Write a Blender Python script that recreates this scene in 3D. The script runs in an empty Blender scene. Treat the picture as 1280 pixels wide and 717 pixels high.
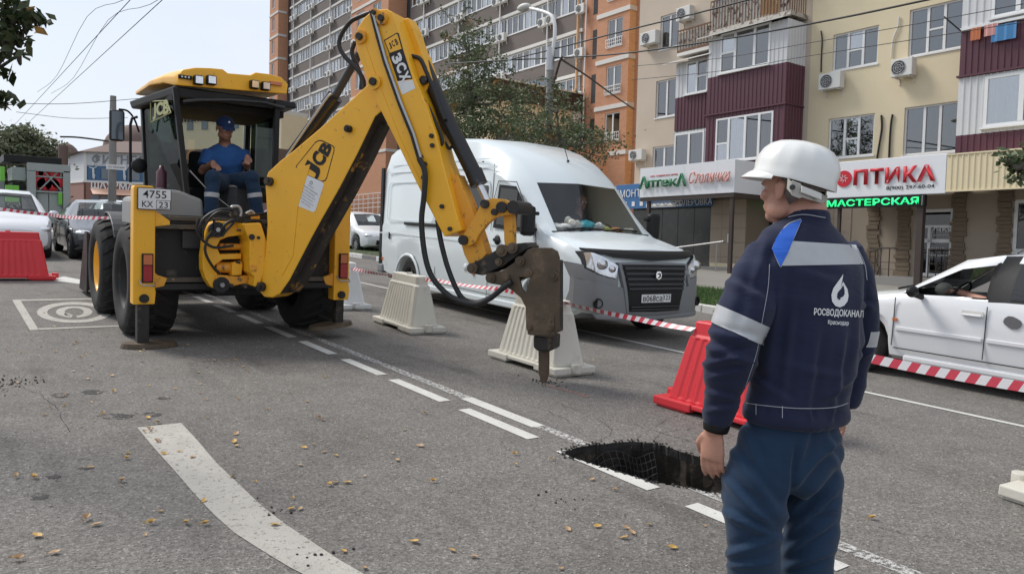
import bpy, bmesh, math, random
import numpy as np
from mathutils import Vector, Matrix, Quaternion
random.seed(7)
SC = bpy.context.scene
COL = SC.collection
R_ = math.radians
# ------------------------------------------------------------------ camera, sky, sun, exposure
# world frame: the road plane is z = 0, the street runs along x, the shops are towards +y;
# the street climbs 2.6 degrees towards -x, so upright buildings lean by that in this frame (LEVEL).
CAM = np.array([-0.0649, 0.0078, 1.4485])
CR = np.array([0.58714129, 0.80805174, 0.0481404])
CU = np.array([-0.09753581, 0.01158302, 0.99516461])
CF = np.array([-0.80358688, 0.58899764, -0.08561485])
LV = np.array([[0.99899819, 0.0, -0.04475059], [0.00024016, 0.9999856, 0.00536127], [0.0447497, -0.0053667, 0.9989838]])  # level -> road frame
cam = bpy.data.cameras.new('camera'); cam.sensor_width = 36.0; cam.lens = 27.0; cam.clip_start = 0.05; cam.clip_end = 3000
camo = bpy.data.objects.new('camera', cam); COL.objects.link(camo)
camo.matrix_world = Matrix(((CR[0], CU[0], -CF[0], CAM[0]), (CR[1], CU[1], -CF[1], CAM[1]), (CR[2], CU[2], -CF[2], CAM[2]), (0, 0, 0, 1)))
SC.camera = camo
SUN_EL, SUN_AZ = 48.0, 205.0       # elevation; direction the light comes from, counter-clockwise from +x
sun = bpy.data.lights.new('sun', 'SUN'); sun.energy = 2.1; sun.angle = R_(18); sun.color = (1.0, 0.96, 0.90)
suno = bpy.data.objects.new('sun', sun); COL.objects.link(suno)
sd = Vector((math.cos(R_(SUN_AZ)) * math.cos(R_(SUN_EL)), math.sin(R_(SUN_AZ)) * math.cos(R_(SUN_EL)), math.sin(R_(SUN_EL))))
suno.rotation_euler = sd.to_track_quat('Z', 'Y').to_euler()
world = bpy.data.worlds.new('World'); SC.world = world; world.use_nodes = True
wn = world.node_tree.nodes; wl = world.node_tree.links
bg = wn['Background']
sky = wn.new('ShaderNodeTexSky'); sky.sky_type = 'NISHITA'; sky.sun_disc = False
sky.sun_elevation = R_(SUN_EL); sky.sun_rotation = R_(90 - SUN_AZ); sky.air_density = 1.2; sky.dust_density = 2.0
tc = wn.new('ShaderNodeTexCoord'); mp = wn.new('ShaderNodeMapping'); mp.inputs['Scale'].default_value = (1, 1, 3.2)
nz = wn.new('ShaderNodeTexNoise'); nz.inputs['Scale'].default_value = 2.3; nz.inputs['Detail'].default_value = 7; nz.inputs['Roughness'].default_value = 0.55
rp = wn.new('ShaderNodeValToRGB'); rp.color_ramp.elements[0].position = 0.36; rp.color_ramp.elements[1].position = 0.66
rp.color_ramp.elements[0].color = (0.58, 0.58, 0.58, 1); rp.color_ramp.elements[1].color = (1, 1, 1, 1)
mx = wn.new('ShaderNodeMix'); mx.data_type = 'RGBA'; mx.inputs['B'].default_value = (6.7, 7.2, 8.1, 1)
wl.new(tc.outputs['Generated'], mp.inputs['Vector']); wl.new(mp.outputs[0], nz.inputs['Vector']); wl.new(nz.outputs['Fac'], rp.inputs['Fac'])
wl.new(rp.outputs['Color'], mx.inputs['Factor']); wl.new(sky.outputs[0], mx.inputs['A']); wl.new(mx.outputs['Result'], bg.inputs['Color'])
bg.inputs['Strength'].default_value = 0.09
SC.view_settings.view_transform = 'Standard'; SC.view_settings.look = 'None'; SC.view_settings.gamma = 1.0
SC.view_settings.exposure = 0.50; SC.view_settings.use_curve_mapping = False

# ------------------------------------------------------------------ measuring: from a sight line to a point on a known plane
def sight(px, py): return CR * (px - 640.0) - CU * (py - 358.5) + CF * 960.0
def onG(px, py, h=0.0): v = sight(px, py); return Vector(CAM + v * (h - CAM[2]) / v[2])
def onX(px, py, X): v = sight(px, py); return Vector(CAM + v * (X - CAM[0]) / v[0])
def onYr(px, py, Y): v = sight(px, py); return Vector(CAM + v * (Y - CAM[1]) / v[1])
LVT = LV.T
def onW(px, py, Y):
    """point (x, z) of a level facade plane at distance Y, in the level frame"""
    v = LVT @ sight(px, py); c = LVT @ CAM; p = c + v * (Y - c[1]) / v[1]; return float(p[0]), float(p[2])
def onS(px, py, X):
    v = LVT @ sight(px, py); c = LVT @ CAM; p = c + v * (X - c[0]) / v[0]; return float(p[1]), float(p[2])
LEVEL = Matrix([list(LV[0]) + [0], list(LV[1]) + [0], list(LV[2]) + [0], [0, 0, 0, 1]])
# ------------------------------------------------------------------ materials
def new_mat(name):
    m = bpy.data.materials.new(name); m.use_nodes = True
    return m, m.node_tree.nodes, m.node_tree.links, m.node_tree.nodes['Principled BSDF']
def rgba(c, k=1.0): return (min(1, c[0] * k), min(1, c[1] * k), min(1, c[2] * k), 1)
def pbr(name, col, rough=0.6, metal=0.0, var=0.12, scale=6.0, bump=0.0, bscale=60.0, dirt=None, dirt_amt=0.5, dirt_scale=3.0, coat=0.0, spec=None, obj=True, dirt_sharp=0.08):
    m, n, l, b = new_mat(name)
    t = n.new('ShaderNodeTexCoord'); src = t.outputs['Object' if obj else 'Generated']
    a = n.new('ShaderNodeTexNoise'); a.inputs['Scale'].default_value = scale; a.inputs['Detail'].default_value = 6; l.new(src, a.inputs['Vector'])
    r = n.new('ShaderNodeMix'); r.data_type = 'RGBA'; r.inputs['A'].default_value = rgba(col, 1 - var); r.inputs['B'].default_value = rgba(col, 1 + var)
    l.new(a.outputs['Fac'], r.inputs['Factor']); out = r.outputs['Result']
    if dirt:
        d = n.new('ShaderNodeTexNoise'); d.inputs['Scale'].default_value = dirt_scale; d.inputs['Detail'].default_value = 10; d.inputs['Roughness'].default_value = 0.7; l.new(src, d.inputs['Vector'])
        k = n.new('ShaderNodeValToRGB'); th = 0.72 - 0.35 * dirt_amt
        k.color_ramp.elements[0].position = th; k.color_ramp.elements[1].position = min(1, th + dirt_sharp)
        l.new(d.outputs['Fac'], k.inputs['Fac'])
        q = n.new('ShaderNodeMix'); q.data_type = 'RGBA'; q.inputs['B'].default_value = rgba(dirt); l.new(out, q.inputs['A']); l.new(k.outputs['Color'], q.inputs['Factor']); out = q.outputs['Result']
    l.new(out, b.inputs['Base Color']); b.inputs['Roughness'].default_value = rough; b.inputs['Metallic'].default_value = metal
    if coat: b.inputs['Coat Weight'].default_value = coat; b.inputs['Coat Roughness'].default_value = 0.08
    if spec is not None: b.inputs['Specular IOR Level'].default_value = spec
    if bump:
        e = n.new('ShaderNodeTexNoise'); e.inputs['Scale'].default_value = bscale; e.inputs['Detail'].default_value = 5; l.new(src, e.inputs['Vector'])
        u = n.new('ShaderNodeBump'); u.inputs['Strength'].default_value = bump; u.inputs['Distance'].default_value = 0.01; l.new(e.outputs['Fac'], u.inputs['Height']); l.new(u.outputs['Normal'], b.inputs['Normal'])
    return m
def glass(name, tint=(0.55, 0.62, 0.62), alpha=0.35, rough=0.03, top=0.9):
    """thin pane: mostly see-through, tinted, with a real reflection"""
    m, n, l, b = new_mat(name); n.remove(b)
    tr = n.new('ShaderNodeBsdfTransparent'); tr.inputs['Color'].default_value = rgba(tint)
    gl = n.new('ShaderNodeBsdfGlossy'); gl.inputs['Roughness'].default_value = rough; gl.inputs['Color'].default_value = (1, 1, 1, 1)
    lw = n.new('ShaderNodeLayerWeight'); lw.inputs['Blend'].default_value = 0.5
    pw = n.new('ShaderNodeMath'); pw.operation = 'POWER'; pw.inputs[1].default_value = 5.0; l.new(lw.outputs['Facing'], pw.inputs[0])
    mm = n.new('ShaderNodeMath'); mm.operation = 'MULTIPLY_ADD'; mm.inputs[1].default_value = max(.02, top - alpha); mm.inputs[2].default_value = alpha * .5
    l.new(pw.outputs[0], mm.inputs[0]); mm.use_clamp = True
    s = n.new('ShaderNodeMixShader'); l.new(mm.outputs[0], s.inputs[0]); l.new(tr.outputs[0], s.inputs[1]); l.new(gl.outputs[0], s.inputs[2])
    l.new(s.outputs[0], n['Material Output'].inputs['Surface']); return m
MT = {}
def M(k): return MT[k]
def emat(name, col, st):
    m, n, l, b = new_mat(name); b.inputs['Base Color'].default_value = rgba(col, .3); b.inputs['Emission Color'].default_value = rgba(col); b.inputs['Emission Strength'].default_value = st; return m
MT.update(
    yellow=pbr('yellow_paint', (0.90, 0.45, 0.018), 0.38, var=0.10, scale=3, bump=0.05, bscale=30, dirt=(0.20, 0.10, 0.03), dirt_amt=0.30, dirt_scale=15, coat=0.15),
    ywear=pbr('worn_yellow_paint', (0.76, 0.35, 0.03), 0.5, var=0.12, scale=5, bump=0.12, bscale=40, dirt=(0.06, 0.045, 0.035), dirt_amt=0.42, dirt_scale=11),
    grime=pbr('black_grime_over_yellow', (0.035, 0.028, 0.022), 0.75, var=0.4, scale=9, bump=0.3, bscale=60, dirt=(0.42, 0.22, 0.05), dirt_amt=0.40, dirt_scale=6),
    steel=pbr('rusty_dark_steel', (0.10, 0.072, 0.046), 0.6, metal=0.3, var=0.6, scale=5, bump=0.35, bscale=45, dirt=(0.24, 0.175, 0.115), dirt_amt=0.5, dirt_scale=5, dirt_sharp=.25),
    dsteel=pbr('dark_worn_steel', (0.035, 0.032, 0.03), 0.55, metal=0.4, var=0.4, scale=9, bump=0.25, bscale=60, dirt=(0.13, 0.09, 0.06), dirt_amt=0.45, dirt_scale=8),
    frame=pbr('machine_frame_black', (0.018, 0.017, 0.016), 0.65, var=0.3, scale=8, bump=0.15, dirt=(0.09, 0.075, 0.055), dirt_amt=0.35, dirt_scale=5),
    rail=pbr('dusty_slide_rail', (0.09, 0.075, 0.055), 0.6, metal=0.3, var=0.4, scale=7, bump=0.2, dirt=(0.35, 0.22, 0.08), dirt_amt=0.4, dirt_scale=8),
    black=pbr('black_plastic', (0.012, 0.012, 0.012), 0.5, var=0.2, scale=20, spec=.3),
    blackp=pbr('black_cylinder_paint', (0.012, 0.012, 0.013), 0.35, var=0.3, scale=10, bump=0.06, dirt=(0.08, 0.08, 0.08), dirt_amt=0.25, dirt_scale=12),
    rubber=pbr('tyre_rubber', (0.020, 0.019, 0.018), 0.85, var=0.3, scale=10, bump=0.2, bscale=80, dirt=(0.055, 0.048, 0.04), dirt_amt=0.5, dirt_scale=5, dirt_sharp=.3),
    hose=pbr('hose_rubber', (0.012, 0.012, 0.012), 0.5, var=0.2, scale=30),
    chrome=pbr('chrome_rod', (0.65, 0.65, 0.66), 0.18, metal=1.0, var=0.06, scale=30),
    metal=pbr('zinc_metal', (0.42, 0.42, 0.42), 0.4, metal=0.8, var=0.15, scale=20),
    grey=pbr('grey_plastic', (0.13, 0.13, 0.135), 0.5, var=0.1, scale=12, bump=0.04),
    dgrey=pbr('dark_grey_plastic', (0.035, 0.036, 0.038), 0.5, var=0.15, scale=12),
    silver=pbr('silver_grey_panel', (0.27, 0.27, 0.26), 0.45, var=0.15, scale=5, dirt=(0.12, 0.11, 0.1), dirt_amt=0.3),
    white=pbr('white_plastic', (0.78, 0.78, 0.76), 0.4, var=0.03, scale=4),
    offwhite=pbr('off_white_paint', (0.66, 0.65, 0.61), 0.6, var=0.06, scale=3, dirt=(0.45, 0.43, 0.38), dirt_amt=0.25, dirt_sharp=.3),
    red=pbr('red_barrier_plastic', (0.66, 0.035, 0.045), 0.42, var=0.1, scale=4, bump=0.05, bscale=20, dirt=(0.42, 0.04, 0.045), dirt_amt=0.25, dirt_sharp=.3),
    cream=pbr('dirty_white_barrier_plastic', (0.60, 0.575, 0.50), 0.55, var=0.10, scale=4, bump=0.1, bscale=25, dirt=(0.33, 0.29, 0.23), dirt_amt=0.45, dirt_scale=5, dirt_sharp=.3),
    vanwhite=pbr('white_van_paint', (0.70, 0.76, 0.77), 0.28, var=0.02, scale=2, coat=0.4, dirt=(0.55, 0.57, 0.56), dirt_amt=0.15, dirt_sharp=.35),
    carwhite=pbr('white_car_paint', (0.74, 0.75, 0.76), 0.25, var=0.02, scale=2, coat=0.5, dirt=(0.6, 0.6, 0.58), dirt_amt=0.1, dirt_sharp=.35),
    carblack=pbr('black_car_paint', (0.02, 0.022, 0.026), 0.18, var=0.1, scale=2, coat=0.8),
    bumper=pbr('grey_bumper_plastic', (0.20, 0.205, 0.21), 0.5, var=0.06, scale=6, bump=0.03, dirt=(0.3, 0.29, 0.27), dirt_amt=0.15, dirt_sharp=.3),
    lamp=pbr('headlight_reflector', (0.75, 0.76, 0.78), 0.15, metal=0.7, var=0.15, scale=25),
    clear=glass('clear_lens', (0.92, 0.93, 0.94), 0.12),
    autoglass=glass('vehicle_glass', (0.80, 0.83, 0.82), 0.14, top=.40),
    darkglass=glass('tinted_glass', (0.10, 0.11, 0.12), 0.16),
    cabglass=glass('cab_side_glass', (0.16, 0.21, 0.185), 0.03, top=.16),
    redlens=pbr('red_lens', (0.35, 0.01, 0.015), 0.2, var=0.15, scale=40, coat=0.5),
    amber=pbr('amber_lens', (0.55, 0.16, 0.05), 0.2, var=0.15, scale=40, coat=0.5),
    ink=pbr('black_print', (0.01, 0.01, 0.01), 0.6, var=0), redink=pbr('red_print', (0.55, 0.015, 0.03), 0.5, var=0.03), greenink=pbr('green_print', (0.01, 0.16, 0.06), 0.5, var=0.05),
    blueink=pbr('blue_print', (0.05, 0.2, 0.42), 0.5, var=0.05), pinkish=pbr('coral_letters', (0.62, 0.30, 0.27), 0.5, var=0.05), lemon=pbr('gold_glass_print', (0.30, 0.30, 0.10), 0.5, var=0.1),
    interior=pbr('dark_interior', (0.022, 0.022, 0.024), 0.8, var=0.3, scale=10), curtain=pbr('pale_curtain', (0.42, 0.41, 0.40), 0.8, var=0.2, scale=20),
    skin=pbr('skin', (0.46, 0.235, 0.165), 0.5, var=0.12, scale=14, bump=0.08, bscale=200), skin2=pbr('tanned_skin', (0.30, 0.15, 0.10), 0.5, var=0.12, scale=20),
    hair=pbr('short_grey_hair', (0.14, 0.11, 0.095), 0.8, var=0.4, scale=60, bump=0.4, bscale=300),
)
M_pane_a = glass('house_pane', (0.40, 0.43, 0.46), 0.38, 0.02)
M_pane_b = glass('house_pane_light', (0.55, 0.60, 0.65), 0.75, 0.02)
# ------------------------------------------------------------------ mesh building
class MB:
    """collects shapes, then builds ONE mesh object"""
    def __init__(s): s.v = []; s.f = []; s.mi = []; s.sm = []
    def add(s, vs, fs, m=0, smooth=False):
        o = len(s.v); s.v += [tuple(v) for v in vs]
        for f in fs: s.f.append([i + o for i in f]); s.mi.append(m); s.sm.append(smooth)
        return s
    def box(s, a, b, m=0, X=None):
        x0, y0, z0 = a; x1, y1, z1 = b
        vs = [Vector(p) for p in ((x0, y0, z0), (x1, y0, z0), (x1, y1, z0), (x0, y1, z0), (x0, y0, z1), (x1, y0, z1), (x1, y1, z1), (x0, y1, z1))]
        if X is not None: vs = [X @ v for v in vs]
        return s.add(vs, [(0, 3, 2, 1), (4, 5, 6, 7), (0, 1, 5, 4), (1, 2, 6, 5), (2, 3, 7, 6), (3, 0, 4, 7)], m)
    def hexa(s, lo, hi, m=0):
        """lo, hi: four points each, same winding"""
        return s.add(list(lo) + list(hi), [(0, 3, 2, 1), (4, 5, 6, 7), (0, 1, 5, 4), (1, 2, 6, 5), (2, 3, 7, 6), (3, 0, 4, 7)], m)
    def tube(s, pts, r, n=10, m=0, caps=True, smooth=True, up=None):
        pts = [Vector(p) for p in pts]; k = len(pts); rr = r if isinstance(r, (list, tuple)) else [r] * k
        rings = []; ref = None
        for i in range(k):
            d = (pts[min(i + 1, k - 1)] - pts[max(i - 1, 0)])
            if d.length < 1e-9: d = Vector((0, 0, 1))
            d.normalize()
            if ref is None: ref = Vector((0, 0, 1)) if abs(d.z) < 0.9 else Vector((1, 0, 0))
            a = d.cross(ref); 
            if a.length < 1e-6: a = d.orthogonal()
            a.normalize(); b = a.cross(d).normalized(); ref = b
            rings.append([pts[i] + (a * math.cos(2 * math.pi * j / n) + b * math.sin(2 * math.pi * j / n)) * rr[i] for j in range(n)])
        vs = [v for g in rings for v in g]; fs = []
        for i in range(k - 1):
            for j in range(n): j2 = (j + 1) % n; fs.append((i * n + j, i * n + j2, (i + 1) * n + j2, (i + 1) * n + j))
        s.add(vs, fs, m, smooth)
        if caps: s.add(rings[0], [tuple(reversed(range(n)))], m); s.add(rings[-1], [tuple(range(n))], m)
        return s
    def cyl(s, a, b, r, n=16, m=0, r1=None, smooth=True): return s.tube([a, b], [r, r if r1 is None else r1], n, m, True, smooth)
    def prism(s, poly, d0, d1, m=0, f=None, edge=None):
        """poly: 2-D outline (counter-clockwise); f(u, v, d) -> point; extruded d0..d1. edge: material of the rim"""
        f = f or (lambda u, v, d: (u, v, d)); k = len(poly)
        lo = [f(u, v, d0) for u, v in poly]; hi = [f(u, v, d1) for u, v in poly]
        s.add(lo, [tuple(reversed(range(k)))], m); s.add(hi, [tuple(range(k))], m)
        e = edge if callable(edge) else (lambda i: m if edge is None else edge)
        for i in range(k): j = (i + 1) % k; s.add([lo[i], lo[j], hi[j], hi[i]], [(0, 1, 2, 3)], e(i))
        return s
    def rings(s, rings, m=0, smooth=True, closed=True, caps=True):
        n = len(rings[0]); vs = [v for g in rings for v in g]; fs = []
        for i in range(len(rings) - 1):
            for j in range(n if closed else n - 1):
                j2 = (j + 1) % n; fs.append((i * n + j, i * n + j2, (i + 1) * n + j2, (i + 1) * n + j))
        s.add(vs, fs, m, smooth)
        if caps and closed: s.add(rings[0], [tuple(reversed(range(n)))], m, False); s.add(rings[-1], [tuple(range(n))], m, False)
        return s
    def lathe(s, prof, c, axis, n=32, m=0, smooth=True, caps=False):
        """prof: (radius, offset along axis)"""
        c = Vector(c); ax = Vector(axis).normalized(); a = ax.orthogonal().normalized(); b = ax.cross(a)
        rg = [[c + ax * h + (a * math.cos(2 * math.pi * j / n) + b * math.sin(2 * math.pi * j / n)) * r for j in range(n)] for r, h in prof]
        return s.rings(rg, m, smooth, True, caps)
    def sphere(s, c, r, m=0, n=16, k=10, X=None):
        r = (r, r, r) if not isinstance(r, (tuple, list)) else r; c = Vector(c); vs = []; fs = []
        for i in range(k + 1):
            t = math.pi * i / k
            for j in range(n): p = 2 * math.pi * j / n; q = Vector((r[0] * math.sin(t) * math.cos(p), r[1] * math.sin(t) * math.sin(p), r[2] * math.cos(t))); vs.append(c + (X @ q if X is not None else q))
        for i in range(k):
            for j in range(n): j2 = (j + 1) % n; fs.append((i * n + j, (i + 1) * n + j, (i + 1) * n + j2, i * n + j2))
        return s.add(vs, fs, m, True)
    def build(s, name, mats, parent=None, bevel=0.0, weld=False, seg=2, xform=None):
        me = bpy.data.meshes.new(name)
        vs = s.v if xform is None else [tuple(xform @ Vector(v)) for v in s.v]
        me.from_pydata(vs, [], s.f)
        mats = mats if isinstance(mats, (list, tuple)) else [mats]
        for q in mats: me.materials.append(q)
        me.polygons.foreach_set('material_index', s.mi); me.polygons.foreach_set('use_smooth', s.sm)
        me.update()
        if weld or bevel:
            bm = bmesh.new(); bm.from_mesh(me); bmesh.ops.remove_doubles(bm, verts=bm.verts, dist=1e-5)
            bmesh.ops.recalc_face_normals(bm, faces=bm.faces); bm.to_mesh(me); bm.free()
        return link(name, me, parent, bevel, seg)
def link(name, me, parent=None, bevel=0.0, seg=2):
    o = bpy.data.objects.new(name, me); COL.objects.link(o)
    if parent is not None: o.parent = parent
    if bevel:
        q = o.modifiers.new('bevel', 'BEVEL'); q.width = bevel; q.segments = seg; q.limit_method = 'ANGLE'; q.angle_limit = R_(35); q.harden_normals = False
    return o
def tag(o, label=None, cat=None, group=None, kind=None):
    if label: o['label'] = label
    if cat: o['category'] = cat
    if group: o['group'] = group
    if kind: o['kind'] = kind
    return o
def thing(name, label, cat, loc=(0, 0, 0), rz=0.0, group=None, level=False):
    o = bpy.data.objects.new(name, None); COL.objects.link(o); o.empty_display_size = 0.3
    m = Matrix.Translation(Vector(loc)) @ Matrix.Rotation(rz, 4, 'Z')
    if level: m = LEVEL @ m
    o.matrix_world = m
    return tag(o, label, cat, group)
def own(o, x=(0, 0, 0)):
    """give a one-mesh thing an origin at point x without moving it"""
    x = Vector(x); o.data.transform(Matrix.Translation(-x)); o.matrix_world = o.matrix_world @ Matrix.Translation(x); return o
def copy_tree(o, parent=None):
    c = o.copy(); COL.objects.link(c)
    if parent is not None: c.parent = parent
    for ch in list(o.children): copy_tree(ch, c)
    return c
def text_mesh(body, size=1.0, bold=0.0, ext=0.0, shear=0.0, width=1.0, align='CENTER', spacing=1.0):
    cu = bpy.data.curves.new('t', 'FONT'); cu.body = body; cu.size = size; cu.offset = bold; cu.extrude = ext; cu.shear = shear
    cu.align_x = align; cu.align_y = 'CENTER'; cu.resolution_u = 3; cu.space_character = spacing
    o = bpy.data.objects.new('t', cu); COL.objects.link(o)
    bpy.context.view_layer.update()
    me = bpy.data.meshes.new_from_object(o.evaluated_get(bpy.context.evaluated_depsgraph_get()))
    bpy.data.objects.remove(o)
    if width != 1.0: me.transform(Matrix.Scale(width, 4, (1, 0, 0)))
    return me
def text(name, body, mat, X, w=None, h=None, parent=None, bold=0.0, ext=0.0, shear=0.0, spacing=1.0):
    """lettering fitted into w x h, lying in X's xy-plane"""
    me = text_mesh(body, 1.0, bold, 0.0, shear, spacing=spacing)
    co = [v.co.copy() for v in me.vertices]
    x0, x1 = min(c.x for c in co), max(c.x for c in co); y0, y1 = min(c.y for c in co), max(c.y for c in co)
    sx = w / (x1 - x0) if w else None; sy = h / (y1 - y0) if h else sx; sx = sx or sy
    for v in me.vertices: v.co = Vector(((v.co.x - (x0 + x1) / 2) * sx, (v.co.y - (y0 + y1) / 2) * sy, v.co.z))
    if ext:
        bm = bmesh.new(); bm.from_mesh(me)
        r = bmesh.ops.extrude_face_region(bm, geom=bm.faces[:]); bmesh.ops.translate(bm, vec=(0, 0, ext), verts=[g for g in r['geom'] if isinstance(g, bmesh.types.BMVert)])
        bmesh.ops.recalc_face_normals(bm, faces=bm.faces); bm.to_mesh(me); bm.free()
    me.transform(X); me.materials.clear(); me.materials.append(mat); me.name = name
    return link(name, me, parent)
def frame_m(o, x, y):
    """matrix with origin o, x axis x, y axis near y"""
    x = Vector(x).normalized(); z = x.cross(Vector(y)).normalized(); y = z.cross(x)
    o = Vector(o); return Matrix(((x.x, y.x, z.x, o.x), (x.y, y.y, z.y, o.y), (x.z, y.z, z.z, o.z), (0, 0, 0, 1)))
def spline(pts, n=8):
    """smooth curve through points (Catmull-Rom)"""
    P = [Vector(p) for p in pts]; P = [P[0] * 2 - P[1]] + P + [P[-1] * 2 - P[-2]]; out = []
    for i in range(1, len(P) - 2):
        for j in range(n):
            t = j / n; a, b, c, d = P[i - 1], P[i], P[i + 1], P[i + 2]
            out.append(0.5 * ((2 * b) + (c - a) * t + (2 * a - 5 * b + 4 * c - d) * t * t + (3 * b - a - 3 * c + d) * t ** 3))
    out.append(P[-2]); return out
def arc(cx, cy, r, a0, a1, n=8): return [(cx + r * math.cos(R_(a0 + (a1 - a0) * i / n)), cy + r * math.sin(R_(a0 + (a1 - a0) * i / n))) for i in range(n + 1)]
def solid_from(name, mb, voxel=0.012, smooth=6, mats=None, parent=None, fn=None):
    """joins overlapping closed shapes of mb into one continuous skin"""
    o = mb.build(name, mats or [], None)
    q = o.modifiers.new('r', 'REMESH'); q.mode = 'VOXEL'; q.voxel_size = voxel; q.use_smooth_shade = True
    if smooth: k = o.modifiers.new('s', 'SMOOTH'); k.factor = 0.5; k.iterations = smooth
    bpy.context.view_layer.update()
    me = bpy.data.meshes.new_from_object(o.evaluated_get(bpy.context.evaluated_depsgraph_get()))
    bpy.data.objects.remove(o); me.name = name
    if fn:
        nn = [v.normal.copy() for v in me.vertices]
        for v, q in zip(me.vertices, nn): v.co = fn(v.co, q)
    me.materials.clear()
    for q in (mats if isinstance(mats, (list, tuple)) else [mats]): me.materials.append(q)
    for p in me.polygons: p.use_smooth = True
    return link(name, me, parent)
def slab_of(name, src, planes, mat, parent, off=0.002):
    """a band cut out of src's skin between planes [(point, normal kept side)...], lifted by off"""
    bm = bmesh.new(); bm.from_mesh(src.data)
    for p, nrm in planes:
        bmesh.ops.bisect_plane(bm, geom=bm.verts[:] + bm.edges[:] + bm.faces[:], plane_co=Vector(p), plane_no=Vector(nrm), clear_inner=True)
    bm.normal_update()
    for v in bm.verts: v.co += v.normal * off
    me = bpy.data.meshes.new(name); bm.to_mesh(me); bm.free(); me.materials.clear(); me.materials.append(mat)
    for p in me.polygons: p.use_smooth = True
    return link(name, me, parent)
# ------------------------------------------------------------------ the road and the ground
def asphalt(name, base=(0.19, 0.178, 0.165)):
    m, n, l, b = new_mat(name); t = n.new('ShaderNodeTexCoord'); src = t.outputs['Object']
    def noise(s, d=4, r=.6):
        a = n.new('ShaderNodeTexNoise'); a.inputs['Scale'].default_value = s; a.inputs['Detail'].default_value = d; a.inputs['Roughness'].default_value = r; l.new(src, a.inputs['Vector']); return a.outputs['Fac']
    def ramp(f, stops):
        q = n.new('ShaderNodeValToRGB'); e = q.color_ramp.elements
        while len(e) < len(stops): e.new(0.5)
        for k, (p, c) in enumerate(stops): e[k].position = p; e[k].color = (c, c, c, 1) if isinstance(c, float) else rgba(c)
        l.new(f, q.inputs['Fac']); return q.outputs['Color']
    def mul(a, c, f=1.0):
        q = n.new('ShaderNodeMix'); q.data_type = 'RGBA'; q.blend_type = 'MULTIPLY'; q.inputs['Factor'].default_value = f; l.new(a, q.inputs['A']); l.new(c, q.inputs['B']); return q.outputs['Result']
    v = n.new('ShaderNodeTexVoronoi'); v.inputs['Scale'].default_value = 95; l.new(src, v.inputs['Vector'])
    grain = ramp(v.outputs['Color'], [(0.0, 0.45), (0.45, 0.85), (0.8, 1.15), (1.0, 1.9)])
    rgb = n.new('ShaderNodeRGB'); rgb.outputs[0].default_value = rgba(base)
    c = mul(rgb.outputs[0], grain)
    c = mul(c, ramp(noise(220, 2), [(0.3, 0.72), (0.7, 1.25)]))
    c = mul(c, ramp(noise(0.55, 6, .62), [(0.3, (0.70, 0.69, 0.68)), (0.5, (1.0, 0.99, 0.97)), (0.72, (1.24, 1.20, 1.13))]))
    c = mul(c, ramp(noise(3.1, 5, .7), [(0.25, 0.84), (0.6, 1.06)]))
    # oily, darker patches here and there
    mpn = n.new('ShaderNodeMapping'); mpn.inputs['Scale'].default_value = (0.35, 1.6, 1); l.new(src, mpn.inputs['Vector'])
    w = n.new('ShaderNodeTexNoise'); w.inputs['Scale'].default_value = 1.5; w.inputs['Detail'].default_value = 4; l.new(mpn.outputs[0], w.inputs['Vector'])
    c = mul(c, ramp(w.outputs['Fac'], [(0.30, 0.74), (0.42, 1.0)]))
    l.new(c, b.inputs['Base Color']); b.inputs['Roughness'].default_value = 0.88; b.inputs['Specular IOR Level'].default_value = 0.3
    u = n.new('ShaderNodeBump'); u.inputs['Strength'].default_value = 0.55; u.inputs['Distance'].default_value = 0.006; l.new(v.outputs['Distance'], u.inputs['Height'])
    u2 = n.new('ShaderNodeBump'); u2.inputs['Strength'].default_value = 0.25; u2.inputs['Distance'].default_value = 0.02; l.new(noise(14, 5), u2.inputs['Height']); l.new(u.outputs[0], u2.inputs['Normal'])
    l.new(u2.outputs['Normal'], b.inputs['Normal']); return m
def roadpaint(name, col, wear=0.45, sc=26.0):
    m, n, l, b = new_mat(name); t = n.new('ShaderNodeTexCoord')
    a = n.new('ShaderNodeTexNoise'); a.inputs['Scale'].default_value = sc; a.inputs['Detail'].default_value = 9; a.inputs['Roughness'].default_value = .8; l.new(t.outputs['Object'], a.inputs['Vector'])
    r = n.new('ShaderNodeValToRGB'); r.color_ramp.elements[0].position = 0.5 - wear * .5 + .22 - .25; r.color_ramp.elements[1].position = r.color_ramp.elements[0].position + .07
    p = 0.25 + wear * 0.5; r.color_ramp.elements[0].position = p - .05; r.color_ramp.elements[1].position = p + .05
    l.new(a.outputs['Fac'], r.inputs['Fac']); l.new(r.outputs['Color'], b.inputs['Alpha'])
    d = n.new('ShaderNodeTexNoise'); d.inputs['Scale'].default_value = 5; d.inputs['Detail'].default_value = 8; l.new(t.outputs['Object'], d.inputs['Vector'])
    x = n.new('ShaderNodeMix'); x.data_type = 'RGBA'; x.inputs['A'].default_value = rgba(col, .72); x.inputs['B'].default_value = rgba(col, 1.15); l.new(d.outputs['Fac'], x.inputs['Factor'])
    l.new(x.outputs['Result'], b.inputs['Base Color']); b.inputs['Roughness'].default_value = .8
    u = n.new('ShaderNodeBump'); u.inputs['Strength'].default_value = .4; u.inputs['Distance'].default_value = .004; v = n.new('ShaderNodeTexVoronoi'); v.inputs['Scale'].default_value = 95; l.new(t.outputs['Object'], v.inputs['Vector']); l.new(v.outputs['Distance'], u.inputs['Height']); l.new(u.outputs[0], b.inputs['Normal'])
    return m
MT['asphalt'] = asphalt('asphalt'); MT['paving'] = pbr('paving_concrete', (0.24, 0.225, 0.20), 0.85, var=0.15, scale=3, bump=0.2, bscale=90, dirt=(0.15, 0.14, 0.13), dirt_amt=.35, dirt_sharp=.3)
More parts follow.
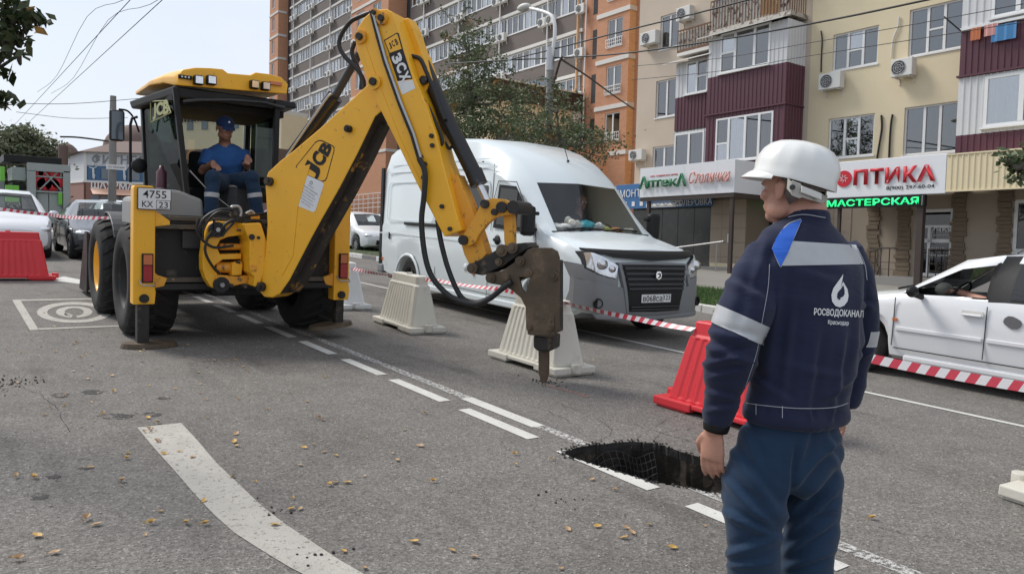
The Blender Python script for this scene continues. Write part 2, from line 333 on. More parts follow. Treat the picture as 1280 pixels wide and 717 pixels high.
MT['soil'] = pbr('dark_wet_soil', (0.032, 0.025, 0.018), 0.95, var=0.5, scale=12, bump=0.8, bscale=30, dirt=(0.085, 0.064, 0.042), dirt_amt=.4, dirt_scale=7)
MT['crumb'] = pbr('asphalt_crumb', (0.038, 0.034, 0.03), 0.9, var=0.5, scale=40, bump=.5)
MT['kerbgrey'] = pbr('kerb_concrete', (0.20, 0.19, 0.18), 0.85, var=.2, scale=8, bump=.3, dirt=(.12, .11, .10), dirt_amt=.4, dirt_sharp=.2)
MT['kerbwhite'] = pbr('whitewashed_kerb', (0.62, 0.61, 0.58), 0.8, var=.08, scale=8, bump=.3, dirt=(.25, .24, .22), dirt_amt=.38, dirt_scale=6)
MT['grass'] = pbr('grass_blades', (0.075, 0.15, 0.028), 0.7, var=0.45, scale=4)
MT['turf'] = pbr('turf_soil', (0.05, 0.065, 0.025), 0.9, var=.4, scale=15, bump=.4)
# outline of the sinkhole rim, on the road plane
_rim_px = [(706, 566), (716, 560), (735, 556), (758, 554), (782, 551.5), (800, 552), (818, 553.5), (836, 559), (858, 566), (880, 572), (905, 581), (925, 592), (930, 603), (915, 612), (897, 615.5), (872, 612), (848, 607), (822, 603), (798, 597), (775, 590), (750, 583), (728, 576), (713, 571)]
_rim = [onG(a, b) for a, b in _rim_px]
def _jag(loop, sub, amp, seed):
    rnd = random.Random(seed); out = []
    k = len(loop)
    for i in range(k):
        a, b, c, d = loop[i - 1], loop[i], loop[(i + 1) % k], loop[(i + 2) % k]
        for j in range(sub):
            t = j / sub; p = 0.5 * ((2 * b) + (c - a) * t + (2 * a - 5 * b + 4 * c - d) * t * t + (3 * b - a - 3 * c + d) * t ** 3)
            out.append(Vector((p.x + rnd.uniform(-amp, amp), p.y + rnd.uniform(-amp, amp), 0)))
    return out
rim = _jag(_rim, 7, 0.013, 3)
RIM = rim
rc = sum(rim, Vector()) / len(rim)
bm = bmesh.new()
outer = [(-700, -300), (-60, -300), (60, -300), (60, 10.74), (60, 10.7401 + 0.0), (-700, 10.74)]
outer = [(-700, -300), (60, -300), (60, 10.74), (-700, 10.74)]
ov = [bm.verts.new((x, y, 0)) for x, y in outer]; iv = [bm.verts.new(p) for p in rim]
ed = [bm.edges.new((ov[i], ov[(i + 1) % 4])) for i in range(4)] + [bm.edges.new((iv[i], iv[(i + 1) % len(iv)])) for i in range(len(iv))]
bmesh.ops.triangle_fill(bm, use_beauty=True, use_dissolve=False, edges=ed, normal=(0, 0, 1))
for f in bm.faces:
    if f.normal.z < 0: f.normal_flip()
me = bpy.data.meshes.new('road'); bm.to_mesh(me); bm.free(); me.materials.append(MT['asphalt'])
tag(link('road', me), kind='structure')
# the pit: a broken asphalt lip, then dark soil undercut below it
from mathutils import noise as mnoise
n_ = len(rim); rnd = random.Random(5); rg = []
for i in range(26):
    z = -.02 * i if i < 4 else -.06 - .052 * (i - 3); k = 1.0 + (.13 * math.sin(min(1, -z / .5) * 1.57) if z > -.75 else .13 - (-z - .75) * 1.9)
    row = []
    for p in rim:
        d = p - rc; q = mnoise.noise(Vector((d.x * 7, d.y * 7, z * 9))) * .10 + mnoise.noise(Vector((d.x * 22, d.y * 22, z * 26))) * .045
        row.append(rc + d * (max(.05, k) + (q if i > 3 else q * .25 if i else 0)) + Vector((0, 0, z)))
    rg.append(row)
mb = MB(); mb.rings(list(reversed(rg[3:])), 1, True, True, False); mb.rings(list(reversed(rg[:4])), 0, False, True, False)
mb.add(rg[-1], [tuple(range(n_))], 1)
tag(mb.build('sinkhole', [MT['crumb'], MT['soil']]), kind='structure')
mb = MB()                                    # rubble at the bottom and stuck in the walls
for i in range(260):
    a = rnd.uniform(0, 6.28); k = rnd.uniform(0, .95) ** .5; p = rim[int(a / 6.28 * n_) % n_]; q = rc + (p - rc) * k * 1.02; s = rnd.uniform(.012, .05)
    mb.sphere((q.x, q.y, -1.1 + .45 * k ** 3 + s), (s * rnd.uniform(.7, 1.4), s, s * .8), 0, 5, 4)
tag(mb.build('rubble', MT['soil']), kind='stuff')
mb = MB()                                    # black geogrid hanging from the lip
nf = [onG(*q) for q in ((722, 558), (736, 555.5), (758, 554), (782, 552), (800, 552.5), (818, 554))]; nf = spline(nf, 3); ga = nf[0]
gp = lambda i, t: nf[i] + (rc - nf[i]) * (.09 + .16 * t + .035 * math.sin(i * .9 + t * 5)) + Vector((.05 * math.sin(t * 4), 0, -.07 - .46 * t - .03 * math.sin(i * .7)))
for i in range(len(nf)): mb.tube([gp(i, t / 6) for t in range(7)], .0022, 4)
for j in range(12): mb.tube([gp(i, j / 11) for i in range(len(nf))], .0022, 4)
tag(own(mb.build('ground_net', MT['dgrey']), ga), 'dark square-mesh ground net hanging torn inside the sinkhole', 'net')
mb = MB()                                    # loose crumbs of asphalt along the rim and under the chisel
for i in range(260):
    j = rnd.randrange(n_); p = rc + (rim[j] - rc) * (1.0 + abs(rnd.gauss(0, .05))); s = rnd.uniform(.003, .009)
    mb.sphere((p.x, p.y, s * .6), (s * rnd.uniform(.8, 1.6), s, s * .8), 0, 5, 3)
for c, sp, k in ((onG(680, 477), .10, 40), (onG(693, 620), .09, 14), (onG(20, 478), .16, 60), (onG(400, 690), .1, 9), (onG(340, 640), .1, 8)):
    for i in range(k): s = rnd.uniform(.003, .009); mb.sphere((c.x + rnd.gauss(0, sp), c.y + rnd.gauss(0, sp * .6), s * .6), (s * 1.3, s, s * .8), 0, 5, 3)
tag(mb.build('loose_crumbs', MT['crumb']), kind='stuff')
pale = pbr('pale_stone_chip', (0.42, 0.40, 0.36), .8, var=.3, scale=80)
mb = MB()
for i in range(1500):
    x = rnd.uniform(-13, -1.2); y = rnd.uniform(.2, 6.8); s = rnd.uniform(.0025, .0065)
    if (Vector((x, y, 0)) - rc).length < .75: continue
    mb.sphere((x, y, s * .5), (s * rnd.uniform(.8, 1.8), s, s * .7), 0, 4, 3)
tag(mb.build('grit', pale), kind='stuff')

# painted markings, each a sheet 4 mm above the asphalt
def quad_strip(mb, L, Rr, z=.004, m=0):
    k = len(L); mb.add([(p.x, p.y, z) for p in L] + [(p.x, p.y, z) for p in Rr], [(i, i + 1, k + i + 1, k + i) for i in range(k - 1)], m)
wp = roadpaint('road_paint_white', (0.60, 0.59, 0.55), .24, 34); wp2 = roadpaint('road_paint_worn', (0.56, 0.55, 0.52), .50, 34); wp3 = roadpaint('road_paint_grey', (0.44, 0.415, 0.37), .30, 30); op = roadpaint('orange_spray_paint', (0.52, 0.22, 0.14), .50, 30)
def inside(x, y):
    c = False; j = n_ - 1
    for i in range(n_):
        a, b = rim[i], rim[j]
        if (a.y > y) != (b.y > y) and x < (b.x - a.x) * (y - a.y) / (b.y - a.y) + a.x: c = not c
        j = i
    return c
def clipped(mb, x0, x1, y0, y1, step=.012):
    """a painted rectangle, left out where the road has fallen in"""
    if x1 < -3.95 or x0 > -2.6: mb.add([(x0, y0, .004), (x1, y0, .004), (x1, y1, .004), (x0, y1, .004)], [(0, 1, 2, 3)]); return
    nx = max(1, int((x1 - x0) / step)); ny = max(1, int((y1 - y0) / step))
    for i in range(nx):
        for j in range(ny):
            a, b = x0 + (x1 - x0) * i / nx, x0 + (x1 - x0) * (i + 1) / nx; c, d = y0 + (y1 - y0) * j / ny, y0 + (y1 - y0) * (j + 1) / ny
            if any(inside(p, q) for p in (a, b) for q in (c, d)): continue
            mb.add([(a, c, .004), (b, c, .004), (b, d, .004), (a, d, .004)], [(0, 1, 2, 3)])
mb = MB()
for a, b in ((-8.25, -7.40), (-7.1, -6.28), (-6.06, -5.18), (-4.90, -4.03), (-3.73, -2.93), (-2.66, -1.8), (-1.55, -.7), (-.4, .5), (.8, 1.6)): clipped(mb, a, b, 3.10, 3.205)
for i in range(1, 14): clipped(mb, -8.25 - i * 1.16, -8.25 - i * 1.16 + .86, 3.10, 3.205)
tag(mb.build('dashed_line', wp), kind='structure')
mb = MB(); clipped(mb, -24, -5.2, 3.33, 3.425); clipped(mb, -4.25, 4, 3.33, 3.425)
tag(mb.build('solid_line', wp2), kind='structure')
mb = MB(); clipped(mb, -5.2, -4.25, 3.31, 3.425); clipped(mb, -60, 8, 6.93, 7.0)
tag(mb.build('lane_line', wp), kind='structure')
L = [(40, 85), (110, 170), (200, 270), (290, 375), (370, 460), (460, 540), (560, 605), (700, 690), (860, 772), (1080, 880)]
Rr_ = [(230, 65), (300, 140), (385, 240), (480, 330), (580, 425), (680, 503), (790, 575), (910, 655), (1060, 742), (1260, 850)]
cv = lambda q: [onG(160 + a / 3.463, 510 + b / 3.463) for a, b in q]
mb = MB(); quad_strip(mb, cv(L), cv(Rr_)); tag(mb.build('curved_marking', wp3), kind='structure')
z8 = lambda a, b: onG(a / 7.97, 340 + b / 7.97)
mb = MB()
for q in ([(120, 278), (200, 276), (385, 575), (300, 582)], [(200, 276), (1150, 258), (1160, 268), (207, 289)], [(372, 562), (1400, 524), (1420, 534), (385, 576)], [(1150, 258), (1190, 258), (1420, 524), (1360, 528)]):
    mb.add([Vector((p.x, p.y, .004)) for p in (z8(*c) for c in q)], [(0, 1, 2, 3)])
def ringpx(mb, cx, cy, ax, ay, bx, by, a0=0, a1=360, n=40):
    A_ = [z8(cx + ax * math.cos(R_(a0 + (a1 - a0) * i / n)), cy + ay * math.sin(R_(a0 + (a1 - a0) * i / n))) for i in range(n + 1)]
    B_ = [z8(cx + bx * math.cos(R_(a0 + (a1 - a0) * i / n)), cy + by * math.sin(R_(a0 + (a1 - a0) * i / n))) for i in range(n + 1)]
    quad_strip(mb, A_, B_)
ringpx(mb, 740, 403, 372, 104, 270, 76); ringpx(mb, 740, 399, 182, 57, 95, 38, 100, 440)
ringpx(mb, 700, 418, 60, 18, 10, 4, 60, 200)
tag(mb.build('square_marking', wp3), kind='structure')
mb = MB(); mb.add([Vector((p.x, p.y, .004)) for p in (onG(60, 350), onG(80, 345.5), onG(125, 354.5), onG(125, 358), onG(80, 352.5))], [(0, 1, 2, 3, 4)])
mb.add([Vector((p.x, p.y, .004)) for p in (onG(60, 287), onG(64, 287), onG(118, 310), onG(112, 310))], [(0, 1, 2, 3)])
tag(mb.build('give_way_marking', wp), kind='structure')
mb = MB(); q = spline([onG(683, 481), onG(700, 486), onG(716, 490), onG(736, 496)], 4); quad_strip(mb, [p + Vector((0, .012, 0)) for p in q], [p - Vector((0, .012, 0)) for p in q]); tag(mb.build('orange_spray_mark', op), kind='structure')
# cracks
crk = pbr('crack_dark', (0.03, 0.028, 0.026), .95, var=.2)  # even dark tone for the thin crack strips
mb = MB()
def crack(pts, w, seed):
    r = random.Random(seed); P = spline([onG(*p) for p in pts], 10); L = []; Q = []
    for i, p in enumerate(P):
        j = Vector((r.uniform(-.011, .011), r.uniform(-.011, .011), 0)); k = w * r.uniform(.1, .7); L.append(p + j + Vector((k, k, 0))); Q.append(p + j - Vector((k, k, 0)))
    quad_strip(mb, L, Q, .0025)
for k, (p, w) in enumerate([([(700, 505), (740, 520), (790, 530), (850, 548), (905, 562)], .004), ([(745, 552), (765, 540), (750, 525)], .003), ([(815, 552), (830, 540), (870, 535)], .003), ([(1080, 655), (1140, 668), (1200, 674), (1262, 682)], .004), ([(640, 500), (700, 520), (730, 545)], .003), ([(560, 450), (600, 470), (640, 478)], .003), ([(20, 480), (60, 500), (90, 540)], .004), ([(790, 560), (800, 545), (845, 520), (880, 518)], .002)]): crack(p, w, k)
tag(mb.build('road_crack', crk), kind='structure')
# damp stains
stn = roadpaint('damp_stain', (0.045, 0.042, 0.04), .52, 9)
mb = MB()
for (x, y, a, b) in ((145, 520, 22, 4), (78, 494, 14, 3), (115, 490, 14, 3), (190, 518, 12, 3), (107, 575, 10, 2.4), (67, 595, 10, 4), (45, 620, 16, 5), (104, 586, 8, 2), (205, 498, 9, 2), (300, 620, 14, 3)):
    mb.add([Vector((p.x, p.y, .002)) for p in (onG(x + a * math.cos(t * .45) * (1 + .2 * math.sin(t * 3)), y + b * math.sin(t * .45)) for t in range(14))], [tuple(range(14))])
tag(mb.build('damp_stain', stn), kind='structure')

# kerb, verge and pavement on the shop side
kb = bpy.data.objects.new('kerb', None); COL.objects.link(kb); tag(kb, kind='structure')
mbk = MB().box((0.006, 0, -.05), (.994, .15, .13)); st0 = mbk.build('kerb_stone', MT['kerbgrey'], kb, bevel=.015); st0.location = (-40, 10.74, 0)
st1 = link('kerb_stone', st0.data.copy(), kb, .015); st1.data.materials.clear(); st1.data.materials.append(MT['kerbwhite']); st1.location = (-39, 10.74, 0)
for i in range(2, 48):
    x = -40 + i; o = (st1 if (x % 3 != 1) else st0).copy(); COL.objects.link(o); o.parent = kb; o.location = (x, 10.74 + rnd.uniform(-.006, .006), rnd.uniform(-.006, .006))
mb = MB().box((-700, 10.885, -.3), (60, 14.3, .105)); tag(mb.build('verge', MT['turf']), kind='structure')
mb = MB().box((-700, 14.302, -.3), (60, 80, .112)); tag(mb.build('pavement', MT['paving']), kind='structure')
mb = MB()
for i in range(26000):
    x = rnd.uniform(-17, -4) if i < 23000 else rnd.uniform(-30, 6); y = rnd.uniform(10.9, 14.28); h = rnd.uniform(.05, .12); a = rnd.uniform(0, 6.28); w = .006; l = rnd.uniform(.01, .05)
    mb.add([(x - w * math.cos(a), y - w * math.sin(a), .10), (x + w * math.cos(a), y + w * math.sin(a), .10), (x + l * math.sin(a), y + l * math.cos(a), .10 + h)], [(0, 1, 2)])
tag(mb.build('grass', MT['grass']), kind='stuff')

# fallen leaves, one by one
lm = [pbr('fallen_leaf_gold', (0.50, 0.30, 0.07), .6, var=.3, scale=30), pbr('fallen_leaf_tan', (0.42, 0.27, 0.14), .6, var=.3, scale=30), pbr('fallen_leaf_pale', (0.52, 0.47, 0.38), .6, var=.2, scale=30), pbr('fallen_leaf_brown', (0.14, 0.08, 0.045), .7, var=.3, scale=30)]
def leaf_mesh(m, curl):
    pr = [(0, 0), (.18, .2), (.32, .48), (.24, .8), (0, 1.05), (-.24, .8), (-.32, .48), (-.18, .2)]
    vs = [(x, y - .5, .05 + curl * (x * x * 3 + (y - .5) ** 2)) for x, y in pr] + [(0, .02, .02), (0, -.8, .1), (.03, -.8, .1), (.03, -.5, .05)]
    me = bpy.data.meshes.new('fallen_leaf'); me.from_pydata(vs, [], [(i, (i + 1) % 8, 8) for i in range(8)] + [(0, 9, 10, 11)]); me.materials.append(m); return me
lms = [leaf_mesh(m, c) for m in lm for c in (.4, 1.1)]
spots = [(20, 597), (42, 598), (68, 692), (22, 700), (47, 671), (160, 567), (140, 470), (113, 585), (256, 656), (152, 602), (435, 604), (593, 697), (518, 678), (412, 607), (455, 711), (790, 667), (840, 685), (565, 689), (780, 673), (1090, 649), (525, 558), (405, 472), (430, 690), (380, 560), (295, 543), (293, 553), (296, 558), (344, 657), (364, 637), (420, 570), (255, 627), (120, 657), (107, 650), (232, 655), (185, 523), (196, 553), (205, 568), (290, 597), (740, 600), (690, 575), (200, 640), (188, 655)]
lg = 'leaves fallen on the asphalt'; lc_ = ['gold', 'gold', 'tan', 'tan', 'pale', 'pale', 'brown', 'brown']
def put_leaf(p, k, s):
    o = bpy.data.objects.new('fallen_leaf', lms[k]); COL.objects.link(o); o.location = (p.x, p.y, .006); o.rotation_euler = (rnd.uniform(-.25, .25), rnd.uniform(-.25, .25), rnd.uniform(0, 6.28)); o.scale = (s, s, s)
    zn = 'in front of the left stabiliser foot' if p.x < -6.4 and p.y < 2.4 else 'left of the curved white marking' if p.y < 1.0 + (p.x + 5.4) * .1 else 'between the curved marking and the dashed line' if p.y < 3.1 else 'beyond the double line near the barriers'
    tag(o, ('curled ' if k % 2 else 'flat ') + lc_[k] + (' big' if s > .04 else ' small') + ' dry leaf lying ' + zn, 'leaf', lg)
for a, b in spots: put_leaf(onG(a, b), rnd.choice([0, 0, 1, 2, 3]), rnd.uniform(.03, .055))
for i in range(120):
    u = rnd.random(); x, y = (rnd.gauss(-7.8, 1.7), rnd.uniform(.4, 2.2)) if u < .6 else (rnd.uniform(-6, -2.2), rnd.uniform(.6, 3.0)) if u < .9 else (rnd.uniform(-12, -3), rnd.uniform(3.5, 6.8))
    if inside(x, y): continue
    put_leaf(Vector((x, y, 0)), rnd.choice([0, 1, 2, 2, 2, 3]), rnd.uniform(.022, .045))
# ------------------------------------------------------------------ buildings (authored level, then leaned into the road's frame)
def fine(name, col, rough=.85, var=.07, lines=None, dirt=None, amt=.3, brick=None):
    """wall material; lines: (spacing, depth) of fine vertical relief; brick: mortar colour"""
    m, n, l, b = new_mat(name); t = n.new('ShaderNodeTexCoord'); src = t.outputs['Object']
    a = n.new('ShaderNodeTexNoise'); a.inputs['Scale'].default_value = .8; a.inputs['Detail'].default_value = 8; a.inputs['Roughness'].default_value = .65; l.new(src, a.inputs['Vector'])
    x = n.new('ShaderNodeMix'); x.data_type = 'RGBA'; x.inputs['A'].default_value = rgba(col, 1 - var * 1.6); x.inputs['B'].default_value = rgba(col, 1 + var * 1.6); l.new(a.outputs['Fac'], x.inputs['Factor']); out = x.outputs['Result']
    if brick:
        mp = n.new('ShaderNodeMapping'); mp.inputs['Rotation'].default_value = (R_(90), 0, 0); l.new(src, mp.inputs['Vector'])
        k = n.new('ShaderNodeTexBrick'); k.inputs['Scale'].default_value = 1; k.inputs['Brick Width'].default_value = .27; k.inputs['Row Height'].default_value = .09; k.inputs['Mortar Size'].default_value = .009
        k.inputs['Color1'].default_value = rgba(col, 1.1); k.inputs['Color2'].default_value = rgba(col, .86); k.inputs['Mortar'].default_value = rgba(brick)
        sx = n.new('ShaderNodeSeparateXYZ'); cx = n.new('ShaderNodeCombineXYZ'); ad = n.new('ShaderNodeMath'); l.new(src, sx.inputs[0]); l.new(sx.outputs[0], ad.inputs[0]); l.new(sx.outputs[1], ad.inputs[1]); l.new(ad.outputs[0], cx.inputs[0]); l.new(sx.outputs[2], cx.inputs[1]); l.new(cx.outputs[0], k.inputs['Vector'])
        y = n.new('ShaderNodeMix'); y.data_type = 'RGBA'; y.blend_type = 'MULTIPLY'; y.inputs['Factor'].default_value = .5; l.new(k.outputs['Color'], y.inputs['A']); l.new(a.outputs['Color'], y.inputs['B'])
        l.new(k.outputs['Color'], x.inputs['A']); x.inputs['B'].default_value = rgba(col); x.inputs['Factor'].default_value = .35; 
        for q in list(x.inputs['Factor'].links): l.remove(q)
    if dirt:
        mp = n.new('ShaderNodeMapping'); mp.inputs['Scale'].default_value = (2.2, 2.2, .35); l.new(src, mp.inputs['Vector'])
        d = n.new('ShaderNodeTexNoise'); d.inputs['Scale'].default_value = 1.1; d.inputs['Detail'].default_value = 9; d.inputs['Roughness'].default_value = .7; l.new(mp.outputs[0], d.inputs['Vector'])
        k2 = n.new('ShaderNodeValToRGB'); k2.color_ramp.elements[0].position = .72 - .3 * amt; k2.color_ramp.elements[1].position = .9 - .2 * amt; l.new(d.outputs['Fac'], k2.inputs['Fac'])
        q = n.new('ShaderNodeMix'); q.data_type = 'RGBA'; q.inputs['B'].default_value = rgba(dirt); l.new(out, q.inputs['A']); l.new(k2.outputs['Color'], q.inputs['Factor']); out = q.outputs['Result']
    l.new(out, b.inputs['Base Color']); b.inputs['Roughness'].default_value = rough
    e = n.new('ShaderNodeTexNoise'); e.inputs['Scale'].default_value = 40; e.inputs['Detail'].default_value = 4; l.new(src, e.inputs['Vector'])
    u = n.new('ShaderNodeBump'); u.inputs['Strength'].default_value = .2; u.inputs['Distance'].default_value = .02; l.new(e.outputs['Fac'], u.inputs['Height']); l.new(u.outputs[0], b.inputs['Normal'])
    return m
MT.update(wcream=fine('cream_render', (0.70, 0.60, 0.41), dirt=(0.50, 0.41, 0.27), amt=.35), wtan=fine('tan_render', (0.54, 0.455, 0.36), dirt=(.42, .34, .26), amt=.3),
    wbrick=fine('orange_brick', (0.52, 0.25, 0.14), brick=(.42, .28, .2)), wbrick2=fine('yellow_orange_brick', (0.72, 0.42, 0.20), brick=(.6, .42, .25)),
    wgrey=fine('grey_brown_render', (0.155, 0.13, 0.115), var=.1), ledge=fine('white_ledge', (0.66, 0.64, 0.60), var=.04, dirt=(.4, .38, .34), amt=.3),
    frame_w=pbr('white_window_frame', (0.74, 0.74, 0.73), .4, var=.03), wine=pbr('wine_red_cladding', (0.095, 0.028, 0.042), .45, var=.1, scale=2, dirt=(.14, .06, .075), dirt_amt=.3, dirt_sharp=.3),
    siding=pbr('white_siding', (0.60, 0.60, 0.60), .5, var=.04, scale=3, dirt=(.42, .42, .42), dirt_amt=.35, dirt_sharp=.3), rust=pbr('rusty_rail', (0.16, 0.085, 0.05), .8, var=.5, scale=12, dirt=(.5, .47, .42), dirt_amt=.35, dirt_scale=14),
    oldboard=pbr('peeling_white_board', (0.46, 0.43, 0.38), .8, var=.2, scale=9, dirt=(.10, .06, .045), dirt_amt=.6, dirt_scale=5), plywood=pbr('brown_plywood', (0.33, 0.19, 0.09), .7, var=.3, scale=4),
    tile=fine('beige_facade_tile', (0.33, 0.27, 0.205), .5, var=.08), tile2=fine('dark_beige_tile', (0.21, 0.165, 0.12), .5, var=.08), stone=pbr('rough_facade_stone', (0.19, 0.145, 0.10), .85, var=.35, scale=7, bump=.5, bscale=25),
    awn=pbr('cream_corrugated_sheet', (0.70, 0.60, 0.40), .45, var=.04), signw=pbr('white_sign_face', (0.74, 0.75, 0.77), .35, var=.02), shutter=pbr('dusty_dark_glass_wall', (0.045, 0.048, 0.045), .18, var=.35, scale=1.6, dirt=(.10, .10, .095), dirt_amt=.5, dirt_sharp=.35, spec=.6),
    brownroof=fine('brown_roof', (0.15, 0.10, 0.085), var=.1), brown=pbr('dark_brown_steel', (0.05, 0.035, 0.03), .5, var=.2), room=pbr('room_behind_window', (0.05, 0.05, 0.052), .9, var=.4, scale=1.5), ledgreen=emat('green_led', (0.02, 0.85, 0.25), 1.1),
    bluesign=pbr('blue_sign_face', (0.045, 0.15, 0.34), .4, var=.06), conc=fine('grey_concrete', (0.25, 0.24, 0.225), var=.12, dirt=(.18, .17, .16), amt=.4), podium=pbr('podium_glass', (0.10, 0.125, 0.15), .08, var=.4, scale=.6, spec=.8),
    farblue=pbr('blue_cladding', (0.035, 0.11, 0.22), .5, var=.3, scale=.4), farwhite=fine('pale_cladding', (0.55, 0.56, 0.57)), salmon=pbr('salmon_awning', (0.62, 0.36, 0.25), .6), farbrick=fine('dull_red_brick', (0.26, 0.13, 0.10)))
M_pa, M_pb = M_pane_a, M_pane_b
def bpart(root, name, mb, mats, bevel=0.0, label=None):
    """a part authored in level coordinates, parented under root"""
    X = root.matrix_world.inverted() @ LEVEL
    o = mb.build(name, mats, root, bevel=bevel, xform=X)
    if label: o['label'] = label
    return o
def btext(root, name, body, mat, x, y, z, w, h, face='-y', **k):
    """raised letters on a level facade; x, z their centre"""
    X = frame_m((x, y, z), (1, 0, 0), (0, 0, 1)) if face == '-y' else frame_m((x, y, z), (0, 1, 0), (0, 0, 1))
    return text(name, body, mat, root.matrix_world.inverted() @ LEVEL @ X, w, h, root, **k)
def holed(mb, x0, x1, z0, z1, Y, holes, depth=.12, m=0, back=True):
    """wall sheet facing -y with rectangular openings and their reveals"""
    xs = sorted(set([x0, x1] + [c for h in holes for c in (h[0], h[1]) if x0 < c < x1])); zs = sorted(set([z0, z1] + [c for h in holes for c in (h[2], h[3]) if z0 < c < z1]))
    for i in range(len(xs) - 1):
        for j in range(len(zs) - 1):
            cx, cz = (xs[i] + xs[i + 1]) / 2, (zs[j] + zs[j + 1]) / 2
            if any(h[0] < cx < h[1] and h[2] < cz < h[3] for h in holes): continue
            mb.add([(xs[i], Y, zs[j]), (xs[i + 1], Y, zs[j]), (xs[i + 1], Y, zs[j + 1]), (xs[i], Y, zs[j + 1])], [(0, 1, 2, 3)], m)
    for a, b, c, d in holes:
        mb.add([(a, Y, c), (b, Y, c), (b, Y, d), (a, Y, d), (a, Y + depth, c), (b, Y + depth, c), (b, Y + depth, d), (a, Y + depth, d)], [(0, 4, 5, 1), (1, 5, 6, 2), (2, 6, 7, 3), (3, 7, 4, 0)], m)
def window(root, x0, x1, z0, z1, Y, cols, trans={}, fw=.055, label=None, pm=None, curtain=0, sill=True, depth=.07):
    """one window: frame mesh > a pane for each light. cols: fractions where mullions stand"""
    X = root.matrix_world.inverted() @ LEVEL
    mb = MB(); edges = [x0] + [x0 + (x1 - x0) * c for c in cols] + [x1]
    mb.box((x0, Y, z0), (x0 + fw, Y + depth, z1)).box((x1 - fw, Y, z0), (x1, Y + depth, z1)).box((x0 + fw, Y + .002, z0), (x1 - fw, Y + depth, z0 + fw)).box((x0 + fw, Y + .002, z1 - fw), (x1 - fw, Y + depth, z1))
    for e in edges[1:-1]: mb.box((e - fw * .7, Y - .004, z0 + fw), (e + fw * .7, Y + depth, z1 - fw))
    rects = []
    for i in range(len(edges) - 1):
        a = edges[i] + (fw if i == 0 else fw * .7); b = edges[i + 1] - (fw if i == len(edges) - 2 else fw * .7)
        if i in trans: t = z0 + (z1 - z0) * trans[i]; mb.box((a, Y, t - fw * .5), (b, Y + depth, t + fw * .5)); rects += [(a, b, z0 + fw, t - fw * .5), (a, b, t + fw * .5, z1 - fw)]
        else: rects.append((a, b, z0 + fw, z1 - fw))
    if sill: mb.box((x0 - .05, Y - .09, z0 - .05), (x1 + .05, Y + depth, z0 - .003))
    w = mb.build('window', MT['frame_w'], root, xform=X)
    if label: w['label'] = label
    r = random.Random(int(x0 * 97 + z0 * 31))
    for a, b, c, d in rects:
        p = MB().box((a, Y + .03, c), (b, Y + .045, d)).build('pane', pm or (M_pb if r.random() < .3 else M_pa), w, xform=X)
    if curtain:
        mb = MB(); n = int((x1 - x0) / .05)
        for i in range(n):
            if r.random() < (.35 if curtain == 1 else .1) and 2 < i < n - 3: continue
            a = x0 + (x1 - x0) * i / n; b = a + (x1 - x0) / n; j = .03 * (i % 2); mb.add([(a, Y + .22 + j, z0), (b, Y + .25 - j, z0), (b, Y + .25 - j, z1), (a, Y + .22 + j, z1)], [(0, 1, 2, 3)])
        mb.build('curtain', MT['curtain'], w, xform=X)
    return w
def interior(root, x0, x1, z0, z1, Y):
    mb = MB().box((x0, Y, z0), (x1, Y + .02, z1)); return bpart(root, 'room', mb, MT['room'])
def corrugated(mb, x0, x1, z0, z1, Y, step=.16, dep=.022, m=0, axis='x'):
    """ribbed sheet; axis x faces -y, axis y faces +x"""
    n = max(2, int(abs(x1 - x0) / step)); pr = []
    for i in range(n):
        a = x0 + (x1 - x0) * i / n; s = (x1 - x0) / n; pr += [(a, 0), (a + s * .62, 0), (a + s * .7, dep), (a + s * .92, dep)]
    pr.append((x1, 0))
    f = (lambda u, d, z: (u, Y - d, z)) if axis == 'x' else (lambda u, d, z: (Y + d, u, z))
    for i in range(len(pr) - 1): (a, p), (b, q) = pr[i], pr[i + 1]; mb.add([f(a, p, z0), f(b, q, z0), f(b, q, z1), f(a, p, z1)], [(0, 1, 2, 3)], m)

# ---- the cream and tan apartment building with the shops
FY = 23.5
flat = thing('apartment_building', 'tan and cream rendered apartment building with wine red balconies over the pharmacy and optician', 'building', (-14, FY, 0), level=True)
xL = onW(797, 100, FY)[0]; xM = onW(1012, 100, FY)[0]
def wr(px0, py0, px1, py1, Y=FY):
    a = onW(px0, py0, Y); b = onW(px1, py1, Y); return a[0], b[0], b[1], a[1]
W_tan = [wr(826, 21, 848, 57), wr(820.4, 102, 844.7, 143.7), wr(816, 184, 842, 222), (-19.6, -18.9, 10.0, 11.6)]
W_cr = [wr(1042, 44, 1096.5, 79), wr(1137.5, 13, 1202, 59), wr(1036, 149, 1091, 193.5), wr(1131, 135, 1196, 189)]
W_cr = [(a, b, min(c, d), max(c, d)) for a, b, c, d in W_cr]
W_tan[1] = (W_tan[1][0], W_tan[1][1], W_tan[1][2], W_tan[1][3])
up = [(a, b, c + 2.78 * k, d + 2.78 * k) for (a, b, c, d) in W_tan[:1] + W_cr[:2] for k in (1, 2, 3)]
upt = [h for h in up if h[1] < xM]; upc = [h for h in up if h[0] > xM]
shop_holes = [wr(1148, 262, 1188, 346), wr(1268, 250, 1330, 316)]
mb = MB(); holed(mb, xL, xM, -1.5, 22, FY, W_tan + upt); bpart(flat, 'wall', mb, MT['wtan'], label='tan rendered wall')
mb = MB(); holed(mb, xM, 6, 4.2, 22, FY, W_cr + upc); mb.box((xL + .01, FY + .3, -1.5), (6, FY + 12, 21.9)); mb.add([(xL, FY, -1.5), (xL, FY, 22), (xL, FY + 12, 22), (xL, FY + 12, -1.5)], [(0, 1, 2, 3)])
holed(mb, xM, 6, -1.5, 4.2, FY, shop_holes, m=1)
bpart(flat, 'wall', mb, [MT['wcream'], MT['tile']], label='cream rendered wall')
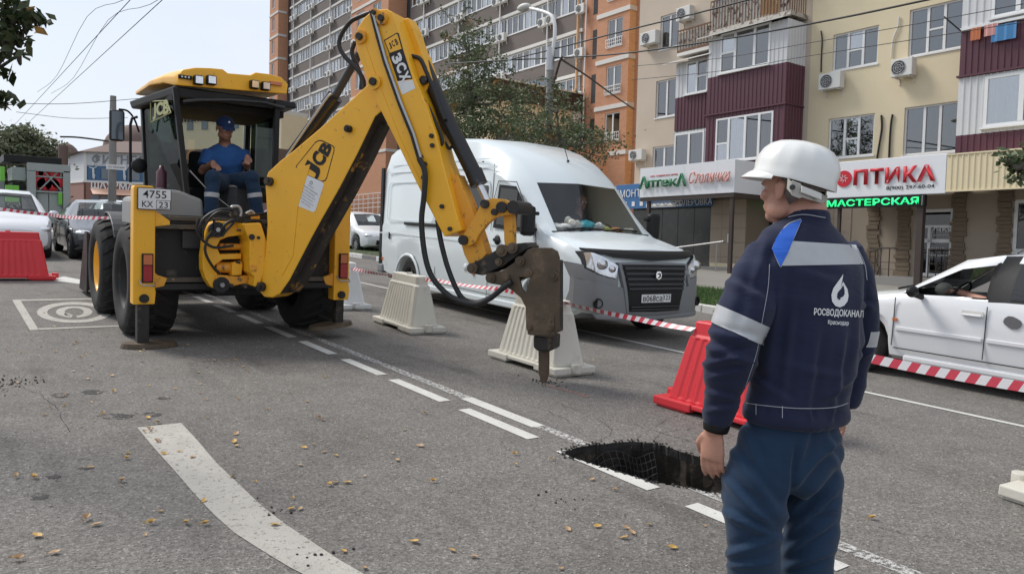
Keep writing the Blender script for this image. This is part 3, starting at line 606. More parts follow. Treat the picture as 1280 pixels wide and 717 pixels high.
bpart(flat, 'roof', MB().box((xL - .3, FY - .4, 22), (6.3, FY + 12.3, 22.3)), MT['conc'])
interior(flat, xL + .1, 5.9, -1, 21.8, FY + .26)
for k, h in enumerate(W_tan[:3]): window(flat, h[0], h[1], h[2], h[3], FY + .06, [.5], fw=.06, curtain=1)
window(flat, *W_tan[3], FY + .06, [], curtain=0)
window(flat, *W_cr[0], FY + .06, [.33, .66], {1: .48}, curtain=1, label='three-light window with a hose-fed air conditioner below')
window(flat, *W_cr[1], FY + .06, [.35, .66], {1: .5}, curtain=2)
window(flat, *W_cr[2], FY + .06, [.35, .66], {1: .45}, curtain=1)
window(flat, *W_cr[3], FY + .06, [.37, .66], curtain=2, label='window with patterned net curtains')
for h in up: window(flat, *h, FY + .06, [.5], curtain=1)
# balconies
def z_at(px, py, Y): return onW(px, py, Y)[1]
def x_at(px, py, Y): return onW(px, py, Y)[0]
YB, YA, YD = 22.5, 22.85, 22.5
bx0, bx1 = x_at(884, 120, YB), x_at(984, 80, YB)
zb1 = z_at(884, 145, YB) ; zb2 = z_at(885, 98, YB); zb3 = z_at(886, 50, YB) + .03; zb0 = z_at(935, 203, YB) - .25
# B: lower enclosed balcony (wine), upper enclosed balcony (white over wine)
def encl(root, x0, x1, Y, z0, z1, zs, side=True, lowcol='wine', wins=None, topm='siding'):
    """an enclosed balcony: cladding below zs in lowcol, above it siding, with a real hole for the window"""
    mb = MB(); corr = MB()
    def face(m, zz0, zz1, hole, mm):
        xs = [(x0, x1)] if not hole or hole[3] <= zz0 or hole[2] >= zz1 else [(x0, hole[0]), (hole[1], x1)]
        for a, b in xs: corrugated(m, a, b, zz0, zz1, Y, m=mm)
        if hole and len(xs) == 2:
            if hole[2] > zz0: corrugated(m, hole[0], hole[1], zz0, hole[2], Y, m=mm)
            if hole[3] < zz1: corrugated(m, hole[0], hole[1], hole[3], zz1, Y, m=mm)
    h = wins
    face(mb, z0, zs, h, 0); face(mb, zs, z1, h, 1)
    if side: corrugated(mb, Y, FY, z0, zs, x1, m=0, axis='y'); corrugated(mb, Y, FY, zs, z1, x1, m=1, axis='y')
    mb.add([(x0, Y, z0), (x0, FY, z0), (x0, FY, z1), (x0, Y, z1)], [(0, 1, 2, 3)], 0)
    mb.box((x0 + .02, Y + .03, z0 - .12), (x1 - .02, FY - .01, z0 + .02), 2); mb.box((x0 + .02, Y + .03, z1 - .06), (x1 - .02, FY - .01, z1 - .01), 2)
    mb.box((x0 + .05, FY - .03, z0 + .02), (x1 - .05, FY - .008, z1 - .06), 3)
    return bpart(root, 'balcony', mb, [MT[lowcol], MT[topm], MT['conc'], MT['room']])
wl = wr(897, 139, 964, 197, YB); wl = (wl[0], wl[1], z_at(897, 203, YB), z_at(897, 149, YB) - 0.0)
zflo = zb1 - .02
encl(flat, bx0, bx1, YB, zb0, zflo, zflo - .0, wins=wl, topm='wine')
window(flat, wl[0] - .03, wl[1] + .03, wl[2], wl[3], YB - .03, [.24, .53, .77], {0: .42}, fw=.065, label='four-light window in the wine red balcony', curtain=1)
wu = (x_at(901, 60, YB), x_at(963, 60, YB), z_at(901, 93, YB), z_at(901, 43, YB) - .02)
encl(flat, bx0, bx1, YB, zflo + .06, zb3, zb2, wins=wu)
window(flat, wu[0], wu[1], wu[2], wu[3], YB - .03, [.31, .70], {0: .5}, fw=.07, label='three-light window in white siding', curtain=0)
bpart(flat, 'drip_ledge', MB().box((bx0 - .04, YB - .07, zflo), (bx1 + .05, FY, zflo + .05)), MT['wine'])
bpart(flat, 'sheet_canopy', MB().hexa([(bx0 - .3, YB - .35, zb3 - .03), (bx1 + .02, YB - .35, zb3 - .03), (bx1 + .02, YB + .1, zb3 + .12), (bx0 - .3, YB + .1, zb3 + .12)], [(bx0 - .3, YB - .35, zb3), (bx1 + .02, YB - .35, zb3), (bx1 + .02, YB + .1, zb3 + .15), (bx0 - .3, YB + .1, zb3 + .15)]), MT['ledge'])
# open rusty balcony above B
zo = zb3 + .15
mb = MB().box((bx0, YB, zo - .02), (bx1 + .05, FY, zo + .12)); bpart(flat, 'balcony_slab', mb, MT['oldboard'])
rl = MB(); n = 26
for i in range(n + 1): x = bx0 + (bx1 - bx0) * i / n; rl.box((x - .012, YB + .01, zo + .12), (x + .012, YB + .03, zo + 1.15))
for i in range(8): y = YB + (FY - YB) * i / 8; rl.box((bx1 - .0, y, zo + .12), (bx1 + .024, y + .02, zo + 1.15))
rl.box((bx0, YB, zo + 1.15), (bx1 + .03, YB + .04, zo + 1.19)); rl.box((bx1 - .01, YB + .04, zo + 1.15), (bx1 + .03, FY, zo + 1.19))
bpart(flat, 'railing', rl, MT['rust'])
r9 = random.Random(9); k = 0; x = bx0 + .04
while x < bx1 - .1:
    w = r9.uniform(.25, .42); e = min(x + w, bx1 - .03)
    ply = .62 < (x - bx0) / (bx1 - bx0) < .85
    bpart(flat, 'infill_board', MB().box((x, YB + .04, zo + r9.uniform(.13, .2)), (e - .012, YB + .055, zo + r9.uniform(1.02, 1.12))), MT['plywood'] if ply else MT['oldboard']); x = e + .004
# A: narrower set left of B
ax0 = x_at(845, 100, YA); ax1 = x_at(886, 100, YB) + .1
za1 = z_at(843, 164, YA); za2 = z_at(845, 123, YA); za3 = z_at(845, 80, YA); za4 = z_at(848, 70, YA); za5 = z_at(848, 44, YA)
wa = (x_at(858, 100, YA), x_at(885, 100, YA), z_at(858, 119, YA), z_at(858, 79, YA))
encl(flat, ax0, ax1, YA, za1, za3, za2, side=False, wins=wa); window(flat, *wa, YA - .03, [.5], {1: .5}, fw=.06, curtain=1)
wb = (x_at(843, 190, YA), x_at(880, 190, YA), z_at(843, 222, YA), z_at(843, 168, YA))
encl(flat, ax0, ax1, YA, za1 - 2.5, za1 - .07, za1 - .08, side=False, wins=wb, topm='siding', lowcol='siding'); window(flat, *wb, YA - .03, [.5], fw=.07, curtain=1)
bpart(flat, 'sheet_canopy', MB().hexa([(ax0 - .35, YA - .4, za3 - .06), (ax1, YA - .4, za3 - .06), (ax1, YA + .05, za3 + .1), (ax0 - .35, YA + .05, za3 + .1)], [(ax0 - .35, YA - .4, za3 - .03), (ax1, YA - .4, za3 - .03), (ax1, YA + .05, za3 + .13), (ax0 - .35, YA + .05, za3 + .13)]), MT['ledge'])
mb = MB().box((ax0, YA, za4 - .02), (ax1, FY, za4 + .1)); bpart(flat, 'balcony_slab', mb, MT['ledge'])
rl = MB()
for i in range(15): x = ax0 + (ax1 - ax0) * i / 14; rl.box((x - .013, YA + .01, za4 + .1), (x + .013, YA + .03, za5 + .12))
rl.box((ax0, YA, za5 + .12), (ax1, YA + .04, za5 + .17)); rl.box((ax0, YA, za4 + .1), (ax1, YA + .04, za4 + .2)); bpart(flat, 'railing', rl, MT['rust'])
for i in range(5): a = ax0 + (ax1 - ax0) * i / 5; bpart(flat, 'infill_board', MB().box((a + .02, YA + .045, za4 + .21), (a + (ax1 - ax0) / 5 - .02, YA + .06, za5 + .05)), MT['oldboard'])
# D: right-hand balcony stack
dx0 = x_at(1198.5, 100, YD); dx1 = 2.0
zd1 = z_at(1196, 97, YD); zd2 = z_at(1203, 38, YD); zd4 = z_at(1195, 170, YD); zd5 = z_at(1194, 192, YD)
wd = (x_at(1240, 10, YD), x_at(1240, 10, YD) + 3.2, z_at(1240, 24, YD), z_at(1240, 24, YD) + 1.5)
encl(flat, dx0, dx1, YD, zd1 + .03, zd2 + 1.85, zd2, side=False, wins=wd); window(flat, *wd, YD - .03, [.2, .45, .7], fw=.08, curtain=2)
we = (x_at(1230, 130, YD), x_at(1230, 130, YD) + 3.0, z_at(1230, 160, YD), z_at(1230, 96, YD))
encl(flat, dx0, dx1, YD, zd5 - .2, zd1 - .04, zd4, side=False, wins=we); window(flat, *we, YD - .03, [.3, .62], {1: .5}, fw=.09, curtain=1, label='white window of the right-hand balcony, its middle light ajar')
bpart(flat, 'drip_ledge', MB().box((dx0 - .04, YD - .08, zd1 - .03), (dx1, FY, zd1 + .02)), MT['wine']); bpart(flat, 'window_board', MB().box((dx0, YD - .1, zd2 - .04), (dx1, YD, zd2 + .03)), MT['frame_w'])
# upper continuation of the three balcony stacks
for (a, b, Y, z) in ((bx0, bx1, YB, zo + 2.8), (ax0, ax1, YA, za5 + 2.9), (dx0, dx1, YD, zd2 + 2.9)):
    for k in range(2): encl(flat, a, b, Y, z + 2.8 * k, z + 2.8 * k + 2.5, z + 2.8 * k + 1.1, side=(a == bx0))
# stone quoins and tiling of the shop level: every stone its own piece
stone_me = []
for k in range(4):
    q = MB().box((-.5, -.5, -.5), (.5, .5, .5)); o = q.build('facade_stone', MT['stone'], flat, bevel=.04); stone_me.append(o.data); bpy.data.objects.remove(o)
LXf = flat.matrix_world.inverted() @ LEVEL
rs = random.Random(21)
for px0, px1 in ((1085, 1099), (1121, 1138), (1189, 1207), (1247, 1264), (1300, 1316)):
    a, b = x_at(px0, 300, FY), x_at(px1, 300, FY); z = 1.0
    while z < 3.5:
        h = rs.uniform(.10, .17); l, r = rs.uniform(-.05, .05), rs.uniform(-.05, .05)
        o = link('facade_stone', rs.choice(stone_me), flat, bevel=.012); d = rs.uniform(.05, .09)
        o.scale = (b - a + l + r, d, h - .012); o.location = LXf @ Vector(((a + b + r - l) / 2, FY - d / 2 + .004, z + h / 2)); z += h
tx0 = x_at(1040, 300, FY)
for i in range(5):                       # large facade tiles left of the optician's door
    for j in range(6):
        a = tx0 - 1.2 + i * .62; z = 1.0 + j * .45
        if a + .6 > x_at(1084, 300, FY): continue
        bpart(flat, 'facade_tile', MB().box((a, FY - .02, z), (a + .61, FY - .002, z + .44)), MT['tile'])
for i in range(3):
    for j in range(5): a = x_at(888, 300, 21.9) + i * .5; bpart(flat, 'facade_tile', MB().box((a, 21.88, .95 + j * .5 + (.003 if i else 0)), (a + .49, 21.9, .95 + j * .5 + .485)), MT['tile'])
bpart(flat, 'shop_bay', MB().box((x_at(888, 300, 21.9), 21.9, -1), (x_at(888, 300, 21.9) + 1.52, FY - .01, 3.9)), MT['tile2'])
# pharmacy front: dark dusty glass wall, its door and LED outline
gx0, gx1 = x_at(790, 300, 22), x_at(888, 300, 22)
mb = MB(); mb.box((gx0 - 2, 22.0, 3.42), (gx1, FY - .02, 4.2), 1)
for i in range(5): a = gx0 + (gx1 - gx0) * i / 5; bpart(flat, 'glass_panel', MB().box((a + .01, 22.02, .3), (a + (gx1 - gx0) / 5 - .01, 22.06, 3.41)), MT['shutter'])
bpart(flat, 'shop_band', mb, [MT['black'], MT['wtan']])
dxa = x_at(918, 300, 23.3)
# optician's door
def door(root, h, Y, label):
    X = root.matrix_world.inverted() @ LEVEL; x0, x1, z0, z1 = h; f = .09
    mb = MB().box((x0, Y, z0), (x0 + f, Y + .07, z1)).box((x1 - f, Y, z0), (x1, Y + .07, z1)).box((x0 + f, Y, z1 - f), (x1 - f, Y + .07, z1)).box((x0 + f, Y, z0), (x1 - f, Y + .07, z0 + f)).box((x0 + f, Y, z1 - .55), (x1 - f, Y + .07, z1 - .47)).box((x0 + f, Y, z0 + 1.0), (x1 - f, Y + .07, z0 + 1.1)).box((x0 + .3, Y, z0 + f), (x0 + .38, Y + .07, z1 - .55))
    d = mb.build('door', MT['frame_w'], root, xform=X); d['label'] = label
    for c, e in ((z0 + f, z0 + 1.0), (z0 + 1.1, z1 - .55), (z1 - .47, z1 - f)): MB().box((x0 + f, Y + .03, c), (x1 - f, Y + .04, e)).build('pane', MT['darkglass'], d, xform=X)
    hd = MB().tube([(x0 + .45, Y - .02, z0 + .95), (x0 + .45, Y - .08, z0 + 1.0), (x0 + .45, Y - .08, z0 + 1.4), (x0 + .45, Y - .02, z0 + 1.45)], .015, 8); hd.build('handle', MT['metal'], d, xform=X); return d
d1 = door(flat, shop_holes[0], FY + .02, 'white framed glass door of the optician')
for j in range(5): btext(flat, 'door_lettering', ['Очки', '● ремонт очков', '● изготовление', 'линзы', 'оправы'][j], MT['frame_w'], (shop_holes[0][0] + shop_holes[0][1]) / 2 + .15, FY + .045 - .02, 2.45 - .2 * j, .7 if j == 0 else .55, .2 if j == 0 else .07)
window(flat, *shop_holes[1], FY + .03, [.5], fw=.09, pm=MT['darkglass'], label='white framed shop window right of the optician')
mb = MB(); x = shop_holes[1][0] + .3
for z, s in ((2.3, .22), (1.75, .16)): mb.cyl((x + .2, FY + .05, z), (x + .2, FY + .055, z), s, 24)
bpart(flat, 'window_sticker', mb, MT['frame_w'])
X = flat.matrix_world.inverted() @ LEVEL
ph = (dxa, dxa + 2.2, 1.15, 3.15)
pd = MB().box((ph[0], 23.2, .9), (ph[1] + 1, 23.45, 3.6), 1); bpart(flat, 'shop_front', pd, [MT['tile'], MT['wtan']])
mb = MB()
for a in (0, .55, 1.1, 1.65): mb.box((ph[0] + .08 + a, 23.12, ph[2]), (ph[0] + .08 + a + .12, 23.19, ph[3]))
mb.box((ph[0] + .08, 23.12, ph[3]), (ph[0] + 1.85, 23.19, ph[3] + .1)).box((ph[0] + .08, 23.12, ph[2] - .1), (ph[0] + 1.85, 23.19, ph[2]))
pdr = bpart(flat, 'door', mb, MT['frame_w'], label='white framed glass door of the pharmacy')
for a in (.2, .75, 1.3): MB().box((ph[0] + .0 + a, 23.14, ph[2]), (ph[0] + a + .43, 23.15, ph[3])).build('pane', MT['darkglass'], pdr, xform=X)
mb = MB(); z = ph[3] + .17
mb.box((ph[0], 23.15, ph[2]), (ph[0] + .05, 23.19, z)).box((ph[0] + .05, 23.15, z - .05), (ph[0] + 2.1, 23.19, z)); bpart(flat, 'led_strip', mb, MT['ledgreen'])

# platform, steps, rails
pf = thing('entrance_platform', 'raised concrete entrance platform with steps in front of the optician and pharmacy', 'platform', (-12, 22.6, .5), level=True)
pz = onW(1100, 345, 21.9)[1]
bpart(pf, 'slab', MB().box((x_at(1050, 345, 21.9), 21.9, -.5), (x_at(1260, 345, 21.9), FY - .03, pz)), MT['conc'], bevel=.01)
sx0, sx1 = x_at(851, 343, 20.6), x_at(905, 343, 20.6)
for k in range(4): bpart(pf, 'step', MB().box((sx0 + .0 + .2 * k, 20.4 + .33 * k, -.2), (sx1 + .6, 20.4 + .33 * (k + 1) - (.0 if k < 3 else -.1), .84 + .13 * k)), MT['awn'] if k in (1, 3) else MT['conc'])
def railing(name, label, pts, h, n):
    t = thing(name, label, 'railing', pts[0], level=True)
    mb = MB(); P = [Vector(p) for p in pts]
    mb.tube([p + Vector((0, 0, h)) for p in P], .022, 8); bpart(t, 'handrail', mb, MT['brown'])
    for i in range(len(P) - 1):
        for j in range(n): q = P[i].lerp(P[i + 1], (j + .0) / n if i or j else .02); bpart(t, 'post', MB().cyl(q, q + Vector((0, 0, h - .02)), .016, 8), MT['brown'])
        bpart(t, 'rung', MB().tube([P[i] + Vector((0, 0, h * .5)), P[i + 1] + Vector((0, 0, h * .5))], .01, 6), MT['brown']); bpart(t, 'rung', MB().tube([P[i] + Vector((0, 0, h * .25)), P[i + 1] + Vector((0, 0, h * .25))], .01, 6), MT['brown'])
    return t
railing('step_railing', 'brown metal railing on the platform left of the optician door', [(x_at(1085, 340, 21.9), 21.95, pz - .1), (x_at(1099, 340, 21.9), 21.95, pz), (x_at(1122, 340, 22), 21.97, pz)], .82, 2)
railing('step_railing', 'grey metal railing right in front of the optician door', [(x_at(1158, 340, 21.9), 21.95, pz), (x_at(1190, 340, 21.9), 21.95, pz)], .8, 3)
t = thing('handrail', 'sloping pale handrail over the pharmacy steps', 'railing', (sx0, 20.5, .8), level=True)
bpart(t, 'rail', MB().tube([(sx0 - .1, 20.4, 1.72), (sx1 + .1, 20.4, 1.95)], .03, 8), MT['metal'])
for u in (.1, .9): q = sx0 + (sx1 - sx0) * u; bpart(t, 'post', MB().cyl((q, 20.4, .75), (q, 20.4, 1.72 + .2 * u), .015, 8), MT['metal'])
bpart(flat, 'notice', MB().box((x_at(908, 300, 21.8), 21.84, 1.95), (x_at(914.5, 300, 21.8), 21.875, 2.25)), MT['signw'])

# canopy with the pharmacy sign
cz0, cz1 = 3.49, 4.53
ca = thing('pharmacy_canopy', 'big white boxed canopy over the pharmacy with green and coral lettering', 'canopy', (-17.6, 20, .6), level=True)
cx0, cx1 = x_at(799.8, 230, 20), x_at(918.4, 220, 20)
nP = 6
for i in range(nP): a = cx0 + (cx1 - cx0) * i / nP; bpart(ca, 'fascia_panel', MB().box((a + .002, 20, cz0), (a + (cx1 - cx0) / nP - .002, 20.06, cz1)), MT['signw'])
for i in range(3): a = 20.062 + (FY - 20.08) * i / 3; bpart(ca, 'fascia_panel', MB().box((cx1 - .06, a, cz0), (cx1, a + (FY - 20.08) / 3 - .004, cz1)), MT['signw'])
bpart(ca, 'roof', MB().box((cx0, 20.06, cz1 - .05), (cx1 - .061, FY - .02, cz1 - .01)), MT['conc'])
bpart(ca, 'soffit', MB().box((cx0 + .03, 20.06, cz0 + .02), (cx1 - .061, FY - 1.6, cz0 + .06)), MT['brown'])
bpart(ca, 'beam', MB().box((cx0 + .02, 20.02, cz0 - .14), (cx1 - .02, 20.1, cz0 - .002)).box((cx1 - .1, 20.1, cz0 - .14), (cx1 - .02, FY - .4, cz0 - .002)), MT['brown'])
tr = MB(); u0, u1 = x_at(806, 250, 20.2), x_at(850, 250, 20.2)
for i in range(9): a = u0 + (u1 - u0) * i / 9; b = u0 + (u1 - u0) * (i + 1) / 9; tr.tube([(a, 20.3, cz0 - .16 - .14 * (i % 2)), (b, 20.3, cz0 - .16 - .14 * ((i + 1) % 2))], .014, 6)
tr.box((u0, 20.28, cz0 - .17), (u1, 20.32, cz0 - .14)).box((u0, 20.28, cz0 - .33), (u1, 20.32, cz0 - .30)); bpart(ca, 'truss', tr, MT['ledge'])
for px, yy in ((810, 20.1), (914, 20.06)): x = x_at(px, 280, yy); bpart(ca, 'post', MB().box((x - .09, yy, 0), (x + .03, yy + .1, cz0 - .14)), MT['brown'])
lx = lambda a: x_at(780 + a / 5.565, 225, 19.97)
lz = lambda b: onW(830, 180 + b / 5.565, 19.97)[1]
def cw(a, b): return (lx(a) + lx(b)) / 2, lx(b) - lx(a)
for ch, a, b, h in (('А', 113, 178, .44), ('птек', 172, 378, .26), ('А', 372, 442, .44)):
    c, w = cw(a, b); btext(ca, 'sign_letter', ch, MT['greenink'], c, 19.93, 4.0 if h > .3 else 3.94, w, h, ext=.03, bold=.03)
c, w = cw(178, 370); btext(ca, 'sign_lettering', 'сеть социальных аптек', MT['redink'], c, 19.99, 4.21, w, .06, ext=.005, bold=.02)
c, w = cw(458, 745); btext(ca, 'sign_lettering', 'Столички', MT['pinkish'], c, 19.93, 4.05, w, .40, ext=.03, shear=.35, bold=.008)
# blue sign behind it
bs = thing('blue_shop_sign', 'long blue shop sign with white letters running behind the pharmacy canopy', 'sign', (-21, 21.6, 3.2), level=True)
bb0, bb1 = x_at(770, 240, 21.6), x_at(889, 256, 21.6); zt, zb = onW(790, 230, 21.6)[1], onW(790, 261, 21.6)[1]
bpart(bs, 'face', MB().box((bb0, 21.6, zb), (bb1, 21.7, zt)), MT['bluesign'], bevel=.01)
btext(bs, 'lettering', 'РЕМОНТ', MT['frame_w'], x_at(783, 240, 21.6), 21.575, zt - .36, 1.6, .30, ext=.01)
btext(bs, 'lettering', 'КОЛЕРОВКА', MT['frame_w'], x_at(867, 256, 21.6), 21.575, zb + .16, 1.7, .24, ext=.01)
mb = MB()
for i in range(3): q = x_at(780 + i * 10, 254, 21.6); mb.box((q, 21.585, zb + .1), (q + .16, 21.599, zb + .28))
mb.box((x_at(808, 256, 21.6), 21.585, zb + .02), (x_at(845, 256, 21.6), 21.599, zb + .16)); bpart(bs, 'icon', mb, MT['frame_w'])

# optician's sign, LED line, posts, cream awning
SY = 21.5
op_ = thing('optician_sign', 'white sign box with big red letters and a phone number', 'sign', (-11.5, SY, 3.3), level=True)
ox0, ox1 = x_at(1034, 225, SY), x_at(1182.5, 217, SY); oz0, oz1 = 3.3, 4.365
bpart(op_, 'face', MB().box((ox0, SY, oz0), (ox1, SY + .22, oz1)), MT['signw'], bevel=.012)
zz = lambda a, b: x_at(1010 + a / 6.516, 220, SY)
wl_ = [('П', 378, 492), ('Т', 512, 620), ('И', 634, 750), ('К', 782, 893), ('А', 893, 1043)]
for ch, a, b in wl_: btext(op_, 'sign_letter', ch, MT['redink'], (zz(a, 0) + zz(b, 0)) / 2, SY - .03, 3.87, zz(b, 0) - zz(a, 0), .45, ext=.02, bold=.035)
c = (zz(235, 0) + zz(358, 0)) / 2; rr_ = (zz(358, 0) - zz(235, 0)) / 2
mb = MB(); mb.cyl((c, SY - .03, 3.86), (c, SY - .001, 3.86), rr_, 28); oo = bpart(op_, 'sign_letter', mb, MT['redink'])
mb = MB(); 
for k in range(7): q = rr_ * .5; mb.tube([(c + q * math.cos(k * .9), SY - .036, 3.86 + q * math.sin(k * .9)), (c + q * .4 * math.cos(k * .9 + .7), SY - .036, 3.86 + q * .4 * math.sin(k * .9 + .7))], .010, 5)
bpart(op_, 'emblem', mb, MT['frame_w'])
btext(op_, 'phone_number', '8(900) 297-60-04', MT['ink'], (zz(643, 0) + zz(1035, 0)) / 2, SY - .012, 3.5, zz(1035, 0) - zz(643, 0), .125, ext=.003, bold=.008)
led = thing('led_display', 'narrow black LED display with glowing green letters under the optician sign', 'sign', (-11.8, SY, 3.0), level=True)
ex0, ex1 = x_at(1032, 254, SY - .04), x_at(1155.5, 252, SY - .04)
bpart(led, 'housing', MB().box((ex0, SY - .04, 2.985), (ex1, SY + .1, 3.285)), MT['black'])
btext(led, 'glowing_letters', 'МАСТЕРСКАЯ', MT['ledgreen'], (x_at(1035, 254, SY) + x_at(1149.5, 252, SY)) / 2, SY - .056, 3.135, x_at(1149.5, 252, SY) - x_at(1035, 254, SY), .20, ext=.006, bold=.02)
mb = MB()
for i in range(8): mb.box((ex1 - .07, SY - .047, 3.01 + i * .033), (ex1 - .055, SY - .041, 3.025 + i * .033)); mb.box((ex0 + .03, SY - .047, 3.01 + i * .033), (ex0 + .04, SY - .041, 3.025 + i * .033))
bpart(led, 'led_dots', mb, MT['frame_w'])
aw = thing('corrugated_awning', 'cream corrugated sheet awning right of the optician sign', 'awning', (-7, SY, 3.3), level=True)
mb = MB(); corrugated(mb, ox1 + .01, 3, 3.37, 4.30, SY, .14, .02); bpart(aw, 'sheet', mb, MT['awn'])
bpart(aw, 'edge_trim', MB().box((ox1 + .01, SY - .03, 4.30), (3, FY - .02, 4.34)).box((ox1 + .01, SY - .03, 3.33), (3, SY + .03, 3.37)), MT['awn']); bpart(aw, 'soffit', MB().box((ox0, SY + .23, 3.5), (3, FY - .03, 3.53)), MT['brown'])
for px, w_, lab in ((1148, .17, 'thick dark brown steel post holding the awning beside the door'), (1047, .09, 'thin dark brown steel post under the optician sign')):
    x = x_at(px, 300, SY + .05); o = MB().box((x - w_ / 2, SY + .05, -.2), (x + w_ / 2, SY + .05 + w_, 3.5 if px > 1100 else 3.3)).build('steel_post', MT['brown'], xform=LEVEL, bevel=.005); tag(own(o, LEVEL @ Vector((x, SY + .1, .4))), lab, 'post')

# things on the facade: air conditioners, hoses, laundry
def ac_unit(x0, x1, z0, z1, Y, label, group=None, fan=True, dep=.28, bracket=True):
    t = thing('air_conditioner', label, 'air conditioner', ((x0 + x1) / 2, Y, z0), level=True, group=group)
    bpart(t, 'housing', MB().box((x0, Y - dep - .08, z0), (x1, Y - .08, z1)), MT['offwhite'], bevel=.015)
    c = x0 + (x1 - x0) * .36; cz = (z0 + z1) / 2; r = min((z1 - z0) * .40, (x1 - x0) * .33); yf = Y - dep - .082
    bpart(t, 'fan_opening', MB().cyl((c, yf - .006, cz), (c, yf, cz), r, 24), MT['dgrey'])
    g = MB()
    for k in range(3): g.lathe([(r * (.35 + .3 * k), 0), (r * (.35 + .3 * k) + .012, -.012), (r * (.35 + .3 * k) + .02, 0)], (c, yf - .008, cz), (0, 1, 0), 24)
    for k in range(4): a = k * .785; g.tube([(c - r * math.cos(a), yf - .018, cz - r * math.sin(a)), (c + r * math.cos(a), yf - .018, cz + r * math.sin(a))], .006, 4)
    bpart(t, 'grille', g, MT['metal'])
    if bracket:
        g = MB()
        for x in (x0 + .1, x1 - .12): g.box((x, Y - dep - .05, z0 - .04), (x + .03, Y, z0 - .004)).box((x, Y - .03, z0 - .2), (x + .03, Y, z0 - .04))
        bpart(t, 'bracket', g, MT['offwhite'])
    return t
def ac_px(px0, py0, px1, py1, Y, label):
    a = onW(px0, (py0 + py1) / 2, Y - .36)[0]; b = onW(px1, (py0 + py1) / 2, Y - .36)[0]; z1 = onW((px0 + px1) / 2, py0, Y - .36)[1]; z0 = onW((px0 + px1) / 2, py1, Y - .36)[1]
    return ac_unit(a, b, z0, z1, Y, label)
ac_px(1023, 91, 1050, 111, FY, 'air conditioner on the cream wall left of the hose, below the three-light window')
ac_px(1113.5, 73, 1140, 95, FY, 'air conditioner on the cream wall between the two columns of windows')
ac_px(800, 39.5, 819, 55, FY, 'air conditioner on the tan wall at its left edge near the brick tower')
ac_px(845, 8.5, 862, 25, FY, 'air conditioner above the rusty narrow balcony, right of a tan wall window')
ac_px(785.5, 187, 802, 200, FY, 'lowest air conditioner on the corner between brick tower and tan wall')
def pipe(pts, r, mat, label, Y=FY):
    P = [LEVEL @ Vector((onW(a, b, Y - .05)[0], Y - .04, onW(a, b, Y - .05)[1])) for a, b in pts]
    o = MB().tube(spline(P, 5), r, 8).build('hose', mat); tag(own(o, P[-1]), label, 'hose')
pipe([(1026, 39), (1027.5, 50), (1026.5, 70), (1026, 90)], .022, MT['hose'], 'black hose running down to the left air conditioner on cream wall')
pipe([(1123.5, 21), (1122, 35), (1116, 50), (1114, 72)], .025, MT['offwhite'], 'white wrapped pipe running down to the middle air conditioner')
pipe([(1101.5, 144), (1102, 160), (1099, 180), (1096, 198)], .03, MT['hose'], 'left of two black hoses hanging above the optician sign')
pipe([(1115.5, 143), (1113.5, 155), (1112, 175), (1111, 197)], .03, MT['hose'], 'right of two black hoses hanging above the optician sign')
for (px, py, w, h, mt, lb) in ((1219.5, 38.5, .26, .33, 'amber', 'orange cloth'), (1239, 34, .34, .3, 'pinkish', 'pink cloth'), (1255, 34, .6, .42, 'blueink', 'blue towel')):
    x, z = onW(px, py, YD - .14); mb = MB(); n = 8
    vs = [(x - w / 2 + w * i / n, YD - .14 + .015 * math.sin(i * 2.1), z + .08 - h * j) for j in (0, 1) for i in range(n + 1)]; mb.add(vs, [(i, i + 1, n + 2 + i, n + 1 + i) for i in range(n)])
    mb.add([(a, b + .006, c) for a, b, c in vs], [(i, n + 1 + i, n + 2 + i, i + 1) for i in range(n)])
    o = mb.build('laundry', MT[mt], xform=LEVEL); tag(own(o, LEVEL @ Vector((x, YD - .14, z + .05))), lb + ' hung to dry below the top right balcony window', 'laundry')
# ---- brick and grey tower behind
TY = 32.0; FH = 2.697; Z0 = 12.66     # ledge heights Z0 + k * FH
tw = thing('apartment_tower', 'tall grey brown apartment tower with orange brick bays, white ledges and rows of windows', 'building', (-60, TY, 0), level=True)
tx0, tx1 = -93.0, -36.9
bay = [(-93.6, -88.6), (-68.5, -59.6)]
mid = [(-88.6, -68.5), (-59.6, -36.9)]
KF = range(-1, 7)
whol = []
for a, b in mid:
    n = round((b - a) / 5.3); s = (b - a) / n
    for k in KF: whol.append((a + .25, b - .25, Z0 + k * FH + 1.33, Z0 + k * FH + 2.56))
mb = MB()
for (a, b) in mid: holed(mb, a, b, Z0 - 2 * FH, Z0 + 8 * FH, TY, [h for h in whol if a < h[0] < b], .1)
bpart(tw, 'wall', mb, MT['wgrey'], label='grey brown wall')
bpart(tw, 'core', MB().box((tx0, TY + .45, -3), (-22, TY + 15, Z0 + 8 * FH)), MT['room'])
for a, b in mid:
    for k in range(-1, 9): bpart(tw, 'ledge', MB().box((a - .0, TY - .14, Z0 + k * FH - .1), (b, TY - .001, Z0 + k * FH + .1)), MT['ledge'])
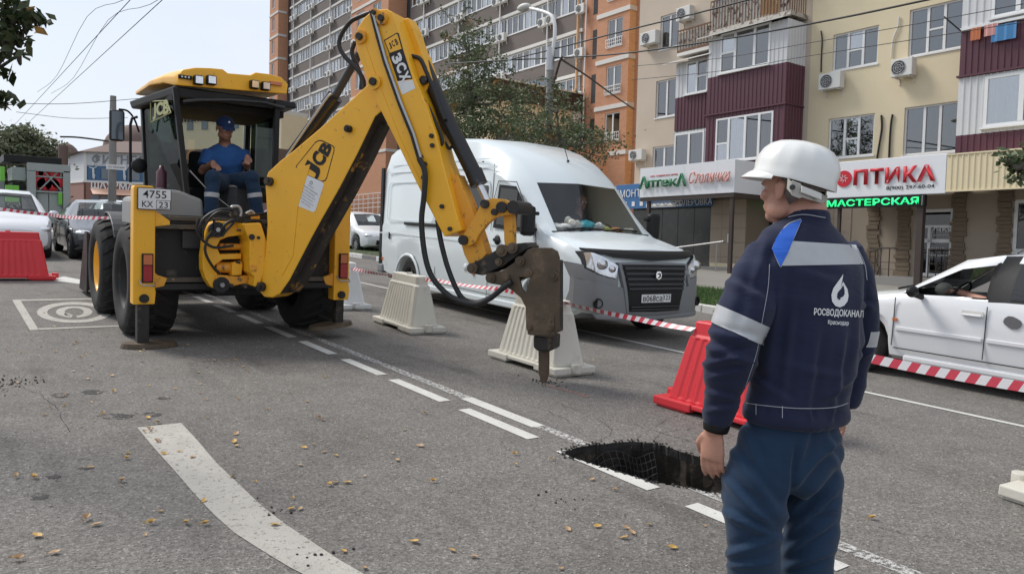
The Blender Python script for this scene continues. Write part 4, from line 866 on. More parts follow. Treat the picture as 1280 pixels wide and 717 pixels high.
# one window of each size, copied along the strips
Xt = tw.matrix_world.inverted() @ LEVEL
def tower_window(w):
    mb = MB(); n = 3; f = .07
    mb.box((0, 0, 0), (w, .08, .06)).box((0, 0, 1.17), (w, .08, 1.23)).box((-.02, -.06, -.06), (w + .02, .08, -.002))
    for i in range(n + 1): x = (w - f) * i / n; mb.box((x, -.004, .06), (x + f, .08, 1.17))
    wi = mb.build('window', MT['frame_w'], tw); ps = []
    for i in range(n): x = (w - f) * i / n + f; ps.append((x, (w - f) / n - f))
    return wi, ps
protos = {}
rt = random.Random(33)
cur_me = None
def place_window(x, z, w):
    key = round(w, 3)
    if key not in protos:
        wi, ps = tower_window(w); pm = []
        for x_, w_ in ps: pm.append(((x_), MB().box((0, .04, .06), (w_, .05, 1.17)).build('pane', M_pa, wi).data))
        cm = MB(); q = 10
        for i in range(q): a = w / q * i; cm.add([(a, .2 + .04 * (i % 2), 0), (a + w / q, .24 - .04 * (i % 2), 0), (a + w / q, .24 - .04 * (i % 2), 1.2), (a, .2 + .04 * (i % 2), 1.2)], [(0, 1, 2, 3)])
        co = cm.build('curtain', MT['curtain'], wi)
        protos[key] = (wi.data, pm, co.data)
        for c in list(wi.children): bpy.data.objects.remove(c)
        bpy.data.objects.remove(wi)
    d, pm, cme = protos[key]
    o = bpy.data.objects.new('window', d); COL.objects.link(o); o.parent = tw; o.location = Xt @ Vector((x, TY + .02, z))
    for x_, m_ in pm:
        p = bpy.data.objects.new('pane', m_); COL.objects.link(p); p.parent = o; p.location = (x_, 0, 0)
        if rt.random() < .3: p.material_slots[0].link = 'OBJECT'; p.material_slots[0].material = M_pb
    if rt.random() < .8:
        c = bpy.data.objects.new('curtain', cme); COL.objects.link(c); c.parent = o; c.location = (rt.uniform(0, w * .3), 0, 0); c.scale = (rt.uniform(.35, .7), 1, 1)
for a, b in mid:
    L = b - a - .5; n = int(round(L / 2.1)); w = L / n
    for k in KF:
        for i in range(n): place_window(a + .25 + i * w + .01, Z0 + k * FH + 1.33, w - .02)
# brick bays standing proud, with window pairs
def brick_bay(x0, x1, Y, wx, side_m='wbrick', floors=KF, label='orange brick bay', z_off=0.0, grill=True, ledges=True, ww=1.25):
    holes = [(c - ww / 2, c + ww / 2, Z0 + k * FH + .75 + z_off, Z0 + k * FH + 2.35 + z_off) for c in wx for k in floors]
    mb = MB(); holed(mb, x0, x1, -2, Z0 + 8 * FH, Y, holes, .15)
    mb.add([(x1, Y, -2), (x1, TY + .4, -2), (x1, TY + .4, Z0 + 8 * FH), (x1, Y, Z0 + 8 * FH)], [(0, 1, 2, 3)], 1); mb.add([(x0, Y, -2), (x0, Y, Z0 + 8 * FH), (x0, TY + .4, Z0 + 8 * FH), (x0, TY + .4, -2)], [(0, 1, 2, 3)], 0)
    bpart(tw, 'brick_bay', mb, [MT['wbrick'], MT[side_m]], label=label)
    bpart(tw, 'room', MB().box((x0 + .1, Y + .3, 0), (x1 - .1, Y + .32, Z0 + 8 * FH)), MT['room'])
    for h in holes:
        window(tw, h[0], h[1], h[2], h[3], Y + .06, [.5], fw=.07, curtain=1)
        if grill:
            g = MB().box((h[0] - .05, Y - .1, h[2] + .02), (h[1] + .05, Y - .08, h[2] + .05)).box((h[0] - .05, Y - .1, h[2] + .42), (h[1] + .05, Y - .08, h[2] + .46)).box((h[0] - .05, Y - .1, h[2] + .22), (h[1] + .05, Y - .085, h[2] + .25))
            for i in range(9): x = h[0] - .04 + (h[1] - h[0] + .08) * i / 8; g.box((x - .012, Y - .098, h[2] + .02), (x + .012, Y - .082, h[2] + .44))
            for x in (h[0] - .04, h[1] + .02): g.box((x, Y - .08, h[2] + .42), (x + .02, Y + .02, h[2] + .45))
            bpart(tw, 'french_railing', g, MT['frame_w'])
    if ledges:
        for k in floors:
            m2 = MB(); z = Z0 + k * FH; m2.box((x0 - .02, Y - .06, z - .13 + z_off), (x1 + .06, Y - .002, z + .12 + z_off)); m2.box((x1 + .001, Y - .002, z - .13 + z_off), (x1 + .06, TY + .2, z + .12 + z_off))
            bpart(tw, 'ledge', m2, MT['ledge'])
BYY = 31.0
m0 = onW(746, 60, BYY)[0]; m1 = onW(786, 60, BYY)[0]
brick_bay(m0, m1, BYY, [onW(768, 60, BYY)[0]], 'wbrick2', range(-2, 6), 'main orange brick bay with a lighter side')
brick_bay(-93.6, -90.6, 31.2, [-92.3], 'wbrick', KF, 'far left brick bay', grill=False, ww=.9)
brick_bay(-68.5, -61.0, 30.6, [-66.6, -63.2], 'wbrick', KF, 'middle brick bay', grill=False, ww=1.6)
bpart(tw, 'wall', MB().box((-36.9, TY - .02, -2), (m0 + .4, TY + .3, Z0 + 8 * FH)), MT['wbrick'], label='recessed brick strip')
bpart(tw, 'wall', MB().box((-59.9, TY + .01, -2), (-22, TY + .3, Z0 - 2 * FH - .002)).box((m1, TY - .5, -2), (-22, TY + .3, Z0 + 8 * FH)), MT['wbrick'], label='lower brick wall')
for k in range(-2, 7):
    z = Z0 + k * FH; bpart(tw, 'loggia', MB().box((-36.0, TY - .03, z + .7), (m0 - .03, TY - .022, z + 2.45)), MT['room'])
# air conditioners in pairs and their drain pipes
axs = [-87.2, -81.9, -76.6, -71.3, -56.9, -51.4, -45.8, -40.3, -36.45]
gA = 'air conditioner units hung along the grey tower'
proto = None; ORD = ['lowest', 'second', 'third', 'fourth', 'fifth', 'sixth', 'seventh', 'top']
for i, x in enumerate(axs):
    for k in KF:
        if (i * 7 + k * 3) % 11 == 5: continue
        for s in ((0, 1) if x < -37 else (0,)):
            if proto is None:
                proto = ac_unit(x - .8, x - .05, Z0 + k * FH + .95, Z0 + k * FH + 1.5, TY - .06, 'left unit of the lowest row beside the far leftmost drain pipe on grey tower', gA); bx = Vector((x - .8, 0, Z0 + k * FH + .95)); first = proto.matrix_world.copy(); bb = (x, k)
                continue
            c = copy_tree(proto); c['label'] = '%s unit of the %s row up beside the %s drain pipe on grey tower' % (('left', 'right')[s], ORD[k + 1], ('far leftmost', 'second', 'third', 'fourth', 'fifth', 'sixth', 'seventh', 'eighth', 'rightmost')[i]); d = Vector((x - bb[0] + s * .86, 0, (k - bb[1]) * FH))
            c.matrix_world = Matrix.Translation(LEVEL.to_3x3() @ d) @ first
    bpart(tw, 'drain_pipe', MB().cyl((x + .0, TY - .22, Z0 - 2 * FH), (x, TY - .22, Z0 + 8 * FH), .055, 8), MT['frame_w'])
bpart(tw, 'drain_pipe', MB().cyl((-37.25, TY - .2, Z0 - .9), (-37.25, TY - .2, Z0 + 8 * FH), .07, 8).tube([(-37.25, TY - .2, Z0 - .9), (-38.2, TY - .2, Z0 - 1.9)], .07, 8), MT['wbrick2'])
# podium: white columns, glass bays
bpart(tw, 'podium_wall', MB().box((-93, TY - .02, -2), (-59.9, TY + .4, Z0 - 2 * FH + .9)), MT['conc'])
PZ = Z0 - 2 * FH
for i in range(6): bpart(tw, 'column', MB().box((-90 + i * 5.6, TY - 1.0, -1), (-89.1 + i * 5.6, TY - .1, 13.2)), MT['ledge'])
for i in range(9):
    for j in range(4):
        for q in range(3): bpart(tw, 'glass_panel', MB().box((-89.05 + i * 5.6 + q * 1.55, TY - .3, .8 + j * 3.1), (-89.05 + i * 5.6 + q * 1.55 + 1.48, TY - .24, .8 + j * 3.1 + 2.85)), MT['podium'])
bpart(tw, 'shop_sign', MB().box((-69.6, TY - .6, 7.3), (-63.8, TY - .45, 8.95)), MT['black'])
mb = MB(); mb.cyl((-68.7, TY - .63, 8.4), (-68.7, TY - .61, 8.4), .42, 20).cyl((-68.7, TY - .63, 7.8), (-68.7, TY - .61, 7.8), .34, 20); bpart(tw, 'sign_emblem', mb, MT['frame_w'])
btext(tw, 'sign_lettering', 'СУШИ', MT['frame_w'], -66.0, TY - .62, 8.35, 2.6, .7, ext=.01); btext(tw, 'sign_lettering', 'доставка', MT['frame_w'], -65.8, TY - .62, 7.65, 1.9, .25, ext=.01)
g = MB()
for z in (5.0, 5.4, 5.8, 6.25): g.box((-90, TY - 1.6, z), (-40, TY - 1.55, z + .06))
for i in range(50): g.box((-90 + i, TY - 1.6, 4.5), (-89.95 + i, TY - 1.55, 6.3))
bpart(tw, 'terrace_railing', g, MT['frame_w']); bpart(tw, 'terrace', MB().box((-93, TY - 1.7, -1), (-46.5, TY - 1.02, 4.5)), MT['conc'])

# ---- cream annex with the dark roof edge
an = thing('annex_building', 'low cream annex with a dark brown roof edge behind the trees', 'building', (-41, 28, 0), level=True)
AX = -36.7
mb = MB().box((-47, 25.0, -2), (AX, TY - .3, 10.2)); bpart(an, 'wall', mb, MT['farwhite'] if 0 else MT['wcream'])
bpart(an, 'roof_edge', MB().box((-47.2, 24.8, 10.2), (AX + .2, TY - .25, 11.25)), MT['brown']); bpart(an, 'roof_trim', MB().box((-47.3, 24.7, 11.25), (AX + .3, TY - .25, 11.33)), MT['ledge'])
for y0, y1 in ((25.4, 27.4), (29.6, 31.2)):
    f = bpart(an, 'window', MB().box((AX - .05, y0, 6.4), (AX + .03, y1, 8.6)), MT['brown']); MB().box((AX + .035, y0 + .08, 6.48), (AX + .05, y1 - .08, 8.52)).build('pane', MT['podium'], f, xform=an.matrix_world.inverted() @ LEVEL)
bpart(an, 'pilaster', MB().box((AX, TY - .9, -1), (AX + .15, TY - .35, 10.19)), MT['ledge'])
# grey sheet roof of the tower's entrance porch, seen over the van
ks = thing('entrance_porch', 'low entrance porch with a grey pitched sheet roof behind the van and tree', 'porch', (-33, 22, 0), level=True)
kx0, kx1, kz = onW(634, 180, 21)[0], onW(704, 186, 21)[0], onW(670, 186, 21)[1]
bpart(ks, 'roof', MB().hexa([(kx0, 21, kz - .06), (kx1, 21, kz - .06), (kx1, 24, kz + .5), (kx0, 24, kz + .5)], [(kx0, 21, kz), (kx1, 21, kz), (kx1, 24, kz + .56), (kx0, 24, kz + .56)]), MT['conc'])
bpart(ks, 'wall', MB().box((kx0 + .2, 21.4, -1), (kx1 - .2, 23.8, kz - .02)), MT['wbrick'])

# ---- far building with the brown hip roof, beyond the junction
def farpt(px, py, D): v = Vector(sight(px, py)); h = math.hypot(v.x, v.y); return Vector(CAM) + v * (D / h)
D0 = 95.0
c0 = farpt(105, 262, D0); c1 = farpt(200, 266, D0 * .93); c2 = farpt(88, 258, D0 * 1.12)
fb = thing('corner_building', 'far corner building with a brown hipped roof, blue cladding and a salmon awning', 'building', (c0.x, c0.y, 0), 0)
u = Vector((c1.x - c0.x, c1.y - c0.y, 0)).normalized(); wv = Vector((c2.x - c0.x, c2.y - c0.y, 0)).normalized(); LU = 22.0; LW = 14.0
def zof(py, px=107): return farpt(px, py, D0).z
def fp(s, t, z): p = Vector((c0.x, c0.y, 0)) + u * s + wv * t; return (p.x, p.y, z)
X = fb.matrix_world.inverted()
def fquad(mb, s0, s1, z0, z1, off=0.0, side=0, m=0, th=.25):
    if side == 0: pts = [fp(s0, -off, z0), fp(s1, -off, z0), fp(s1, -off + th, z0), fp(s0, -off + th, z0)]; hi = [fp(s0, -off, z1), fp(s1, -off, z1), fp(s1, -off + th, z1), fp(s0, -off + th, z1)]
    else: pts = [fp(-off, s0, z0), fp(-off + th, s0, z0), fp(-off + th, s1, z0), fp(-off, s1, z0)]; hi = [fp(-off, s0, z1), fp(-off + th, s0, z1), fp(-off + th, s1, z1), fp(-off, s1, z1)]
    mb.hexa(pts, hi, m); return mb
zg, z1f, z1m, zt_ = -3, zof(226.5), zof(207), zof(190)
fquad(MB(), 0, LU, zg, z1f).build('wall', MT['farbrick'], fb, xform=X); fquad(MB(), 0, LW, zg, z1f, side=1).build('wall', MT['farbrick'], fb, xform=X)
fquad(MB(), .05, LU, z1f, z1m, .02).build('wall', MT['farblue'], fb, xform=X); fquad(MB(), .05, LU, z1m, zt_, .02).build('wall', MT['farwhite'], fb, xform=X); fquad(MB(), .0, LW, z1f, zt_, .02, 1).build('wall', MT['farwhite'], fb, xform=X)
mpx = (c1 - c0).length / 95.0
for i in range(9): fquad(MB(), .4 + i * 1.05, .4 + i * 1.05 + .95, z1m + .1, zt_ - .2, .06).build('panel', MT['farwhite'], fb, xform=X)
fquad(MB(), 9.9, LU, z1m, zt_ - .1, .07).build('panel', MT['farblue'], fb, xform=X)
for i in range(6): fquad(MB(), .6 + i * 1.7, .6 + i * 1.7 + 1.5, z1f + .3, z1m - .25, .06).build('window', MT['podium'] if i % 2 else MT['farblue'], fb, xform=X)
fquad(MB(), -.1, LU, z1f - .12, z1f + .12, .14).build('ledge', MT['ledge'], fb, xform=X); fquad(MB(), -.1, LW, z1f - .12, z1f + .12, .14, 1).build('ledge', MT['ledge'], fb, xform=X); fquad(MB(), 0, .35, z1f, zt_, .1).build('pilaster', MT['ledge'], fb, xform=X)
mb = MB(); zr = zof(172.5, 120)
mb.add([fp(-.9, -.9, zt_), fp(LU + .5, -.9, zt_), fp(LU + .5, LW, zt_), fp(-.9, LW, zt_), fp(6.0, LW * .45, zr), fp(LU + .5, LW * .45, zr)], [(0, 1, 5, 4), (1, 2, 5), (2, 3, 4, 5), (3, 0, 4), (0, 3, 2, 1)]); mb.build('roof', MT['brownroof'], fb, xform=X)

def ftext(body, s, z, w, h, mat, off=.12):
    p = fp(s, -off, z); XX = X @ frame_m(p, u, (0, 0, 1)); return text('sign_lettering', body, mat, XX, w, h, fb, bold=.02)
ftext('ШАУРМА', 3.7, zof(230.5), 5.6, .75, MT['frame_w']); ftext('ФИТНЕС', 4.5, (z1m + zt_) / 2, 7.0, 1.0, MT['bumper'])
for s in (1.2, 5.2, 10.2):                    # dancer figures on the glazing
    zc = z1f + .25; q = MB()
    f2 = lambda a, b: fp(s + a, -.1, zc + b)
    q.tube([f2(0, .1), f2(.05, .8), f2(0, 1.2)], [.06, .12, .1], 6).sphere(f2(.02, 1.55), .14, 0, 8, 6).tube([f2(-.5, 1.25), f2(0, 1.15), f2(.5, 1.3)], .05, 6).tube([f2(0, .75), f2(.2, .4), f2(.1, 0)], .06, 6); q.build('dancer_sticker', MT['frame_w'], fb, xform=X)
mb = MB(); za = zof(235.5); zc = zof(242)
mb.hexa([fp(.8, -.15, za), fp(9.8, -.15, za), fp(9.8, -.2, za), fp(.8, -.2, za)], [fp(.8, -.15, za + .05), fp(9.8, -.15, za + .05), fp(9.8, -1.9, zc), fp(.8, -1.9, zc)]); mb.build('awning', MT['salmon'], fb, xform=X)
for i in range(7): fquad(MB(), .9 + i * 1.3, .9 + i * 1.3 + 1.1, zg, zof(244), .05).build('shop_window', MT['podium'], fb, xform=X)
# round roof beyond it, and a brown roof block behind
dm = farpt(82, 200, 130); o = MB().sphere((0, 0, 0), (2.0, 2.0, 2.7), 0, 24, 12).build('dome', MT['brownroof']); o.location = (dm.x, dm.y, farpt(82, 202, 130).z); 
dmr = thing('domed_building', 'brown domed roof rising behind the grey truck frame', 'building', (dm.x, dm.y, 0)); o.parent = dmr; o.location = (0, 0, farpt(82, 202, 130).z); MB().cyl((0, 0, -4), (0, 0, farpt(82, 203, 130).z), 1.95, 20).build('wall', MT['farbrick'], dmr)
dm = farpt(168, 185, 150)
d2 = thing('domed_building', 'wide brown roof rising beyond the corner building', 'building', (dm.x, dm.y, 0)); MB().sphere((0, 0, farpt(168, 190, 150).z), (5.0, 5.0, 4.6), 0, 24, 12).build('dome', MT['brownroof'], d2); MB().cyl((0, 0, -4), (0, 0, farpt(168, 190, 150).z), 4.9, 20).build('wall', MT['farbrick'], d2)
# ---- long cream building seen through the machine's cab
cb = thing('cream_hall', 'long cream hall with a toothed cornice seen through the machine cab', 'building', (-62, 13, 0))
pA = farpt(222, 240, 70); pB = farpt(350, 240, 60)
uu = Vector((pB.x - pA.x, pB.y - pA.y, 0)).normalized(); nn_ = Vector((uu.y, -uu.x, 0)); LL = (pB - pA).length
X = cb.matrix_world.inverted()
def cp(s, t, z): p = Vector((pA.x, pA.y, 0)) + uu * s - nn_ * t; return (p.x, p.y, z)
def cbx(s0, s1, z0, z1, t0, t1): return MB().hexa([cp(s0, t0, z0), cp(s1, t0, z0), cp(s1, t1, z0), cp(s0, t1, z0)], [cp(s0, t0, z1), cp(s1, t0, z1), cp(s1, t1, z1), cp(s0, t1, z1)])
zA = farpt(240, 148, 69).z; zM = farpt(240, 188, 69).z
cbx(-1, LL, zM, zA, 0, 2.5).build('wall', MT['wcream'], cb, xform=X); cbx(-1, LL, zA, zA + .3, -.15, 2.5).build('cornice', MT['ledge'], cb, xform=X); cbx(-1, LL, -2, zM, -.3, 2.5).build('wall', MT['brownroof'], cb, xform=X)
for i in range(26): cbx(-.8 + i * .42, -.8 + i * .42 + .2, zA - .32, zA - .05, -.1, 0).build('dentil', MT['brown'], cb, xform=X)
for i in range(6): cbx(1.2 + i * 1.9, 2.0 + i * 1.9, zM + 1.6, zM + 2.6, -.04, .1).build('window', MT['podium'], cb, xform=X)
for i in range(5): cbx(.5 + i * 2, 2.0 + i * 2, farpt(240, 232, 69).z, farpt(240, 205, 69).z, -.36, -.2).build('shop_window', MT['farwhite'] if i == 1 else MT['podium'], cb, xform=X)
# ------------------------------------------------------------------ the yellow backhoe loader
mc = thing('backhoe_loader', 'yellow backhoe loader with its boom raised and a hydraulic breaker set on the road', 'excavator', (-8.4, 2.67, 0))
MX = mc.matrix_world.inverted()
def mpart(name, mb, mats, bevel=0.0, parent=None, label=None):
    o = mb.build(name, mats if not isinstance(mats, str) else MT[mats], parent or mc, bevel=bevel, xform=MX)
    if label: o['label'] = label
    return o
RX = -8.4
def rx(px, py, X=RX): p = onX(px, py, X); return p.y, p.z
# stabilisers
for s, (ya, yb) in enumerate(((1.455, 1.655), (3.56, 3.745))):
    z1 = 1.62; mb = MB()
    mb.prism([(ya, .44), (yb + .0, .44), (yb + .01, .56), (yb, .62), (yb, z1 - .03), (yb - .03, z1), (ya + .01, z1), (ya, z1 - .03)], RX - .14, RX + .02, f=lambda u, v, d: (d, u, v))
    hs = mpart('stabiliser_housing', mb, 'yellow', .008)
    sg = 1 if s == 0 else -1; ye = yb if s == 0 else ya
    mpart('gusset', MB().prism([(0, 0), (.09, .02), (.12, .10), (.03, .13), (0, .16)] if s == 0 else [(0, 0), (0, .16), (-.03, .13), (-.12, .10), (-.09, .02)], RX - .06, RX + .0, f=lambda u, v, d: (d, ye + u, .60 + v)), 'ywear', .004)
    mpart('gusset', MB().prism([(0, 0), (.14, .02), (.14, .06), (0, .16)] if s == 0 else [(0, 0), (0, .16), (-.14, .06), (-.14, .02)], RX - .06, RX + .0, f=lambda u, v, d: (d, ye + u, 1.22 + v)), 'yellow', .004)
    zf = .045 if s == 0 else .16
    lg = mpart('stabiliser_leg', MB().box((RX - .12, ya + .045, zf), (RX - .0, yb - .045, .46)), 'dsteel', .006)
    cy = (ya + yb) / 2 + (.06 if s == 0 else -.1); cxp = RX - .03
    tl = 0 if s == 0 else .10
    ft = MB(); n = 20; lo = []; hi = []
    for i in range(n): a = 6.283 * i / n; px_, py_ = .16 * math.cos(a), .27 * math.sin(a); lo.append((cxp + px_, cy + py_, zf - .04 + py_ * tl)); hi.append((cxp + px_ * .93, cy + py_ * .93, zf + .005 + py_ * tl))
    ft.rings([lo, hi], 0, False); mpart('stabiliser_foot', ft, 'steel')
    mpart('pivot_bolt', MB().cyl((RX + .02, (ya + yb) / 2, .50), (RX + .045, (ya + yb) / 2, .50), .045, 16).cyl((RX + .045, (ya + yb) / 2, .50), (RX + .055, (ya + yb) / 2, .50), .022, 12), 'dsteel')
    la = (1.53, 1.635) if s == 0 else (3.61, 3.715)
    hz = .66 if s == 0 else .69
    tlb = mpart('tail_light', MB().box((RX + .02, la[0], hz), (RX + .05, la[1], hz + .29)), 'black', .006)
    MB().box((RX + .05, la[0] + .012, hz + .012), (RX + .058, la[1] - .012, hz + .17)).build('red_lens', MT['redlens'], tlb, xform=MX)
    MB().box((RX + .05, la[0] + .012, hz + .18), (RX + .058, la[1] - .012, hz + .278)).build('amber_lens', MT['amber'], tlb, xform=MX)
    MB().tube([(RX + .03, la[0] - .02, hz + .03), (RX + .09, la[0] - .01, hz - .02), (RX + .09, la[1] + .01, hz - .03), (RX + .03, la[1] + .02, hz + .0)], .008, 6).build('lamp_guard', MT['metal'], tlb, xform=MX)
# registration plate 4755 KX 23
pl = mpart('number_plate', MB().box((RX + .04, 1.485, 1.385), (RX + .05, 1.795, 1.60)), 'black', .004)
MB().box((RX + .05, 1.492, 1.392), (RX + .054, 1.788, 1.593)).build('plate_face', MT['frame_w'], pl, xform=MX)
FXm = lambda y, z, x=RX + .056: frame_m((x, y, z), (0, 1, 0), (0, 0, 1))
text('plate_number', '4755', MT['ink'], MX @ FXm(1.64, 1.538), .215, .075, pl, bold=.006); text('plate_letters', 'KX', MT['ink'], MX @ FXm(1.575, 1.44), .10, .06, pl, bold=.006); text('plate_region', '23', MT['ink'], MX @ FXm(1.72, 1.438), .085, .06, pl, bold=.006)
mb = MB()
for a, b, c, d in ((1.654, 1.786, 1.397, 1.401), (1.654, 1.786, 1.479, 1.483), (1.654, 1.658, 1.401, 1.479), (1.782, 1.786, 1.401, 1.479)): mb.box((RX + .054, a, c), (RX + .0565, b, d))
mb.build('region_border', MT['ink'], pl, xform=MX)
# sliding rails and the dark rear frame
for z, h, mt in ((1.285, .045, 'rail'), (1.20, .05, 'rail'), (.655, .05, 'rail'), (.58, .06, 'frame')): mpart('slide_rail', MB().box((RX - .10, 1.66, z - .0), (RX - .01, 3.555, z + h)), mt, .006)
mpart('rear_frame', MB().box((RX - .22, 1.66, .56), (RX - .13, 3.555, 1.34)), 'frame')
mpart('rear_frame', MB().box((RX - .2, 1.66, 1.26), (RX - .02, 3.555, 1.275)), 'frame')
mpart('battery_box', MB().box((RX - .12, 1.93, 1.0), (RX - .06, 2.14, 1.19)), 'dgrey', .01)
# kingpost carriage (slides on the rails)
c6 = lambda a, b, X: rx(230 + a / 5.977, 260 + b / 5.977, X)
def plate(name, pts, x0, x1, mt='yellow', bevel=.008, conv=None):
    q = [c6(a, b, x1) if conv is None else conv(a, b) for a, b in pts]; ar = sum(q[i][0] * q[(i + 1) % len(q)][1] - q[(i + 1) % len(q)][0] * q[i][1] for i in range(len(q)))
    if ar < 0: q = q[::-1]
    return mpart(name, MB().prism(q, x0, x1, f=lambda u, v, d: (d, u, v)), mt, bevel)
plate('carriage_arm', [(195, 115), (240, 100), (440, 105), (450, 200), (330, 215), (270, 240), (245, 290), (150, 300), (155, 220), (170, 150)], -8.36, -8.20)
plate('carriage_side', [(150, 296), (245, 286), (270, 345), (430, 340), (430, 380), (290, 385), (240, 420), (215, 455), (250, 490), (240, 600), (205, 592), (165, 530), (142, 460), (140, 360)], -8.36, -8.20)
plate('carriage_foot', [(240, 500), (380, 510), (500, 500), (505, 560), (420, 570), (360, 585), (330, 570), (320, 610), (235, 605)], -8.35, -8.17, 'ywear')
plate('king_post', [(440, 118), (575, 112), (600, 190), (645, 340), (600, 470), (560, 590), (520, 585), (528, 515), (490, 480), (490, 250)], -8.32, -7.98)
plate('cavity', [(225, 220), (480, 220), (480, 600), (225, 600)], -8.42, -8.37, 'frame')
a = c6(350, 445, -8.25); mpart('swing_cylinder', MB().cyl((-8.30, c6(250, 445, -8.25)[0], a[1]), (-8.26, c6(420, 440, -8.25)[0], a[1]), .058, 16).cyl((-8.28, c6(270, 290, -8.25)[0], c6(270, 290, -8.25)[1]), (-8.28, c6(480, 290, -8.25)[0], c6(480, 290, -8.25)[1]), .035, 14), 'ywear')
plate('swing_bracket', [(360, 410), (430, 395), (440, 430), (430, 500), (360, 505)], -8.30, -8.16)
for a, b, r in ((242, 160, .062), (275, 570, .062)):
    y, z = c6(a, b, -8.2); mpart('clamp_washer', MB().cyl((-8.2, y, z), (-8.165, y, z), r * 1.3, 24), 'hose'); mpart('clamp_bolt', MB().cyl((-8.165, y, z), (-8.13, y, z), .024, 6, smooth=False), 'metal')
for a, b, r in ((550, 220, .016), (500, 215, .03), (410, 165, .012), (405, 405, .014), (450, 580, .02), (350, 575, .018)):
    y, z = c6(a, b, -8.0); mpart('pin', MB().cyl((-8.05, y, z), (-7.96, y, z), r, 12), 'dsteel')
plate('yoke_slot', [(490, 425), (542, 425), (542, 470), (490, 470)], -8.0, -7.965, 'ywear', .004)

# ---- boom, dipper, linkage and breaker: outlines with their own plane, depth and thickness
VP0 = Vector((-8.0, 2.75, 0)); _e = onG(680, 477); VD = Vector((_e.x - VP0.x, _e.y - VP0.y, 0)).normalized(); VN = Vector((-VD.y, VD.x, 0))
def vp(px, py, off=0.0):
    v = Vector(sight(px, py)); o = VP0 + VN * off; c = Vector(CAM); t = (o - c).dot(VN) / v.dot(VN); return c + v * t
def slab(name, px, off0, off1, mt='yellow', bevel=.01, edge=None, parent=None, label=None):
    """outline seen on the near face (off0), given real thickness to off1"""
    near = [vp(a, b, off0) for a, b in px]; far = [p + VN * (off1 - off0) for p in near]; k = len(px); mb = MB()
    mb.add(near, [tuple(range(k))], 0); mb.add(far, [tuple(reversed(range(k)))], 0)
    for i in range(k): j = (i + 1) % k; mb.add([near[i], far[i], far[j], near[j]], [(0, 1, 2, 3)], (1 if edge and edge(i) else 0))
    return mpart(name, mb, [MT[mt], MT['grime']], bevel, parent, label)
def vtube(name, pts, off, r, mt, parent=None, n=12, smooth=True, conv=True):
    P = [vp(a, b, off) for a, b in pts]; P = spline(P, 6) if len(P) > 2 and smooth else P
    return mpart(name, MB().tube(P, r, n), mt, 0, parent)
boom_px = [(330, 371), (322, 362), (324, 345), (331, 320), (334, 280), (332, 240), (331, 226), (335, 215), (350, 201), (367, 188), (400, 160), (435, 128), (459, 106), (476, 96), (492, 112), (484, 133), (469, 146), (447, 192), (424, 236), (400, 278), (389, 298), (375, 325), (362, 350), (350, 367), (340, 372)]
bm_ = slab('boom', boom_px, -.13, .13, 'yellow', .012, edge=lambda i: 14 <= i <= 22)
# raised edge along the underside plate, worn through to bare grime
slab('boom_wear_plate', [(472, 152), (450, 196), (427, 240), (403, 282), (392, 302), (378, 329), (366, 352), (358, 364), (366, 366), (376, 354), (388, 331), (402, 305), (413, 286), (437, 244), (460, 200), (481, 156)], .0, .12, 'grime', .01)
slab('boom_rib', [(370, 210), (388, 205), (372, 260), (366, 320), (352, 345), (356, 300), (360, 250)], -.136, -.13, 'yellow', .003)
for a, b, r in ((338, 227, .045), (437, 161.5, .035), (328, 358, .05)):
    p = vp(a, b, -.13); mpart('pin', MB().cyl(p, p - VN * .05, r, 16).cyl(p - VN * .05, p - VN * .065, r * .55, 12), 'dsteel')
# maker's decal on the boom
def vframe(px, py, off, ang):
    """frame on the near face; ang: reading direction, degrees counter-clockwise as seen"""
    o = vp(px, py, off); a = R_(ang); x = VD * math.cos(a) + Vector((0, 0, 1)) * math.sin(a); y = -VD * math.sin(a) + Vector((0, 0, 1)) * math.cos(a)
    return frame_m(o, x, y)
def vx(px, py, off, ang, pts, name, mt, parent, d=.002):
    """flat print cut to an outline in picture points, on the near face"""
    P = [vp(a, b, off) for a, b in pts]; mb = MB(); k = len(P); mb.add([p - VN * d for p in P] + P, [tuple(range(k))] + [(i, (i + 1) % k, k + (i + 1) % k, k + i) for i in range(k)]); return mb.build(name, MT[mt], parent, xform=MX)
K5 = lambda a, b: (340 + a / 5.515, 160 + b / 5.515)
def ringed(name, pts, w, off, mt, parent):
    P = [vp(*K5(a, b), off) for a, b in pts]; c = sum(P, Vector()) / len(P); Q = [p + (c - p).normalized() * w for p in P]; k = len(P); mb = MB()
    mb.add([p - VN * .002 for p in P + Q], [(i, (i + 1) % k, k + (i + 1) % k, k + i) for i in range(k)]); return mb.build(name, MT[mt], parent, xform=MX)
ringed('decal_border', [(165, 265), (175, 250), (300, 95), (325, 82), (345, 84), (420, 120), (432, 135), (430, 160), (380, 345), (368, 365), (345, 372), (190, 305), (170, 290)], .011, -.13, 'ink', bm_)
for ch, a, b, h in (('J', 277, 288, .20), ('C', 322, 213, .165), ('B', 367, 143, .135)):
    text('maker_letter', ch, MT['ink'], MX @ vframe(*K5(a, b), -.134, 62), .118, h, bm_, bold=.05)
tilt = -27
st = vx(0, 0, -.13, 0, [K5(*q) for q in ((215, 312), (345, 370), (358, 390), (300, 570), (285, 580), (150, 525), (140, 505), (195, 325))], 'notice_sticker', 'frame_w', bm_, .003)
for i in range(7): text('notice_text', ['РОСВОДОКАНАЛ', 'Аварийно-восстановительная', 'служба водоканала', 'Ведутся земляные работы', 'Приносим извинения', 'за временные неудобства', '8 (861) 218-58-18'][i], MT['ink'], MX @ vframe(*K5(268 - i * 6, 405 + 20 * i), -.1345, tilt), [.08, .2, .15, .19, .15, .18, .12][i], [.012, .017, .014, .014, .012, .012, .014][i], bm_)
